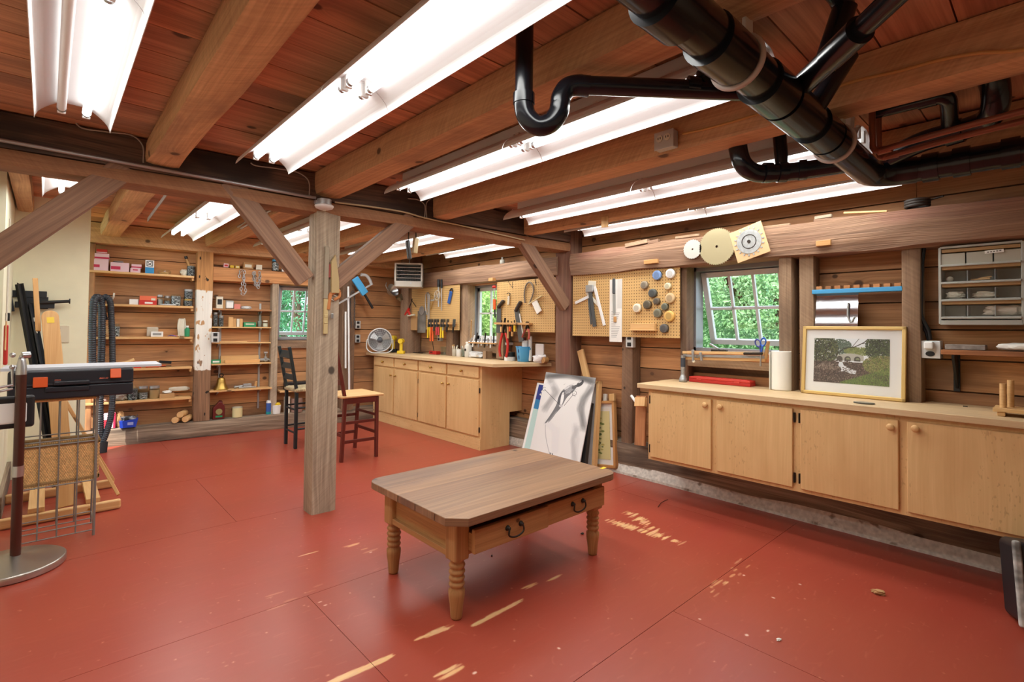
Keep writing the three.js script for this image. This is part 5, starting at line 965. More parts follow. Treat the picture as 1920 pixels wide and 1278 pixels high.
{
  const t = WT('try_square', 'white framing square hung with grey blades on the pegboard', 'square', 1110, 560, PGX - 0.01), k = (a, b, z = 0) => { const q = lw(t, a, b); return V(q[0], q[1], z); };
  part(t, 'long_arm', bar(k(1114, 531, 0.006), k(1134, 610, 0.006), 0.008, 0.03, V(1, 0, 0), 0.002), M.white);
  part(t, 'short_arm', bar(k(1079, 568, 0.004), k(1104, 556, 0.004), 0.006, 0.028, V(0, 1, 0), 0.002), M.white);
  part(t, 'cross_arm', [bar(k(1100, 548, 0.003), k(1124, 573, 0.003), 0.006, 0.03, V(1, 0, 0), 0.002), bar(k(1104, 531, 0.006), k(1118, 532, 0.006), 0.01, 0.05, V(0, 1, 0), 0.004)], M.offWhite);
  part(t, 'square_head', [rb(0.09, 0.07, 0.02, 0, 0, 0.012, 0.008).translate(...k(1107, 541, 0).toArray())], M.galv);
  part(t, 'steel_blade', [bar(k(1108, 545, 0.016), k(1117, 612, 0.016), 0.003, 0.042, V(1, 0, 0)), bar(k(1106, 560, 0.02), k(1111, 608, 0.02), 0.003, 0.02, V(1, 0, 0))], M.darkSteel);
}
{
  const t = WT('saw_sleeve', 'pull saw in a white printed paper sleeve on the pegboard', 'saw', 1155, 582, PGX - 0.006), w = wW(1144, 1167, PGX), h = atX(1155, 523, PGX).y - atX(1155, 640, PGX).y;
  const m = std({ roughness: 0.7, map: printTex('sleeve', (g) => { g.fillStyle = '#eceae4'; g.fillRect(0, 0, 64, 256); g.fillStyle = '#d8d6d0'; g.fillRect(40, 0, 24, 120); g.fillStyle = 'rgba(90,90,90,.55)'; for (let y = 130; y < 240; y += 7) g.fillRect(10, y, 20 + (y * 7) % 26, 2); g.fillStyle = '#c8b8a0'; g.fillRect(22, 60, 4, 90); }, 64, 256) });
  part(t, 'sleeve', [rb(w, h, 0.005, 0, 0, 0.003, 0.001)].map((g) => { const p = g.attributes.position, u = g.attributes.uv; for (let i = 0; i < p.count; i++) u.setXY(i, p.getX(i) / w + 0.5, p.getY(i) / h + 0.5); return g; }), m);
  part(t, 'saw_handle', rb(0.026, 0.14, 0.02, -w * 0.12, h * 0.39, 0.014, 0.008, 1), col(70, 74, 78, 0.5)); part(t, 'saw_blade', bar([-w * 0.12, h * 0.28, 0.009], [-w * 0.1, -h * 0.05, 0.009], 0.002, 0.03, V(1, 0, 0)), M.steel); part(t, 'brush', rb(0.03, 0.05, 0.01, -w * 0.02, -h * 0.14, 0.011, 0.004), M.pineDark);
}
// ---- mid pegboard
const X1 = PGX - 0.004;
{
  const K = (t, X) => (a, b, z = 0) => { const q = lw(t, a, b, X); return V(q[0], q[1], z); };
  const saw = (px, py, h0, h1, b0, b1, label, edge) => {
    const t = WT('hand_saw', label, 'saw', px, py, X1, 'hand saws on the pegboard'), k = K(t, X1);
    part(t, 'handle', bar(k(...h0, 0.02), k(...h1, 0.02), 0.03, 0.045, V(0, 0, 1), 0.012), col(60, 52, 48, 0.5));
    part(t, 'blade', bar(k(...b0, 0.012), k(...b1, 0.012), 0.003, 0.075, V(1, 0, 0)), col(110, 110, 108, 0.4, 0.7));
    if (edge) part(t, 'white_guard', bar(k(...edge[0], 0.014), k(...edge[1], 0.014), 0.006, 0.012, V(1, 0, 0)), M.white);
  };
  saw(938, 590, [936, 577], [947, 563], [937, 578], [936, 624], 'hand saw with an upturned dark handle beside the window');
  saw(972, 600, [969, 584], [979, 565], [970, 580], [979, 640], 'hand saw with a white guard beside the red cutters', [[976, 588], [983, 630]]);
  let t = WT('bolt_cutters', 'long cutters with red rubber handles hung over the bench', 'cutters', 949, 620, X1), k = K(t, X1);
  part(t, 'red_handle', tube([k(946, 624, 0.03), k(943, 640, 0.035), k(941, 655, 0.035), k(942, 668, 0.03)], 0.014, 30), M.red); part(t, 'red_handle', tube([k(952, 624, 0.03), k(956, 640, 0.035), k(956, 655, 0.035), k(953, 669, 0.03)], 0.014, 30), M.red); part(t, 'jaws', [bar(k(947, 624, 0.03), k(951, 596, 0.03), 0.012, 0.024, V(0, 0, 1), 0.003), bar(k(953, 624, 0.03), k(951, 604, 0.03), 0.012, 0.02, V(0, 0, 1), 0.003)], M.iron);
  t = WT('orange_screwdriver', 'orange handled file with a red knob at the window edge', 'file', 930, 560, X1); k = K(t, X1);
  part(t, 'handle', rod(k(929.5, 561, 0.02), k(930, 580, 0.02), 0.018, 14), M.orange); part(t, 'shaft', rod(k(929.5, 539, 0.02), k(930, 562, 0.02), 0.006), M.steel); part(t, 'knob', new THREE.SphereGeometry(0.022, 18, 12).scale(1.3, 0.8, 1).translate(...k(929, 538, 0.02).toArray()), M.red); part(t, 'tip', rod(k(930, 580, 0.02), k(931, 595, 0.02), 0.01), M.black);
  t = WT('linoleum_knife', 'small curved knife with a cream handle on the pegboard', 'knife', 955, 562, X1); k = K(t, X1);
  part(t, 'handle', rod(k(956, 555, 0.014), k(955, 571, 0.014), 0.013, 12), M.offWhite); part(t, 'blade', tube([k(956, 556, 0.014), k(958, 551, 0.014), k(955, 549, 0.014), k(952, 551, 0.014)], 0.004, 16), M.iron);
  t = WT('wire_loop', 'grey cable bent into a tall loop on the pegboard', 'cable', 994, 550, X1); k = K(t, X1);
  part(t, 'loop', tube([k(986, 568, 0.014), k(985, 550, 0.014), k(988, 535, 0.014), k(994, 529, 0.014), k(1000, 534, 0.014), k(1002, 546, 0.014), k(998, 560, 0.014), k(994, 570, 0.014)], 0.008, 50), col(128, 116, 104, 0.6));
  t = WT('paint_brush', 'cream handled wide brush wrapped in paper on the pegboard', 'brush', 1008, 572, X1); k = K(t, X1);
  part(t, 'handle', bar(k(993, 571, 0.02), k(1019, 555, 0.02), 0.016, 0.024, V(0, 0, 1), 0.006), col(206, 184, 134, 0.5)); part(t, 'bristle_wrap', bar(k(1004, 564, 0.02), k(1014, 586, 0.02), 0.016, 0.075, V(1, 0, 0), 0.006), M.paper); part(t, 'ferrule_line', bar(k(1010.5, 589, 0.021), k(1016, 581, 0.021), 0.018, 0.005, V(0, 0, 1)), M.black);
  for (const [a, b, n] of [[[953, 527], [974, 541], 'long'], [[1003, 524], [1018, 536], 'short']]) { t = WT('peg_hook', n + ' empty wire hook bracket on the saw pegboard', 'hook', a[0], a[1], X1, 'empty wire hooks'); k = K(t, X1); part(t, 'wire', [rod(k(...a, 0.004), k(...b, 0.1), 0.0025, 6), rod(k(...b, 0.1), k(b[0] - 1, b[1] - 12, 0.1), 0.0025, 6)], M.iron); }
  // tool rail
  t = WT('tool_rail', 'slotted wooden tool rail below the saws', 'tool rail', 965, 607, X1); k = K(t, X1);
  part(t, 'rail', bar(k(933, 606, 0.03), k(999, 607, 0.03), 0.05, 0.022, V(0, 1, 0), 0.002), M.pineDark);
  const hang = (nm, label, a, b, handle, hl, cat = 'tool') => { const u = WT(nm, label, cat, a[0], a[1], X1, 'hand tools in the saw pegboard rail'), q = K(u, X1); part(u, 'shaft', rod(q(a[0], a[1], 0.035), q(b[0], b[1], 0.035), 0.007, 8), M.iron); part(u, 'handle', rod(q(b[0], b[1], 0.035), q(b[0] + (b[0] - a[0]) * 0.2, b[1] + hl, 0.035), 0.014, 10), handle); };
  hang('wood_chisel', 'chisel with a pale wood handle in the tool rail', [945, 600], [944.5, 612], M.pine, 10);
  hang('screwdriver', 'screwdriver with a wooden handle in the tool rail', [957, 600], [957, 612], M.kraft, 22);
  hang('screwdriver', 'screwdriver with an orange handle in the tool rail', [964, 603], [961, 612], M.orange, 9);
  hang('screwdriver', 'screwdriver with a brown handle hanging lower in the tool rail', [966, 606], [965, 622], M.pineDark, 8);
  hang('screwdriver', 'screwdriver with a yellow handle in the tool rail', [969, 600], [969.5, 610], M.yellow, 11);
  t = WT('pliers', 'pliers with reddish grips at the end of the tool rail', 'pliers', 992, 612, X1); k = K(t, X1);
  part(t, 'jaws', [bar(k(990, 616, 0.03), k(994, 603, 0.03), 0.012, 0.024, V(0, 0, 1), 0.003), bar(k(995, 616, 0.03), k(991, 603, 0.03), 0.012, 0.024, V(0, 0, 1), 0.003)], M.iron); part(t, 'grip', tube([k(990, 616, 0.03), k(986, 624, 0.03), k(983, 632, 0.03)], 0.011, 16), col(150, 70, 56, 0.5)); part(t, 'grip', tube([k(994, 616, 0.03), k(996, 625, 0.03), k(995, 636, 0.03)], 0.011, 16), col(190, 90, 76, 0.5));
}
// ---- far pegboard
{
  const K = (t) => (a, b, z = 0) => { const q = lw(t, a, b, X1); return V(q[0], q[1], z); };
  let t = WT('hand_drill', 'old cranked hand drill with a spoked wheel', 'hand drill', 826, 560, X1), k = K(t);
  part(t, 'wheel', [new THREE.TorusGeometry(0.062, 0.008, 10, 32).translate(...k(824.5, 554, 0.04).toArray()), ...[0, 1, 2, 3, 4, 5].map((i) => { const c = k(824.5, 554, 0.04); return rod(c, c.clone().add(V(0.06 * Math.cos(i * 1.047), 0.06 * Math.sin(i * 1.047), 0)), 0.004, 6); })], col(206, 190, 166, 0.4)); part(t, 'shaft', [rod(k(826, 536, 0.03), k(826, 575, 0.03), 0.011), rod(k(831, 540, 0.025), k(831, 582, 0.025), 0.007)], M.steel); part(t, 'handle', [rod(k(826, 524, 0.03), k(826, 538, 0.03), 0.02), rod(k(831, 524, 0.025), k(831, 540, 0.025), 0.015)], M.black); part(t, 'crank', [rod(k(824, 554, 0.055), k(820, 563, 0.06), 0.007), rod(k(820, 563, 0.05), k(819, 564, 0.1), 0.013)], M.steel);
  t = WT('folding_knife', 'blue handled pruning saw on the far pegboard', 'saw', 846, 556, X1); k = K(t); part(t, 'handle', bar(k(848, 546, 0.016), k(843, 569, 0.016), 0.02, 0.055, V(1, 0, 0), 0.01), col(40, 86, 160, 0.5)); part(t, 'blade', tube([k(845, 545, 0.016), k(849, 541, 0.016), k(851, 546, 0.016)], 0.008, 16), M.iron);
  t = WT('wire_bundle', 'bunch of thin wire frames and clamps on the far pegboard', 'wire frame', 806, 580, X1); k = K(t); part(t, 'frame', [tube([k(801, 552, 0.02), k(804, 548, 0.02), k(807, 552, 0.02), k(806, 575, 0.02), k(803, 590, 0.02), k(800, 570, 0.02), k(801, 552, 0.02)], 0.006, 40), rod(k(806, 550, 0.03), k(806, 600, 0.03), 0.006), rod(k(809, 552, 0.03), k(808, 605, 0.03), 0.006)], M.steel); part(t, 'olive_frame', [tube([k(811, 552, 0.02), k(815, 556, 0.02), k(813, 570, 0.02), k(810, 580, 0.02)], 0.006, 20)], M.brass);
  t = WT('sheet_plate', 'rough grey metal plate hanging over the bench', 'metal plate', 792, 604, X1); k = K(t); const c = k(792, 603); part(t, 'plate', rb(0.2, 0.3, 0.008, c.x, c.y, 0.012, 0.002), std({ map: speckTex(95, [132, 128, 122], 0.5, 12), roughness: 0.5, metalness: 0.4 })); part(t, 'toothed_disc', cyl(0.06, 0.06, 0.008, 0, 0, 0, 18).rotateX(Math.PI / 2).translate(...k(793, 582, 0.02).toArray()), M.galv);
  t = WT('brown_panel', 'small brown hardboard panel behind the metal plate', 'panel', 777, 606, X1); part(t, 'panel', rb(0.16, 0.19, 0.006, 0, 0, 0.006, 0.001), M.kraft);
  t = WT('tin_snips', 'red handled snips hanging by the corner post', 'snips', 771, 580, X1 - 0.02); k = K(t); part(t, 'blades', [rod(k(773, 578, 0.03), k(779, 560, 0.03), 0.006), rod(k(786, 575, 0.03), k(777, 562, 0.03), 0.006)], M.iron); part(t, 'grips', [rod(k(773, 578, 0.03), k(766, 590, 0.03), 0.018), rod(k(771, 582, 0.03), k(775, 591, 0.03), 0.016)], M.red); part(t, 'pale_grip', bar(k(771, 592, 0.03), k(783, 590, 0.03), 0.02, 0.03, V(0, 0, 1), 0.006), M.offWhite);
  t = WT('tool_rail', 'wooden tool rail on the far pegboard', 'tool rail', 840, 606, X1); part(t, 'rail', rb(0.6, 0.025, 0.05, -0.1, 0, 0.03, 0.003, 0), M.pineDark);
  const tools = [[810, M.yellow, 'pair of pliers with yellow grips', 26, 2], [815, M.orange, 'long nosed pliers with orange grips', 34, 2], [826, col(196, 60, 70, 0.5), 'pliers with crimson grips', 20, 2], [834, M.yellow, 'side cutters with yellow grips', 26, 2], [845, M.black, 'dark handled file', 12, 1], [838, M.steel, 'steel scriber', 10, 1], [857, M.iron, 'iron punch', 14, 1], [821, M.darkSteel, 'grey adjustable wrench', 10, 1]];
  for (const [px, m, n, l, g] of tools) { const u = WT('pliers', n + ' in the far tool rail', 'hand tool', px, 608, X1, 'hand tools in the far pegboard rail'), q = K(u); part(u, 'head', [bar(q(px, 612, 0.05), q(px + 1, 598, 0.05), 0.014, 0.04, V(0, 0, 1), 0.004), cyl(0.022, 0.022, 0.016, 0, 0, 0, 14).rotateX(Math.PI / 2).translate(...q(px, 610, 0.05).toArray())], M.darkSteel); for (let i = 0; i < g; i++) part(u, 'grip', rod(q(px - 1 + 3 * i, 613, 0.05), q(px - 2 + 4.5 * i, 612 + l * 0.8, 0.05), 0.012, 10), m); }
}
outlet(atX(824, 632, WX - 0.03), WA, 'single outlet under the far pegboard', 0.9);
outlet(atX(1181, 639, 3.8), WA, 'double outlet under the round lid pegboard', 1.0);
// ================================================================== ON THE WORKBENCH
const onBench = (name, label, cat, px, py, group, ry = WA, y = B1) => { let p = atY(px, py, y + 0.0008); if (p.x > 3.83) p = atX(px, py, 3.83).setY(y + 0.0008); return thing(name, label, cat, p, ry, group); };
{
  let t = onBench('desk_fan', 'round silver desk fan on the workbench', 'fan', 712, 662, null, -0.5);
  const R = 0.155, cy = R + 0.025;
  part(t, 'ring', new THREE.TorusGeometry(R, 0.009, 12, 48).translate(0, cy, 0), col(216, 216, 216, 0.3, 0.5));
  part(t, 'grille', [...[0.13, 0.105, 0.08, 0.055].map((r) => new THREE.TorusGeometry(r, 0.0022, 6, 40).translate(0, cy, 0.035)), ...Array.from({ length: 28 }, (_, i) => { const a = i / 28 * 6.283; return rod([0.04 * Math.cos(a), cy + 0.04 * Math.sin(a), 0.04], [R * Math.cos(a), cy + R * Math.sin(a), 0.005], 0.0018, 5); })], M.steel);
  part(t, 'rear_shell', lathe([[0.0, -0.09], [0.08, -0.085], [0.13, -0.05], [R - 0.006, -0.004], [R - 0.004, 0.0], [R - 0.01, -0.003], [0.12, -0.05], [0.0, -0.08]], 40).rotateX(Math.PI / 2).translate(0, cy, 0), col(170, 172, 174, 0.35, 0.6));
  for (let i = 0; i < 3; i++) { const g = prism([[0.03, -0.012], [0.12, -0.05], [0.135, 0.0], [0.12, 0.05], [0.03, 0.02]], 0.004).rotateX(0.4).rotateZ(i * 2.094 + 0.5).translate(0, cy, -0.005); part(t, 'fan_blade', g, col(206, 208, 210, 0.35, 0.4)); }
  part(t, 'hub', lathe([[0, 0.058], [0.02, 0.056], [0.036, 0.046], [0.038, 0.03], [0, 0.03]], 24).rotateX(Math.PI / 2).translate(0, cy, 0), col(70, 74, 82, 0.4));
  part(t, 'stand', [tube([[-R - 0.016, cy, 0], [-R - 0.012, 0.06, 0.01], [-R * 0.7, 0.012, 0.03], [0, 0.008, 0.05], [R * 0.7, 0.012, 0.03], [R + 0.012, 0.06, 0.01], [R + 0.016, cy, 0]], 0.008, 60), rod([-R - 0.016, cy, 0], [-R, cy, 0], 0.012), rod([R, cy, 0], [R + 0.016, cy, 0], 0.012)], col(206, 206, 204, 0.35, 0.4));
  for (const [px, py, n, s] of [[737, 660, 'larger yellow and black cordless drill on the workbench', 1], [752, 663, 'smaller yellow and black cordless driver on the workbench', 0.86]]) {
    t = onBench('cordless_drill', n, 'drill', px, py, 'cordless drills on the workbench', 0.7); t.scale.setScalar(s * 1.08);
    part(t, 'battery', rb(0.075, 0.045, 0.1, 0, 0.023, 0, 0.008), s > 0.9 ? M.black : M.yellow); part(t, 'grip', rb(0.036, 0.13, 0.045, 0, 0.1, 0, 0.012), M.yellow); part(t, 'motor_housing', [rod([-0.05, 0.185, 0], [0.05, 0.185, 0], 0.035, 20)], M.yellow); part(t, 'chuck', [rod([0.05, 0.185, 0], [0.09, 0.185, 0], 0.022, 18), rod([0.09, 0.185, 0], [0.11, 0.185, 0], 0.014, 14)], M.black);
  }
  t = onBench('red_charger', 'low red tool battery case on the workbench', 'case', 815, 662); part(t, 'case', rb(0.17, 0.045, 0.07, 0, 0.023, 0, 0.006), M.red); part(t, 'panel', bx(0.06, 0.02, 0.002, -0.03, 0.026, 0.036), M.maroon); part(t, 'cord', tube([[-0.02, 0.04, 0], [-0.02, 0.15, 0.02], [-0.015, 0.28, 0.04]], 0.004, 16), M.black);
  t = onBench('flat_tools', 'flat steel squares lying on the workbench', 'tools', 786, 661); part(t, 'blade', [bar([-0.16, 0.004, 0], [0.1, 0.004, 0.02], 0.03, 0.006), bar([-0.05, 0.011, -0.03], [0.16, 0.011, 0.01], 0.025, 0.006)], M.iron);
  t = onBench('clear_cup', 'clear plastic cup on the workbench beside the red case', 'cup', 832, 664); part(t, 'cup', lathe([[0, 0], [0.035, 0], [0.045, 0.11], [0.044, 0.11], [0.034, 0.003]], 20), M.clear);
  const potful = (px, py, label, n, m, mat, h) => { const u = onBench('brush_pot', label, 'pot', px, py, 'pots of brushes on the workbench'); part(u, 'pot', lathe([[0, 0], [0.036, 0], [0.038, 0.09], [0.036, 0.09], [0.033, 0.004], [0, 0.004]], 20), m); for (let i = 0; i < n; i++) { const a = i * 2.4; part(u, 'brush', rod([0.015 * Math.cos(a), 0.01, 0.015 * Math.sin(a)], [0.034 * Math.cos(a), h * (0.8 + 0.2 * ((i * 37) % 10) / 10), 0.034 * Math.sin(a)], 0.0075, 8), mat[i % mat.length]); } };
  potful(853, 667, 'pot of cream handled brushes on the workbench', 7, col(190, 184, 170, 0.5), [M.offWhite, M.pine, M.offWhite], 0.15);
  potful(861, 667, 'white tin of short brushes on the workbench', 4, M.white, [M.pine, M.offWhite], 0.12);
  potful(870, 668, 'glass of wire and cord on the workbench', 6, M.clear, [M.offWhite, M.steel], 0.14);
  t = onBench('bottle_jar', 'pale jar with a white lid on the workbench by the window', 'jar', 878, 655); part(t, 'jar', lathe([[0, 0], [0.045, 0], [0.046, 0.14], [0.03, 0.16], [0.03, 0.17]], 22), col(216, 214, 208, 0.4)); part(t, 'lid', cyl(0.034, 0.034, 0.02, 0, 0.178, 0, 20), M.white); part(t, 'mark', cyl(0.016, 0.016, 0.003, 0, 0, 0, 16).rotateX(Math.PI / 2).translate(0, 0.09, 0.046), M.black);
  t = onBench('crumpled_bag', 'crumpled white plastic bag on the workbench', 'bag', 893, 669); part(t, 'bag', crumple(0.26, 0.075, 0.12, null, 71, 0.25), col(226, 228, 230, 0.3));
  t = onBench('timber_block', 'short notched timber block on the workbench', 'wood block', 914, 671); part(t, 'block', rb(0.06, 0.09, 0.1, 0, 0.045, 0, 0.003, 1), M.stud);
  single('cross_timber', 'rough timber resting along the bench wall below the narrow window', 'timber', rb(0.06, 0.1, 0.72, 3.915, 1.03, -4.78, 0.006, 2), M.stud);
  single('upright_stick', 'thin wooden stick standing on the workbench by the window', 'stick', rod(atY(882, 667, B1 + 0.001), atX(884, 600, 3.78), 0.008, 8), M.pineDark);
  t = onBench('white_tin', 'low white tape ring tin under the red cutters', 'tin', 956, 675); part(t, 'tin', cyl(0.065, 0.065, 0.042, 0, 0.021, 0, 30), M.white); part(t, 'black_spool', cyl(0.06, 0.06, 0.05, 0, 0.068, 0, 28), col(28, 32, 32, 0.5)); part(t, 'spool_core', cyl(0.02, 0.02, 0.054, 0, 0.069, 0, 16), M.kraft);
  t = onBench('blue_bucket', 'light blue plastic bucket with dark lettering on the workbench', 'bucket', 982, 677, null, WA);
  const bt = std({ roughness: 0.45, map: printTex('bucket', (g) => { g.fillStyle = 'rgb(74,158,214)'; g.fillRect(0, 0, 256, 128); g.fillStyle = '#123a78'; g.save(); g.translate(128, 50); g.rotate(-Math.PI / 2); g.font = 'bold 22px sans-serif'; g.textAlign = 'center'; g.fillText('M.C.', 0, 8); g.restore(); g.fillRect(120, 76, 16, 6); g.strokeStyle = '#bfe0f4'; g.strokeRect(118, 90, 20, 24); g.fillRect(124, 94, 8, 4); g.fillRect(124, 102, 8, 4); }, 256, 128) });
  const bg = lathe([[0, 0.002], [0.068, 0.002], [0.086, 0.155], [0.09, 0.157], [0.09, 0.165], [0.084, 0.165], [0.066, 0.006], [0, 0.006]], 40);
  bg.rotateY(Math.PI); part(t, 'bucket', bg, bt);
  part(t, 'handle_stub', [rb(0.02, 0.02, 0.012, -0.09, 0.14, 0, 0.003), rb(0.02, 0.02, 0.012, 0.09, 0.14, 0, 0.003)], M.skyBlue);
  t = onBench('spray_bottle', 'white and black bottle standing in the blue bucket', 'bottle', 984, 674, null, WA, B1 + 0.008); part(t, 'bottle', [cyl(0.034, 0.034, 0.15, 0, 0.075, 0, 20)], M.black); part(t, 'upper_body', cyl(0.034, 0.034, 0.07, 0, 0.186, 0, 20), M.white); part(t, 'cap', cyl(0.018, 0.02, 0.035, -0.01, 0.238, 0, 16), M.maroon);
  t = onBench('glue_bottle', 'tall white tube standing in the blue bucket', 'tube', 989, 673, null, WA, B1 + 0.008); part(t, 'tube', [rb(0.035, 0.27, 0.03, 0.02, 0.135, -0.02, 0.006)], M.white);
  t = onBench('clear_bag', 'clear plastic bag of parts at the end of the workbench', 'bag', 1012, 676); part(t, 'bag', [crumple(0.16, 0.09, 0.1, null, 75, 0.3), rb(0.12, 0.14, 0.02, -0.01, 0.13, -0.01, 0.008)], std({ color: rgb(214, 206, 204), roughness: 0.2 }));
  t = onBench('wood_spool', 'small wooden spool lying at the end of the workbench', 'spool', 1021, 672); part(t, 'spool', [rod([0, 0.035, -0.03], [0, 0.035, 0.03], 0.034, 20), rod([0, 0.035, 0.028], [0, 0.035, 0.034], 0.018, 16)], M.pineDark);
  // clutter rail under the narrow window
  t = WT('clutter_rail', 'narrow rail of clips and wires under the narrow window', 'rail', 905, 643, 3.76); part(t, 'rail', rb(0.5, 0.014, 0.05, 0, 0, 0, 0.003, 0), M.pineDark); for (let i = 0; i < 9; i++) part(t, 'clip', bar([-0.22 + i * 0.055, -0.03 - 0.02 * (i % 2), 0.02], [-0.2 + i * 0.05, 0.06 + 0.03 * (i % 3), 0.0], 0.01, 0.016, V(0, 0, 1), 0.002), [M.steel, M.white, M.iron][i % 3]);
}
// ================================================================== FAR CORNER: HEATER, CLAMP LAMPS, BOW SAW, PLUGS
{
  const c = V(3.42, 0, -5.78), y0 = atX(760, 537, 3.42).y;
  const t = thing('unit_heater', 'grey unit heater with louvres hung in the far corner', 'heater', [3.53, y0, -5.86], -0.62);
  const w = 0.36, h = 0.31, d = 0.26, m = col(188, 182, 172, 0.45);
  part(t, 'housing', [rb(w, 0.02, d, 0, h - 0.01, 0, 0.004), rb(w, 0.075, d, 0, 0.037, 0, 0.004), rb(0.022, h, d, -w / 2 + 0.011, h / 2, 0, 0.004), rb(0.022, h, d, w / 2 - 0.011, h / 2, 0, 0.004), rb(w, h, 0.02, 0, h / 2, -d / 2 + 0.01, 0.004)], m);
  for (let i = 0; i < 4; i++) part(t, 'louvre', rb(w - 0.05, 0.006, 0.045, 0, 0.115 + i * 0.046, d / 2 - 0.03, 0.002).rotateX(0), m);
  part(t, 'heating_fin', Array.from({ length: 22 }, (_, i) => bx(0.003, h - 0.11, 0.06, -w / 2 + 0.035 + i * (w - 0.07) / 21, h / 2 + 0.03, -0.04)), M.darkSteel).userData.kind = 'stuff'; part(t, 'badge', cyl(0.012, 0.012, 0.004, 0, 0, 0, 14).rotateX(Math.PI / 2).translate(0.03, 0.045, d / 2 + 0.002), M.steel);
  part(t, 'hanger', [rod([0, h, 0], [0, CEIL - y0, 0], 0.008)], M.galv);
}
{
  const A = (px, py, b = 0.02) => atB(px, py, b);
  let t = thing('clamp_lamp', 'shiny aluminium clamp lamp reflector on the board wall', 'lamp', A(735, 545, -0.06), 0.3);
  part(t, 'reflector', lathe([[0.018, -0.07], [0.05, -0.05], [0.08, -0.01], [0.095, 0.03], [0.093, 0.03], [0.078, -0.008], [0.048, -0.046], [0.016, -0.066]], 32).rotateX(1.1), M.steel); part(t, 'guard', [tube([[-0.1, 0.0, 0.02], [-0.12, 0.06, 0.0], [-0.09, 0.11, -0.02]], 0.005, 20), tube([[0.1, 0, 0.02], [0.12, 0.06, 0], [0.1, 0.1, -0.02]], 0.005, 20)], M.galv);
  t = thing('cone_shade', 'small olive metal cone shade behind the clamp lamp', 'shade', A(752, 556, -0.03), 0); part(t, 'cone', lathe([[0.014, 0.06], [0.05, -0.02], [0.066, -0.045], [0.064, -0.045], [0.048, -0.018], [0.012, 0.06]], 28).rotateZ(-0.6), col(150, 140, 116, 0.35, 0.6));
  t = thing('bow_saw', 'bright blue and grey bow saw hung on the dark post', 'saw'); const B = -0.1;
  part(t, 'blue_grip', bar(A(665, 521, B), A(685, 551, B), 0.03, 0.1, V(1, 0.5, 0).normalize(), 0.008), M.skyBlue); part(t, 'frame', tube([A(677, 515, B), A(686, 516, B), A(693, 524, B), A(697, 534, B)], 0.022, 30), col(206, 210, 214, 0.35, 0.3)); part(t, 'blade', bar(A(633, 570, B), A(696, 533, B), 0.006, 0.022, V(0, 1, 0)), M.steel); part(t, 'dark_tip', bar(A(684, 552, B), A(699, 578, B), 0.024, 0.03, V(1, 0.5, 0).normalize(), 0.006), M.black);
  t = thing('cord_reel', 'cream power strip and plug hanging on a cord from a joist', 'power strip', [0, 0, 0]); const P = (px, py, z) => atZ(px, py, z);
  part(t, 'strip', bar(P(780, 446, -4.2), P(777, 475, -4.2), 0.035, 0.05, V(1, 0, 0), 0.008), col(206, 186, 140, 0.5)); part(t, 'plug', bar(P(764, 450, -4.2), P(768, 486, -4.2), 0.035, 0.04, V(1, 0, 0), 0.012), M.darkSteel); part(t, 'cord', [rod(P(766, 450, -4.2), P(766, 405, -4.2), 0.005), rod(P(780, 448, -4.2), P(780, 405, -4.2), 0.005)], M.black);
  t = thing('holster_strap', 'leather and canvas holster hung on the grey post', 'holster'); const Q = (px, py) => atZ(px, py, -3.425);
  part(t, 'canvas_strap', bar(Q(613, 462), Q(610, 560), 0.02, 0.03, V(1, 0, 0), 0.004), col(150, 138, 118, 0.9)); part(t, 'sheath', [prism([[-0.02, 0.13], [0.004, 0.18], [0.03, 0.02], [0.034, -0.08], [-0.016, -0.08]], 0.018, 0.003).translate(Q(625, 527).x, Q(625, 527).y, -3.425)], col(176, 152, 108, 0.8)); part(t, 'leather_fold', [tube([Q(615, 580), Q(617, 565), Q(620, 552), Q(630, 546), Q(637, 545)], 0.014, 30), tube([Q(637, 547), Q(636, 556), Q(626, 562)], 0.01, 16)], col(186, 116, 62, 0.6)); part(t, 'red_tag', bar(Q(617, 495), Q(616, 520), 0.012, 0.022, V(1, 0, 0)), col(150, 74, 64, 0.7)); part(t, 'belt', [bar(Q(611, 560), Q(610, 626), 0.014, 0.03, V(1, 0, 0), 0.004), bar(Q(607, 592), Q(614, 592), 0.02, 0.02, V(0, 1, 0), 0.004), bar(Q(607, 605), Q(614, 605), 0.02, 0.012, V(0, 1, 0), 0.003)], col(190, 168, 120, 0.8)); part(t, 'buckle', rb(0.016, 0.035, 0.012, Q(622, 592).x, Q(622, 592).y, -3.42, 0.003), M.steel); part(t, 'loop', tube([Q(621, 551), Q(628, 554), Q(634, 559), Q(628, 563), Q(621, 561)], 0.003, 20), M.offWhite);
}
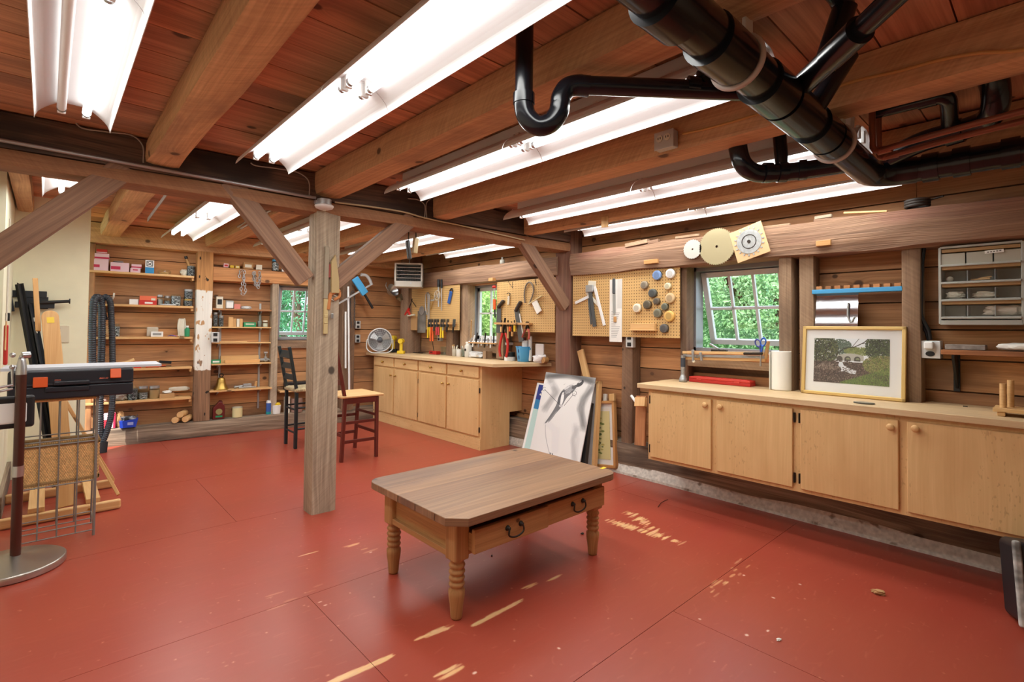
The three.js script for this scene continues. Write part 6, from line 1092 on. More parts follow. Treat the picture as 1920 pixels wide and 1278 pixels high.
// ================================================================== WINDOWS
M.sash = col(222, 222, 224, 0.4); M.frameGrey = col(150, 150, 154, 0.4, 0.2);
M.trimWood = wood(31, [196, 128, 76], [160, 96, 54], { knots: 1, con: 0.6, bump: 0.0003, rough: 0.45, w: 512, h: 256 });
function windowUnit(name, label, w, h, cols, rows, tilt, pos, ry, sashMat) {
  // local: x across, y up from opening bottom, +z into the room
  const t = new THREE.Group(); t.name = name; t.userData = { kind: 'structure', label }; t.position.copy(pos); t.rotation.y = ry; scene.add(t);
  const f = 0.035;
  part(t, 'frame', [bx(f, h, 0.12, -w / 2 + f / 2, h / 2, -0.03, 1), bx(f, h, 0.12, w / 2 - f / 2, h / 2, -0.03, 1), bx(w, f, 0.12, 0, h - f / 2, -0.03, 0), bx(w, f, 0.12, 0, f / 2, -0.03, 0)], M.frameGrey);
  const sw = w - 2 * f - 0.006, shh = h - 2 * f - 0.006, b = 0.042, hinge = V(0, h - f - 0.003, -0.06);
  const place = (g) => g.rotateX(tilt).translate(hinge.x, hinge.y, hinge.z);   // sash hangs from y = 0 down
  const s = part(t, 'sash', [bx(b, shh, 0.035, -sw / 2 + b / 2, -shh / 2, 0, 1), bx(b, shh, 0.035, sw / 2 - b / 2, -shh / 2, 0, 1), bx(sw, b, 0.035, 0, -b / 2, 0, 0), bx(sw, b, 0.035, 0, -shh + b / 2, 0, 0)].map(place), sashMat);
  const gw = sw - 2 * b, gh = shh - 2 * b, m = 0.02;
  for (let i = 1; i < cols; i++) part(s, 'muntin', place(bx(m, gh, 0.026, -gw / 2 + gw * i / cols, -shh / 2, 0, 1)), sashMat);
  for (let j = 1; j < rows; j++) part(s, 'muntin', place(bx(gw, m, 0.026, 0, -b - gh * j / rows, 0, 0)), sashMat);
  for (let i = 0; i < cols; i++) for (let j = 0; j < rows; j++) part(s, 'pane', place(bx(gw / cols - m, gh / rows - m, 0.003, -gw / 2 + gw * (i + 0.5) / cols, -b - gh * (j + 0.5) / rows, 0)), M.glass);
  return t;
}
{
  const R = OPEN_R, wR = windowUnit('window_1', 'wide crank window propped open behind the scissors', R.z1 - R.z0, R.y1 - R.y0, 3, 2, 0.3, V(WX + 0.05, R.y0, (R.z0 + R.z1) / 2), WA, M.sash);
  const w = R.z1 - R.z0;
  part(wR, 'sill', [rb(w + 0.04, 0.06, 0.13, 0, -0.02, 0.1, 0.005, 0)], M.trimWood, 'orange stained sill');
  part(wR, 'jamb', [rb(0.03, R.y1 - R.y0, 0.14, -w / 2 - 0.012, (R.y1 - R.y0) / 2, 0.08, 0.004, 1)], M.trimWood);
  const cr = part(wR, 'crank', [rb(0.12, 0.022, 0.04, -0.06, 0.022, 0.175, 0.008)], M.iron, 'dark crank mechanism'); part(cr, 'crank_handle', bar([-0.06, 0.035, 0.18], [-0.13, 0.075, 0.19], 0.014, 0.02, V(0, 0, 1), 0.004), M.galv);
  const L = OPEN_L, wL = windowUnit('window_2', 'narrow white window over the workbench', L.z1 - L.z0, L.y1 - L.y0, 3, 2, 0.0, V(WX + 0.05, L.y0, (L.z0 + L.z1) / 2), WA, col(240, 240, 238, 0.4));
  const w2 = L.z1 - L.z0; part(wL, 'jamb', [rb(0.05, L.y1 - L.y0 + 0.04, 0.12, -w2 / 2 - 0.02, (L.y1 - L.y0) / 2, 0.06, 0.004, 1), rb(w2, 0.04, 0.12, 0, L.y1 - L.y0 + 0.005, 0.06, 0.004, 0)], M.trimWood); part(wL, 'sill', rb(w2 + 0.06, 0.03, 0.14, 0, 0.0, 0.08, 0.004, 0), M.sash);
  const p = wb((OB.z0 + OB.z1) / 2, OB.y0, -0.22), w0 = windowUnit('window_3', 'small crank window behind the dark chair', OB.z1 - OB.z0, OB.y1 - OB.y0, 3, 2, 0.24, p, BA, M.sash);
  const wo = OB.z1 - OB.z0; part(w0, 'sill', rb(wo, 0.1, 0.06, 0, -0.06, 0.06, 0.004, 0), M.stud); part(w0, 'crank', rb(0.06, 0.018, 0.03, 0.15, 0.02, 0.08, 0.006), M.iron);
}
// ================================================================== ON AND ABOVE THE COUNTER
const onC = (name, label, cat, px, py, group, ry = WA, y = C2) => thing(name, label, cat, atY(px, py, y + 0.0008), ry, group);
{
  // framed landscape print
  const X0 = 3.745, a = atX(1502.5, 735, X0), b = atX(1698.5, 751.5, X0), w = b.z - a.z, top = atX(1600, 612, 3.785), h = Math.hypot(top.y - C2, 0.045), tilt = Math.atan2(0.045, top.y - C2);
  const t = thing('framed_print', 'gilt framed landscape print of a stone bridge leaning on the counter', 'picture', [X0, C2 + 0.001, (a.z + b.z) / 2], WA), T = (g) => g.rotateX(-tilt);
  const f = 0.022, gold = col(214, 180, 112, 0.35, 0.3);
  part(t, 'frame', [rb(f, h, 0.024, -w / 2 + f / 2, h / 2, 0, 0.005, 1), rb(f, h, 0.024, w / 2 - f / 2, h / 2, 0, 0.005, 1), rb(w, f, 0.024, 0, h - f / 2, 0, 0.005, 0), rb(w, f, 0.024, 0, f / 2, 0, 0.005, 0)].map(T), gold, 'thin gilt frame');
  part(t, 'mat', T(bx(w - f, h - f, 0.004, 0, h / 2, -0.004)), M.white, 'white mat board');
  const art = canvasTex(768, 500, (g, W, H) => {
    const r = rng(5151); g.fillStyle = '#e6ebee'; g.fillRect(0, 0, W, H);
    const dab = (n, cx, cy, rx, ry, cols, s) => { for (let i = 0; i < n; i++) { const a = r() * 6.283, d = Math.pow(r(), 0.6); g.fillStyle = cols[Math.floor(r() * cols.length)]; g.beginPath(); g.ellipse(cx + d * rx * Math.cos(a), cy + d * ry * Math.sin(a), s * (0.4 + r()), s * (0.3 + r() * 0.5), r() * 3, 0, 7); g.fill(); } };
    dab(900, 280, 95, 120, 85, ['#5a6c5e', '#66786c', '#4a5c4e'], 9); dab(800, 470, 140, 150, 45, ['#7e8a4e', '#8a9458', '#667444'], 8);
    dab(2600, 70, 130, 190, 200, ['#2e3828', '#3e4a32', '#565e3a', '#232a20', '#6a7048'], 9); dab(2200, 720, 100, 190, 170, ['#303c2a', '#445236', '#54643c', '#222a22'], 9);
    g.fillStyle = '#b4b2a8'; g.beginPath(); g.moveTo(250, 190); g.quadraticCurveTo(390, 140, 520, 190); g.lineTo(520, 245); g.lineTo(250, 245); g.fill(); g.fillStyle = '#4a4440'; for (const x of [275, 358, 456]) { g.beginPath(); g.arc(x, 228, 32, Math.PI, 0); g.lineTo(x + 32, 250); g.lineTo(x - 32, 250); g.fill(); } g.fillStyle = '#8a9270'; for (const x of [358, 456]) { g.beginPath(); g.arc(x + 4, 232, 20, Math.PI, 0); g.fill(); }
    g.fillStyle = '#4a3834'; g.fillRect(0, 262, W, H - 262); dab(2600, 240, 390, 420, 140, ['#4a3632', '#5a4642', '#3a2c2a', '#6a5650', '#84746c', '#2e2422'], 8); dab(300, 140, 320, 150, 40, ['#9a8c80', '#6a5a52', '#7a6c62'], 6);
    g.fillStyle = '#dfe4ea'; g.beginPath(); g.moveTo(272, 262); g.lineTo(306, 262); g.lineTo(320, 300); g.lineTo(380, 330); g.lineTo(450, 352); g.lineTo(440, 390); g.lineTo(380, 385); g.lineTo(330, 360); g.lineTo(270, 378); g.lineTo(300, 345); g.lineTo(262, 300); g.fill(); dab(90, 360, 345, 95, 45, ['#4a3a36', '#6a5a56'], 6);
    dab(2400, 700, 280, 190, 100, ['#6a7a38', '#86884c', '#526232', '#94945e', '#74684a'], 8); for (let i = 0; i < 3200; i++) { const x = 290 + r() * 480, y = 505 - Math.pow(r(), 1.3) * Math.max(0, (x - 270) * 0.4); g.strokeStyle = ['#6d8a38', '#4e6a2e', '#83994a', '#3f5429'][i % 4]; g.lineWidth = 2; g.beginPath(); g.moveTo(x, y); g.lineTo(x + 6 - r() * 12, y - 15); g.stroke(); }
    g.strokeStyle = '#2a2420'; g.lineCap = 'round'; const br = (p, lw) => { g.lineWidth = lw; g.beginPath(); g.moveTo(...p[0]); for (const q of p.slice(1)) g.lineTo(...q); g.stroke(); }; br([[0, 330], [110, 250], [230, 190], [320, 110], [430, 90], [520, 40], [560, 0]], 9); br([[60, 290], [140, 120], [200, 0]], 7); br([[400, 95], [440, 40], [470, 0]], 5); br([[500, 55], [640, 20]], 4); br([[30, 310], [20, 120], [60, 0]], 8);
  });
  const aw = w * 0.73, ah = h * 0.64; part(t, 'landscape_print', T(new THREE.BoxGeometry(aw, ah, 0.002).translate(-w * 0.01, h * 0.505, -0.001)), std({ map: art, roughness: 0.35 }));
  part(t, 'glazing', T(bx(w - f * 1.4, h - f * 1.4, 0.002, 0, h / 2, 0.006)), M.glass);
}
{
  let t = onC('paper_roll', 'white paper towel roll standing on the counter', 'paper roll', 1465.5, 731), h = atX(1465, 658, t.position.x).y - C2, r = 0.0625;
  part(t, 'paper', lathe([[0.02, 0], [r, 0], [r + 0.001, 0.01], [r + 0.001, h - 0.004], [r, h], [0.02, h]], 40), M.paper); part(t, 'core', lathe([[0.02, 0.001], [0.02, h], [0.018, h], [0.018, 0.001]], 20), M.kraft); part(t, 'loose_sheet', [rb(0.003, h * 0.97, 0.06, -r - 0.002, h * 0.49, 0.016, 0.001)], M.paper);
  t = onC('red_tool_case', 'flat red plastic case with two clasps on the counter', 'case', 1352, 719); const w = wW(1297, 1411, t.position.x); part(t, 'base', rb(w, 0.024, 0.1, 0, 0.012, 0.0, 0.004), M.red); part(t, 'lid', [rb(w * 1.0, 0.018, 0.1, 0, 0.033, 0, 0.006), rb(w * 0.9, 0.005, 0.08, 0, 0.043, 0, 0.002)], col(206, 60, 48, 0.4)); part(t, 'clasp', [-0.32, 0.3].map((k) => rb(0.04, 0.012, 0.008, w * k, 0.024, 0.051, 0.002)), col(210, 70, 58, 0.4));
  t = onC('flashlight', 'grey metal flashlight standing on its lens end', 'flashlight', 1280.5, 713); t.position.copy(atX(1280.5, 713, 3.735)).setY(C2 + 0.0008); part(t, 'head', lathe([[0, 0], [0.03, 0], [0.031, 0.012], [0.029, 0.026], [0.019, 0.05], [0.017, 0.06]], 26), M.galv); part(t, 'barrel', cyl(0.0168, 0.0168, 0.06, 0, 0.09, 0, 22), M.galv); part(t, 'grip', cyl(0.0185, 0.0185, 0.07, 0, 0.155, 0, 22), col(60, 66, 76, 0.5)); part(t, 'tail_cap', cyl(0.0175, 0.0185, 0.022, 0, 0.2, 0, 22), M.steel);
  t = onC('oval_disc', 'small dark oval disc lying on the counter edge', 'disc', 1620, 756); part(t, 'disc', cyl(0.052, 0.052, 0.005, 0, 0.003, 0, 32).scale(1, 1, 0.75), col(66, 66, 62, 0.5)); part(t, 'inlay', cyl(0.044, 0.044, 0.002, 0, 0.0062, 0, 30).scale(1, 1, 0.75), col(150, 140, 120, 0.5));
  t = onC('metal_bit', 'tiny dark metal bit lying on the counter', 'bit', 1810, 762); part(t, 'bit', rb(0.02, 0.004, 0.012, 0, 0.002, 0, 0.001), M.iron);
  t = onC('peg_rack', 'small pine rack with upright pegs at the counter end', 'rack', 1900, 779); part(t, 'base', [rb(0.22, 0.018, 0.16, 0.04, 0.03, 0.0, 0.003, 0), rb(0.03, 0.02, 0.14, -0.04, 0.01, 0, 0.003, 2), rb(0.03, 0.02, 0.14, 0.12, 0.01, 0, 0.003, 2)], M.pine); for (const [x, z, hh] of [[-0.035, 0.03, 0.125], [-0.01, -0.03, 0.14], [0.13, 0.0, 0.13]]) part(t, 'peg', rod([x, 0.035, z], [x, 0.035 + hh, z], 0.013, 16), M.pine);
}
{ // bar clamps and scissors under the wide window
  let t = WT('bar_clamp', 'long wooden bar clamps hung in a row under the wide window', 'clamp', 1360, 668, 3.8);
  const K = (a, b, z) => { const q = lw(t, a, b, 3.8); return V(q[0], q[1], z); };
  [[660, 663], [666, 670], [671, 676]].forEach(([y0, y1], i) => part(t, 'bar', bar(K(1286, y0, 0.05 - 0.012 * i), K(1438, y1 - 1, 0.05 - 0.012 * i), 0.014, 0.02, V(0, 1, 0), 0.003), [M.pine, M.galv, M.pine][i]));
  part(t, 'clamp_jaw', [bar(K(1307, 655, 0.07), K(1308, 678, 0.07), 0.016, 0.018, V(0, 0, 1), 0.003), bar(K(1321, 660, 0.07), K(1324, 675, 0.07), 0.016, 0.018, V(0, 0, 1), 0.003)], M.galv);
  part(t, 'thumb_screw', [rod(K(1314, 667, 0.07), K(1317, 667, 0.085), 0.014, 16)], M.steel); part(t, 'pad', [new THREE.SphereGeometry(0.011, 12, 10).translate(...K(1309, 677, 0.07).toArray())], M.offWhite); part(t, 'dark_handle', bar(K(1402, 662, 0.075), K(1438, 662, 0.075), 0.02, 0.02, V(0, 1, 0), 0.008), M.iron);
  single('clamp_ledge', 'brown ledge board carrying the bar clamps', 'ledge', rb(0.06, 0.07, wW(1290, 1456, 3.86), 3.87, atX(1370, 682, 3.86).y, (atX(1290, 680, 3.86).z + atX(1456, 680, 3.86).z) / 2, 0.004, 2), M.stud);
  t = WT('scissors', 'blue handled scissors hung below the wide window', 'scissors', 1427, 655, 3.735);
  const S = (a, b, z = 0) => { const q = lw(t, a, b, 3.735); return V(q[0], q[1], z); };
  part(t, 'handle', [new THREE.TorusGeometry(0.024, 0.006, 10, 24).scale(0.72, 1.1, 1).rotateZ(0.35).translate(...S(1421, 643).toArray()), bar(S(1424, 648), S(1427, 660), 0.01, 0.014, V(0, 0, 1), 0.003)], col(70, 76, 150, 0.4)); part(t, 'handle', [new THREE.TorusGeometry(0.024, 0.006, 10, 24).scale(0.72, 1.15, 1).rotateZ(-0.2).translate(...S(1431, 641).toArray()), bar(S(1430, 648), S(1427, 662), 0.012, 0.014, V(0, 0, 1), 0.003)], M.blue); part(t, 'blade', bar(S(1427, 660), S(1426, 686), 0.006, 0.016, V(0, 0, 1)), M.steel);
  t = WT('wood_handle_tool', 'brown wooden handled tool leaning behind the scissors', 'tool', 1438, 655, 3.77); part(t, 'handle', bar([0.01, 0.06, 0], [-0.01, -0.07, 0], 0.02, 0.028, V(0, 0, 1), 0.008), M.pineDark);
}
{ // blue notched strip with clear sheet, drawer organizer, outlet, cable, shelf
  const X = 3.86; let t = WT('blue_strip', 'bright blue metal strip under a row of wooden blocks', 'strip', 1607, 545, X); const w = wW(1524, 1691, X);
  part(t, 'strip', rb(w, 0.028, 0.06, 0, 0, 0.03, 0.003), M.skyBlue); for (let i = 0; i < 9; i++) part(t, 'wood_block', rb(0.034, 0.022, 0.05, -w / 2 + 0.04 + i * w / 9.2, 0.025, 0.025, 0.002, 2), tint(M.board, 1.02, 0.86, 0.72));
  t = WT('mirror_tile', 'mirror-like steel sheet hanging from the blue strip', 'metal sheet', 1566, 578, X - 0.02); const mw = wW(1524.5, 1608, X), mh = atX(1566, 547, X).y - atX(1566, 612, X).y; part(t, 'sheet', rb(mw, mh + 0.02, 0.003, 0, 0, 0, 0.001).rotateX(-0.1), col(206, 208, 212, 0.04, 1)); part(t, 'clip', [tube([[mw * 0.3, mh * 0.15, 0.012], [mw * 0.3, -mh * 0.25, 0.016], [mw * 0.36, -mh * 0.4, 0.016], [mw * 0.43, -mh * 0.25, 0.014]], 0.006, 20)], M.galv);
  t = WT('drawer_organizer', 'grey small parts cabinet with four tiers of clear drawers', 'organizer', 1837, 532, 3.78);
  const ow = wW(1760, 1915, 3.78), ot = atX(1837, 459, 3.78).y, ob = atX(1837, 607, 3.78).y, oh = ot - ob, yc = (ot + ob) / 2 - t.position.y, m = col(178, 180, 172, 0.5), od = 0.15;
  part(t, 'housing', [rb(0.012, oh, od, -ow / 2, yc, -od / 2 + 0.01, 0.002), rb(0.012, oh, od, ow / 2, yc, -od / 2 + 0.01, 0.002), rb(ow, 0.012, od, 0, yc + oh / 2, -od / 2 + 0.01, 0.002), rb(ow, 0.026, od, 0, yc - oh / 2 + 0.008, -od / 2 + 0.01, 0.002), bx(ow, oh, 0.006, 0, yc, -od + 0.012)], m);
  for (let j = 0; j < 4; j++) {
    const y1 = yc + oh / 2 - 0.014 - j * (oh - 0.04) / 4, hh = (oh - 0.04) / 4, y0 = y1 - hh;
    part(t, 'shelf_rail', [rb(ow - 0.01, 0.012, 0.02, 0, y0 + 0.008, 0.008, 0.003)], m);
    part(t, 'brown_rail', rb(ow - 0.012, 0.02, od * 0.8, 0, y1 - 0.006, -od * 0.4 + 0.004, 0.004, 0), col(172, 138, 92, 0.6));
    for (let i = 0; i < 3; i++) { const d = part(t, 'drawer', [rb(ow / 3 - 0.006, hh - 0.034, 0.003, -ow / 3 + i * ow / 3, (y0 + y1) / 2 - 0.006, 0.004, 0.001)], j ? M.glass : std({ color: rgb(176, 172, 156), roughness: 0.3 })); part(d, 'drawer_side', [bx(0.003, hh - 0.034, od - 0.03, -ow / 3 + i * ow / 3 - ow / 6 + 0.005, (y0 + y1) / 2 - 0.006, -od / 2 + 0.012), bx(ow / 3 - 0.008, 0.003, od - 0.03, -ow / 3 + i * ow / 3, y0 + 0.015, -od / 2 + 0.012)], col(160, 170, 176, 0.3)); }
  }
  const rowY = (j) => yc + oh / 2 - 0.014 - (j + 1) * (oh - 0.04) / 4 + 0.019;
  const put = (nm, label, x, j, g, mat) => { const p = t.position.clone(); p.y += rowY(j); p.z += x; p.x += 0.05; single(nm, label, 'small part', g, mat, p, WA, 'odds and ends in the parts cabinet'); };
  put('pale_knob', 'pale round knob in the second tier of the parts cabinet', -ow * 0.39, 1, [new THREE.SphereGeometry(0.017, 16, 10).translate(0, 0.014, 0)], M.offWhite);
  put('wood_scrap', 'thin wood scraps in the second tier of the parts cabinet', 0.0, 1, [bar([-0.04, 0.006, 0], [0.04, 0.008, 0.01], 0.02, 0.008), bar([-0.01, 0.012, 0], [0.045, 0.02, 0], 0.01, 0.006)], M.pine);
  put('cream_scraps', 'cream cloth scrap in the third tier of the parts cabinet', -ow * 0.32, 2, crumple(0.08, 0.04, 0.05, null, 81, 0.3), M.offWhite);
  put('cream_scraps', 'pale folded scrap in the middle of the third tier', 0.02, 2, crumple(0.1, 0.036, 0.05, null, 83, 0.35), col(206, 196, 176, 0.7));
  put('plastic_wrap', 'crumpled clear plastic wrap spilling from the lowest tier', ow * 0.28, 3, crumple(0.15, 0.055, 0.06, null, 85, 0.35), col(210, 200, 184, 0.25));
  { const q = t.position.clone(); q.y = atX(1864, 471, 3.77).y; q.z = atX(1864, 471, 3.77).z; q.x = 3.7705; const u = single('label_strip', 'cream paper label on the top tier of the parts cabinet', 'label', rb(0.075, 0.017, 0.0015, 0, 0, 0, 0.0005).rotateZ(0.04), M.paper, q, WA); part(u, 'lettering', [0, 1, 2, 3, 4].map((i) => bx(0.008, 0.006, 0.0005, -0.024 + i * 0.012, 0.001 * i - 0.002, 0.0009)), col(120, 116, 108, 0.8)); }
  const o = WT('wall_outlet', 'square white outlet box with a white plug beside the hanging shelf', 'outlet', 1744, 655, 3.82); const wo = wW(1724.5, 1763, 3.82), ho = atX(1744, 638, 3.82).y - atX(1744, 671, 3.82).y; part(o, 'box', rb(wo, ho, 0.09, 0, 0, -0.045, 0.004), col(222, 224, 224, 0.4)); part(o, 'plug', rb(0.045, 0.045, 0.045, -0.002, ho * 0.24, 0.02, 0.01), M.white); part(o, 'socket', cyl(0.019, 0.019, 0.006, 0, 0, 0, 22).scale(1.1, 1, 0.8).rotateX(Math.PI / 2).translate(0, -ho * 0.24, 0.002), M.black);
  single('black_cable', 'black cable bundle dropping down the stud into the white plug', 'cable', tube([[1733, 462], [1728, 500], [1727, 560], [1727, 590], [1733, 605], [1741, 620], [1744, 637]].map(([a, b]) => atX(a, b, 3.84)), 0.011, 60), M.black);
  single('black_cable', 'second black cable curving into the white outlet box', 'cable', tube([[1731, 470], [1726, 540], [1726, 592], [1728, 608], [1736, 622], [1741, 638]].map(([a, b]) => atX(a, b, 3.86)), 0.008, 60), M.black);
  // small hanging shelf
  const sx = 3.76, z0 = atX(1764, 660, sx).z, sY = atX(1800, 655.5, sx).y, s = thing('hanging_shelf', 'brown wooden wall shelf on a black bracket above the counter', 'shelf', [3.85, sY, z0]); part(s, 'board', rb(0.19, 0.028, 0.75, 0.0, -0.015, 0.375, 0.003, 2), tint(M.board, 0.78, 0.62, 0.55)); part(s, 'bracket', [prism([[0.09, 0], [-0.08, 0], [-0.08, -0.018], [0.07, -0.2], [0.09, -0.2]], 0.012).translate(0, -0.029, 0.045), rb(0.012, 0.22, 0.03, 0.086, -0.14, 0.05, 0.003, 1)], M.black, 'black metal bracket');
  const q = thing('grey_tray', 'speckled grey tray on the hanging shelf', 'tray', [3.84, sY + 0.0005, z0 + 0.1]); part(q, 'tray', [rb(0.12, 0.028, 0.17, 0, 0.014, 0, 0.003)], std({ map: speckTex(97, [150, 140, 132], 0.5, 50), roughness: 0.8 }));
  const c = thing('white_cloth', 'folded white cloth on the hanging shelf', 'cloth', [3.83, sY + 0.0005, z0 + 0.34]); part(c, 'cloth', crumple(0.14, 0.045, 0.22, null, 87, 0.12), M.paper);
}
// ================================================================== ON THE PLATE TIMBER
{
  const X = 3.722;
  const blade = (px, py, r, teeth, mat, label) => {
    const t = WT('saw_disc', label, 'saw blade', px, py, X, 'circular saw blades on the plate timber'), s = new THREE.Shape();
    for (let i = 0; i < teeth; i++) { const a = i / teeth * 6.2832, b = (i + 0.75) / teeth * 6.2832; s[i ? 'lineTo' : 'moveTo'](r * 0.93 * Math.cos(a), r * 0.93 * Math.sin(a)); s.lineTo(r * Math.cos(b), r * Math.sin(b)); }
    const hl = new THREE.Path(); hl.absarc(0, 0, r * 0.05 + 0.003, 0, 6.2832, true); s.holes.push(hl);
    part(t, 'disc', new THREE.ExtrudeGeometry(s, { depth: 0.0025, bevelEnabled: false }), mat); return t;
  };
  const u = 0.00492;
  blade(1298.5, 467, 15.8 * u, 24, col(206, 204, 196, 0.35, 0.6), 'small bright circular saw blade on the plate timber');
  blade(1344, 462, 29 * u, 52, col(178, 166, 132, 0.4, 0.7), 'big brass coloured circular saw blade on the plate timber');
  const t = WT('blade_board', 'tilted plywood square carrying a round saw blade on the plate timber', 'board', 1405, 454, X); part(t, 'board', rb(0.235, 0.235, 0.008, 0, 0, 0, 0.001).rotateZ(0.28), col(216, 176, 130, 0.6)); part(t, 'blade', cyl(0.088, 0.088, 0.003, 0, 0, 0, 36).rotateX(Math.PI / 2).translate(0, 0.005, 0.006), M.galv); part(t, 'tooth', Array.from({ length: 18 }, (_, i) => bx(0.01, 0.014, 0.003, 0, 0.099, 0.006).rotateZ(i / 18 * 6.2832).translate(0, 0.005, 0)), M.galv).userData.kind = 'stuff'; part(t, 'inner_ring', [new THREE.TorusGeometry(0.05, 0.003, 8, 32).translate(0, 0.005, 0.008), cyl(0.012, 0.012, 0.006, 0, 0, 0, 14).rotateX(Math.PI / 2).translate(0, 0.005, 0.009)], M.iron);
  for (const [px, py, w] of [[1222, 490.5, 0.13], [1545, 456, 0.085], [922, 524, 0.075]]) { const x = 3.74; single('wood_plug', ['pale wooden plug let into the plate timber above the lid pegboard', 'pale wooden plug let into the plate timber above the framed print', 'pale wooden plug let into the plate timber over the workbench'][px > 1400 ? 1 : px > 1000 ? 0 : 2], 'wood plug', rb(w, 0.035, 0.05, 0, 0, -0.005, 0.003, 0), tint(M.pine, 0.8, 0.7, 0.6), atX(px, py, x), WA); }
  const ty = 2.02, stick = (a, b, r, m, label) => single('wood_splinter', label, 'splinter', bar(atX(...a, 3.76), atX(...b, 3.76), r * 1.2, r, V(0, 1, 0), 0.004), m, [0, 0, 0], 0, 'wood scraps on the plate timber');
  stick([1174, 461], [1216, 452], 0.035, M.stud, 'flat brown splinter lying on the plate timber');
  stick([1216, 455], [1236, 451], 0.028, M.plate, 'short red brown splinter beside the flat one'); stick([1267, 446], [1312, 440], 0.02, M.stud, 'curled pale shaving behind the small saw blade'); stick([1425, 428], [1482, 421], 0.02, M.stud, 'grey splinter beside the plywood square'); stick([1526, 414], [1688, 401], 0.02, M.plate, 'long thin reddish splinter on the plate timber'); stick([1582, 399], [1664, 396], 0.013, M.pine, 'long pale lath on top of the reddish splinter'); stick([1528, 409], [1560, 404], 0.022, M.grey, 'grey bark scrap at the end of the long splinter');
  { const u2 = thing('tape_coil', 'dark coil of tape lying on the plate timber', 'coil', atX(1720, 390, 3.8)); u2.position.y = Math.max(u2.position.y, 2.0); part(u2, 'coil', [0, 1, 2].map((i) => new THREE.TorusGeometry(0.055, 0.009, 10, 30).rotateX(Math.PI / 2).translate(0, 0.012 + i * 0.015, 0)), col(60, 54, 50, 0.6)); part(u2, 'loose_end', rod([0.05, 0.04, 0.0], [0.0, 0.05, 0.12], 0.005), M.iron); }
  { const v = thing('bottle_jar', 'small clear bottles standing on the plate timber over the workbench', 'bottle', atX(942, 490, 3.86).setY(2.019)); part(v, 'bottle', [lathe([[0, 0], [0.03, 0], [0.03, 0.04], [0.012, 0.055], [0.012, 0.065]], 16)], col(206, 206, 196, 0.3)); part(v, 'cap', cyl(0.014, 0.014, 0.012, 0, 0.07, 0, 12), M.galv); }
}
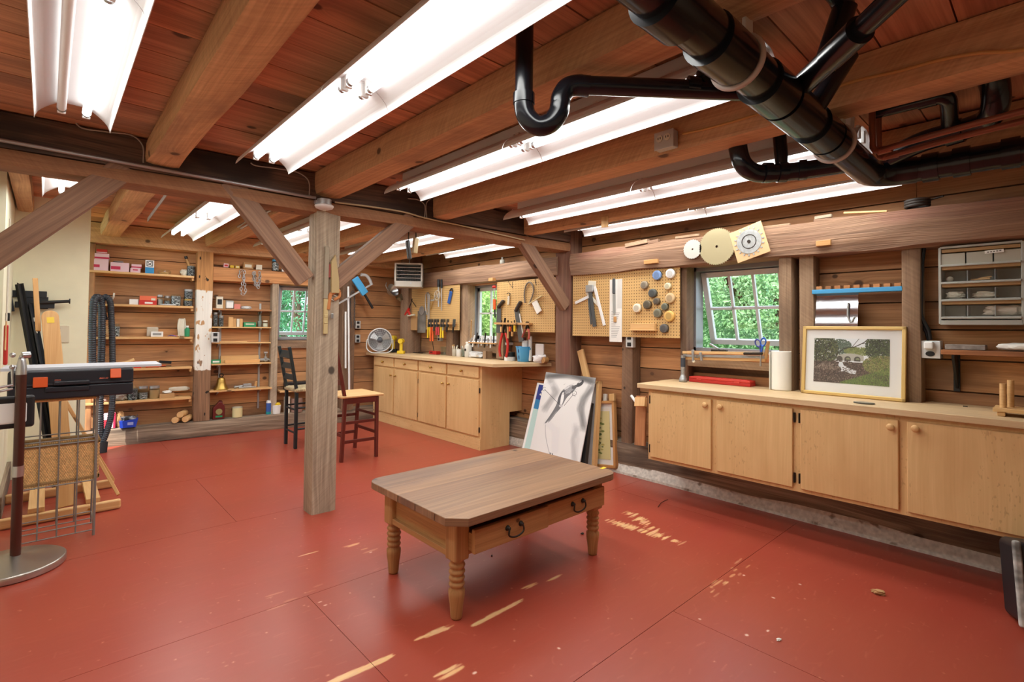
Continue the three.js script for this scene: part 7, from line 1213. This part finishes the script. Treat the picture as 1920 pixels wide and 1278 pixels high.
// ================================================================== PICTURES LEANING BY THE BENCH END
function leaning(name, label, pBL, pBR, pTL, Xb, Xt, build, group) { // pixel corners; bottom edge at depth Xb, top at Xt
  const a = atX(...pBL, Xb), b = atX(...pBR, Xb), c = atX(...pTL, Xt), u = b.clone().sub(a), w = u.length(), x = u.normalize(), v = c.clone().sub(a), y0 = v.clone().addScaledVector(x, -v.dot(x)), h = y0.length(), y = y0.normalize(), z = new THREE.Vector3().crossVectors(x, y);
  const t = thing(name, label, 'picture', a, 0, group); t.quaternion.setFromRotationMatrix(new THREE.Matrix4().makeBasis(x, y, z)); build(t, w, h); return t;
}
{
  const uvFit = (w, h, d) => new THREE.BoxGeometry(w, h, d).translate(w / 2, h / 2, 0);
  const G = 'pictures leaning beside the workbench';
  const ski = canvasTex(512, 768, (g, W, H) => {
    const r = rng(99); g.fillStyle = '#e4e4e2'; g.fillRect(0, 0, W, H);
    const shade = (pts, c, n) => { for (let i = 0; i < n; i++) { g.strokeStyle = c; g.lineWidth = 14 + r() * 30; g.globalAlpha = 0.05; g.beginPath(); g.moveTo(pts[0][0] + r() * 70 - 35, pts[0][1] + r() * 50 - 25); for (const p of pts.slice(1)) g.lineTo(p[0] + r() * 70 - 35, p[1] + r() * 50 - 25); g.stroke(); } g.globalAlpha = 1; };
    shade([[0, 40], [250, 0], [512, 30]], '#55565a', 60); shade([[500, 60], [440, 180], [430, 260], [500, 420]], '#6e6f74', 45); shade([[60, 60], [150, 160], [60, 330]], '#9a9a9c', 40); shade([[420, 400], [430, 520], [470, 700]], '#a8a8aa', 30); shade([[120, 420], [230, 480], [260, 640]], '#cacacc', 20); shade([[40, 120], [120, 100]], '#f4f4f4', 20);
    const poly = (p, c) => { g.fillStyle = c; g.beginPath(); const m = (i) => { const q = p[i % p.length], w = p[(i + 1) % p.length]; return [(q[0] + w[0]) / 2, (q[1] + w[1]) / 2]; }; g.moveTo(...m(0)); for (let i = 1; i <= p.length; i++) g.quadraticCurveTo(...p[i % p.length], ...m(i)); g.closePath(); g.fill(); };
    poly([[185, 250], [205, 150], [240, 110], [300, 80], [350, 92], [330, 130], [270, 190], [250, 250], [225, 300], [120, 430], [92, 445], [130, 380], [170, 300]], '#727376'); poly([[180, 240], [196, 160], [226, 130], [232, 190], [205, 270]], '#56575b'); poly([[250, 110], [300, 84], [345, 96], [300, 140], [262, 170], [240, 150]], '#9a9b9e'); poly([[225, 120], [270, 84], [330, 60], [300, 84], [240, 140]], '#d4d4d4'); poly([[296, 96], [352, 70], [380, 60], [360, 92], [312, 124]], '#5c5d60'); poly([[340, 74], [372, 34], [404, 26], [410, 54], [386, 84], [352, 96]], '#48494c'); poly([[350, 60], [372, 38], [392, 36], [372, 60]], '#c6c6c6');
    poly([[214, 160], [236, 148], [246, 210], [238, 262], [218, 266], [212, 210]], '#ececec'); poly([[206, 258], [246, 254], [250, 276], [214, 284]], '#c2c2c4'); poly([[120, 440], [180, 330], [214, 300], [160, 400]], '#8c8d90'); for (let i = 0; i < 60; i++) { g.strokeStyle = i % 2 ? 'rgba(60,60,62,.5)' : 'rgba(230,230,230,.5)'; g.lineWidth = 2; const x = 200 + r() * 150, y = 90 + r() * 90; g.beginPath(); g.moveTo(x, y); g.lineTo(x + 16, y - 10); g.stroke(); }
    g.strokeStyle = '#4a4a4c'; g.lineWidth = 4; g.beginPath(); g.moveTo(20, 150); g.lineTo(215, 262); g.moveTo(330, 160); g.lineTo(262, 262); g.stroke(); g.lineWidth = 3; g.beginPath(); g.arc(338, 148, 20, 0, 7); g.moveTo(36, 158); g.arc(18, 150, 16, 0.4, 5.6); g.stroke(); g.lineWidth = 5; g.strokeStyle = '#a4a5a8'; g.beginPath(); g.moveTo(110, 445); g.quadraticCurveTo(130, 560, 230, 690); g.stroke(); g.lineWidth = 9; g.strokeStyle = '#5a5a5e'; g.beginPath(); g.moveTo(216, 660); g.lineTo(284, 768); g.moveTo(236, 660); g.lineTo(312, 768); g.stroke();
  });
  leaning('ski_drawing', 'large charcoal drawing of a leaping skier leaning by the bench', [990, 862], [1083, 890], [1029, 698], 3.5, 3.74, (t, w, h) => part(t, 'panel', uvFit(w, h, 0.01), std({ map: ski, roughness: 0.7 })), G);
  const poster = canvasTex(256, 512, (g, W, H) => {
    g.fillStyle = '#f2f2f0'; g.fillRect(0, 0, W, H); g.fillStyle = '#2e3f8e'; g.fillRect(14, 12, 228, 110); g.fillStyle = '#2f7fb4'; g.fillRect(14, 122, 228, 70); g.fillStyle = '#bfe0dc'; g.fillRect(14, 192, 228, 306); g.fillStyle = '#f3efe0'; g.font = 'italic bold 64px serif'; g.fillText('Ski', 30, 90); g.fillStyle = '#fff'; for (let i = 0; i < 6; i++) g.fillRect(60, 130 + i * 26, 60, 18); g.fillStyle = '#c85a4a'; g.beginPath(); g.arc(92, 318, 14, 0, 7); g.fill(); g.fillStyle = '#d8b43c'; g.fillRect(70, 334, 46, 56); g.fillStyle = '#2c3350'; g.fillRect(72, 390, 36, 90); g.fillStyle = '#8fc0b8'; g.fillRect(130, 260, 100, 230);
  });
  leaning('ski_poster', 'colourful ski poster mostly hidden behind the charcoal drawing', [978, 846], [1050, 868], [1008, 717], 3.56, 3.765, (t, w, h) => part(t, 'panel', uvFit(w, h, 0.008), std({ map: poster, roughness: 0.6 })), G);
  const framed = (f, d, fm, inner, mw, mat) => (t, w, h) => {
    part(t, 'frame', [rb(f, h, d, f / 2, h / 2, 0, 0.003, 1), rb(f, h, d, w - f / 2, h / 2, 0, 0.003, 1), rb(w, f, d, w / 2, h - f / 2, 0, 0.003, 0), rb(w, f, d, w / 2, f / 2, 0, 0.003, 0)], fm);
    part(t, 'backing', uvFit(w - f, h - f, 0.004).translate(f / 2, f / 2, -d * 0.2), M.white);
    if (inner) part(t, 'print', uvFit(w - 2 * mw, h - 2 * mw, 0.003).translate(mw, mw, -d * 0.1), inner);
  };
  const moss = canvasTex(128, 256, (g, W, H) => { const r = rng(71); g.fillStyle = '#d9cf96'; g.fillRect(0, 0, W, H); for (let i = 0; i < 900; i++) { const x = r() * W; g.fillStyle = ['#3c4a2a', '#56643a', '#7c8448', '#b8a860'][Math.floor(r() * 4)]; if (x < 40 + r() * 70) { g.beginPath(); g.arc(x, r() * H * 0.9 + 10, 2 + r() * 5, 0, 7); g.fill(); } } g.fillStyle = '#e8e4da'; g.fillRect(0, 0, W, 14); });
  leaning('dark_picture', 'black framed picture edge behind the charcoal drawing', [1066, 886], [1097, 893], [1094, 754], 3.58, 3.715, framed(0.045, 0.045, col(42, 40, 40, 0.45), null, 0, null), G);
  leaning('pine_picture', 'tall pine framed picture behind the black frame', [1080, 882], [1116, 890], [1102, 713], 3.68, 3.8, framed(0.03, 0.05, M.pine, null, 0, null), G);
  leaning('wood_framed_print', 'brown framed mossy print on white mat leaning by the cupboard', [1060, 868], [1157, 878], [1072, 752], 3.775, 3.84, framed(0.024, 0.045, tint(M.pine, 0.75, 0.62, 0.5), std({ map: moss, roughness: 0.5 }), 0.07, null), G);
  const G4 = 'boards leaning against the wall';
  const lean = (a, b, Xa, Xb, w, t, m, label) => single('leaning_board', label, 'board', bar(atX(...a, Xa), atX(...b, Xb), t, w, V(0, 0, 1), 0.003), m, [0, 0, 0], 0, G4);
  lean([1120, 790], [1088, 656], 3.84, 3.88, 0.075, 0.02, M.pine, 'pale narrow board leaning beside the purplish post');
  lean([1150, 800], [1148, 738], 3.85, 3.9, 0.06, 0.03, M.pine, 'short pine block behind the mossy print'); lean([1134, 800], [1135, 738], 3.86, 3.9, 0.03, 0.03, M.paper, 'thin pale strip behind the pine frame');
  lean([1200, 835], [1203, 742], 3.72, 3.78, 0.1, 0.022, tint(M.board, 0.85, 0.72, 0.66), 'brown board leaning against the cupboard end'); lean([1201, 762], [1202, 745], 3.7, 3.72, 0.1, 0.04, M.pine, 'pine block on top of the board by the cupboard end');
  single('white_dowel', 'short white dowel poking out by the cupboard end', 'dowel', rod(atX(1184, 742, 3.78), atX(1196, 758, 3.7), 0.012, 12), M.white);
}
// litter on the floor
{
  const lit = (px, py, s, m, label, seed) => single('floor_scrap', label, 'scrap', crumple(s, s * 0.4, s * 0.6, null, seed, 0.4), m, atY(px, py, 0.0005), seed, 'scraps on the red floor');
  lit(1092, 1001, 0.022, M.iron, 'dark lump of grit under the table', 3); lit(1647, 1113, 0.05, M.kraft, 'curled wood shaving on the floor', 5); lit(922, 1042, 0.014, M.iron, 'tiny dark chip under the table', 7); lit(1460, 1200, 0.02, M.paper, 'small pale crumb on the floor', 9);
  single('wood_shaving', 'thin dark wood shaving curled on the floor near the cupboards', 'shaving', tube([atY(1234, 950, 0.003), atY(1240, 942, 0.006), atY(1252, 936, 0.004)], 0.002, 16, 5), M.iron);
}
// ================================================================== OUTSIDE: LAWN AND TREES
struct('lawn', new THREE.BoxGeometry(60, 0.2, 60).translate(10, -0.5, -10), col(96, 132, 60, 0.95), 'grass outside the windows');
{
  const leafG = new THREE.BufferGeometry(); leafG.setAttribute('position', new THREE.BufferAttribute(new Float32Array([-0.5, 0, 0, 0, 0.22, 0.06, 0.5, 0, 0, -0.5, 0, 0, 0.5, 0, 0, 0, -0.22, 0.06]), 3)); leafG.computeVertexNormals(); leafG.setAttribute('uv', new THREE.BufferAttribute(new Float32Array(12), 2));
  const leafM = new THREE.MeshPhysicalMaterial({ color: 0xffffff, roughness: 0.75, transmission: 0.35, thickness: 0, side: THREE.DoubleSide });
  const barkM = col(84, 70, 56, 0.9);
  const tree = (x, y, z, R, n, label, hue, seed, ls = 0.13) => {
    const r = rng(seed), t = thing('leafy_tree', label, 'tree', [x, -0.4, z], 0, 'trees outside the windows');
    part(t, 'trunk', [tube([[0, 0, 0], [0.06, (y + 0.4) * 0.6, 0.04], [-0.05, y + 0.4 + R * 0.3, -0.05]], 0.09, 20, 10), tube([[0.03, (y + 0.4) * 0.7, 0], [R * 0.4, y + 0.5, 0.2], [R * 0.75, y + 0.9, 0.3]], 0.045, 14, 8), tube([[0, (y + 0.4) * 0.6, 0], [-R * 0.4, y + 0.4, -0.3], [-R * 0.8, y + 0.6, -0.2]], 0.045, 14, 8)], barkM);
    const m = new THREE.InstancedMesh(leafG, leafM, n), o = new THREE.Object3D(), c = new THREE.Color(), B = Array.from({ length: 26 }, () => { const a = r() * 6.283, q = Math.acos(2 * r() - 1), d = R * (0.35 + 0.55 * r()); return [d * Math.sin(q) * Math.cos(a), d * Math.cos(q) * 0.9, d * Math.sin(q) * Math.sin(a), R * (0.22 + 0.2 * r()), 0.75 + 0.5 * r()]; });
    for (let i = 0; i < n; i++) {
      const b = B[Math.floor(r() * B.length)], a = r() * 6.283, q = Math.acos(2 * r() - 1), d = b[3] * Math.cbrt(0.25 + 0.75 * r());
      o.position.set(b[0] + d * Math.sin(q) * Math.cos(a), y + 0.4 + b[1] + d * Math.cos(q), b[2] + d * Math.sin(q) * Math.sin(a)); o.rotation.set(r() * 6.28, r() * 6.28, r() * 6.28); o.scale.setScalar(ls * (0.6 + 0.7 * r())); o.updateMatrix(); m.setMatrixAt(i, o.matrix);
      const v = b[4] * (0.75 + 0.5 * r()); c.setRGB(hue[0] * v, hue[1] * v, hue[2] * v); m.setColorAt(i, c);
    }
    m.name = 'foliage'; m.userData.kind = 'stuff'; m.castShadow = m.receiveShadow = true; t.add(m);
  };
  tree(7.4, 1.7, -2.6, 1.5, 24000, 'bright green maple close outside the wide window', [0.24, 0.44, 0.2], 11, 0.07);
  tree(8.6, 1.5, -4.6, 1.7, 24000, 'pale green tree beside the maple outside the wide window', [0.32, 0.5, 0.28], 12, 0.075);
  tree(12, 2.6, -5, 3.2, 16000, 'tall dark green tree behind the maple', [0.16, 0.36, 0.2], 13, 0.17);
  tree(7.2, 1.6, -8.2, 1.6, 22000, 'yellow green bush seen through the narrow window', [0.3, 0.46, 0.14], 14, 0.075);
  tree(10.5, 2.4, -12, 3.0, 12000, 'large green tree behind the yellow green bush', [0.12, 0.34, 0.12], 15, 0.2);
  tree(3.7, 1.6, -10.4, 1.7, 22000, 'deep green tree seen through the small window', [0.1, 0.4, 0.2], 16, 0.07);
  tree(4.6, 2.6, -14.5, 3.2, 10000, 'big green tree beyond the end wall', [0.08, 0.32, 0.13], 17, 0.18);
}
scene.traverse((o) => { if (o.isLight && !o.isRectAreaLight) o.castShadow = true; });
renderer.render(scene, camera);
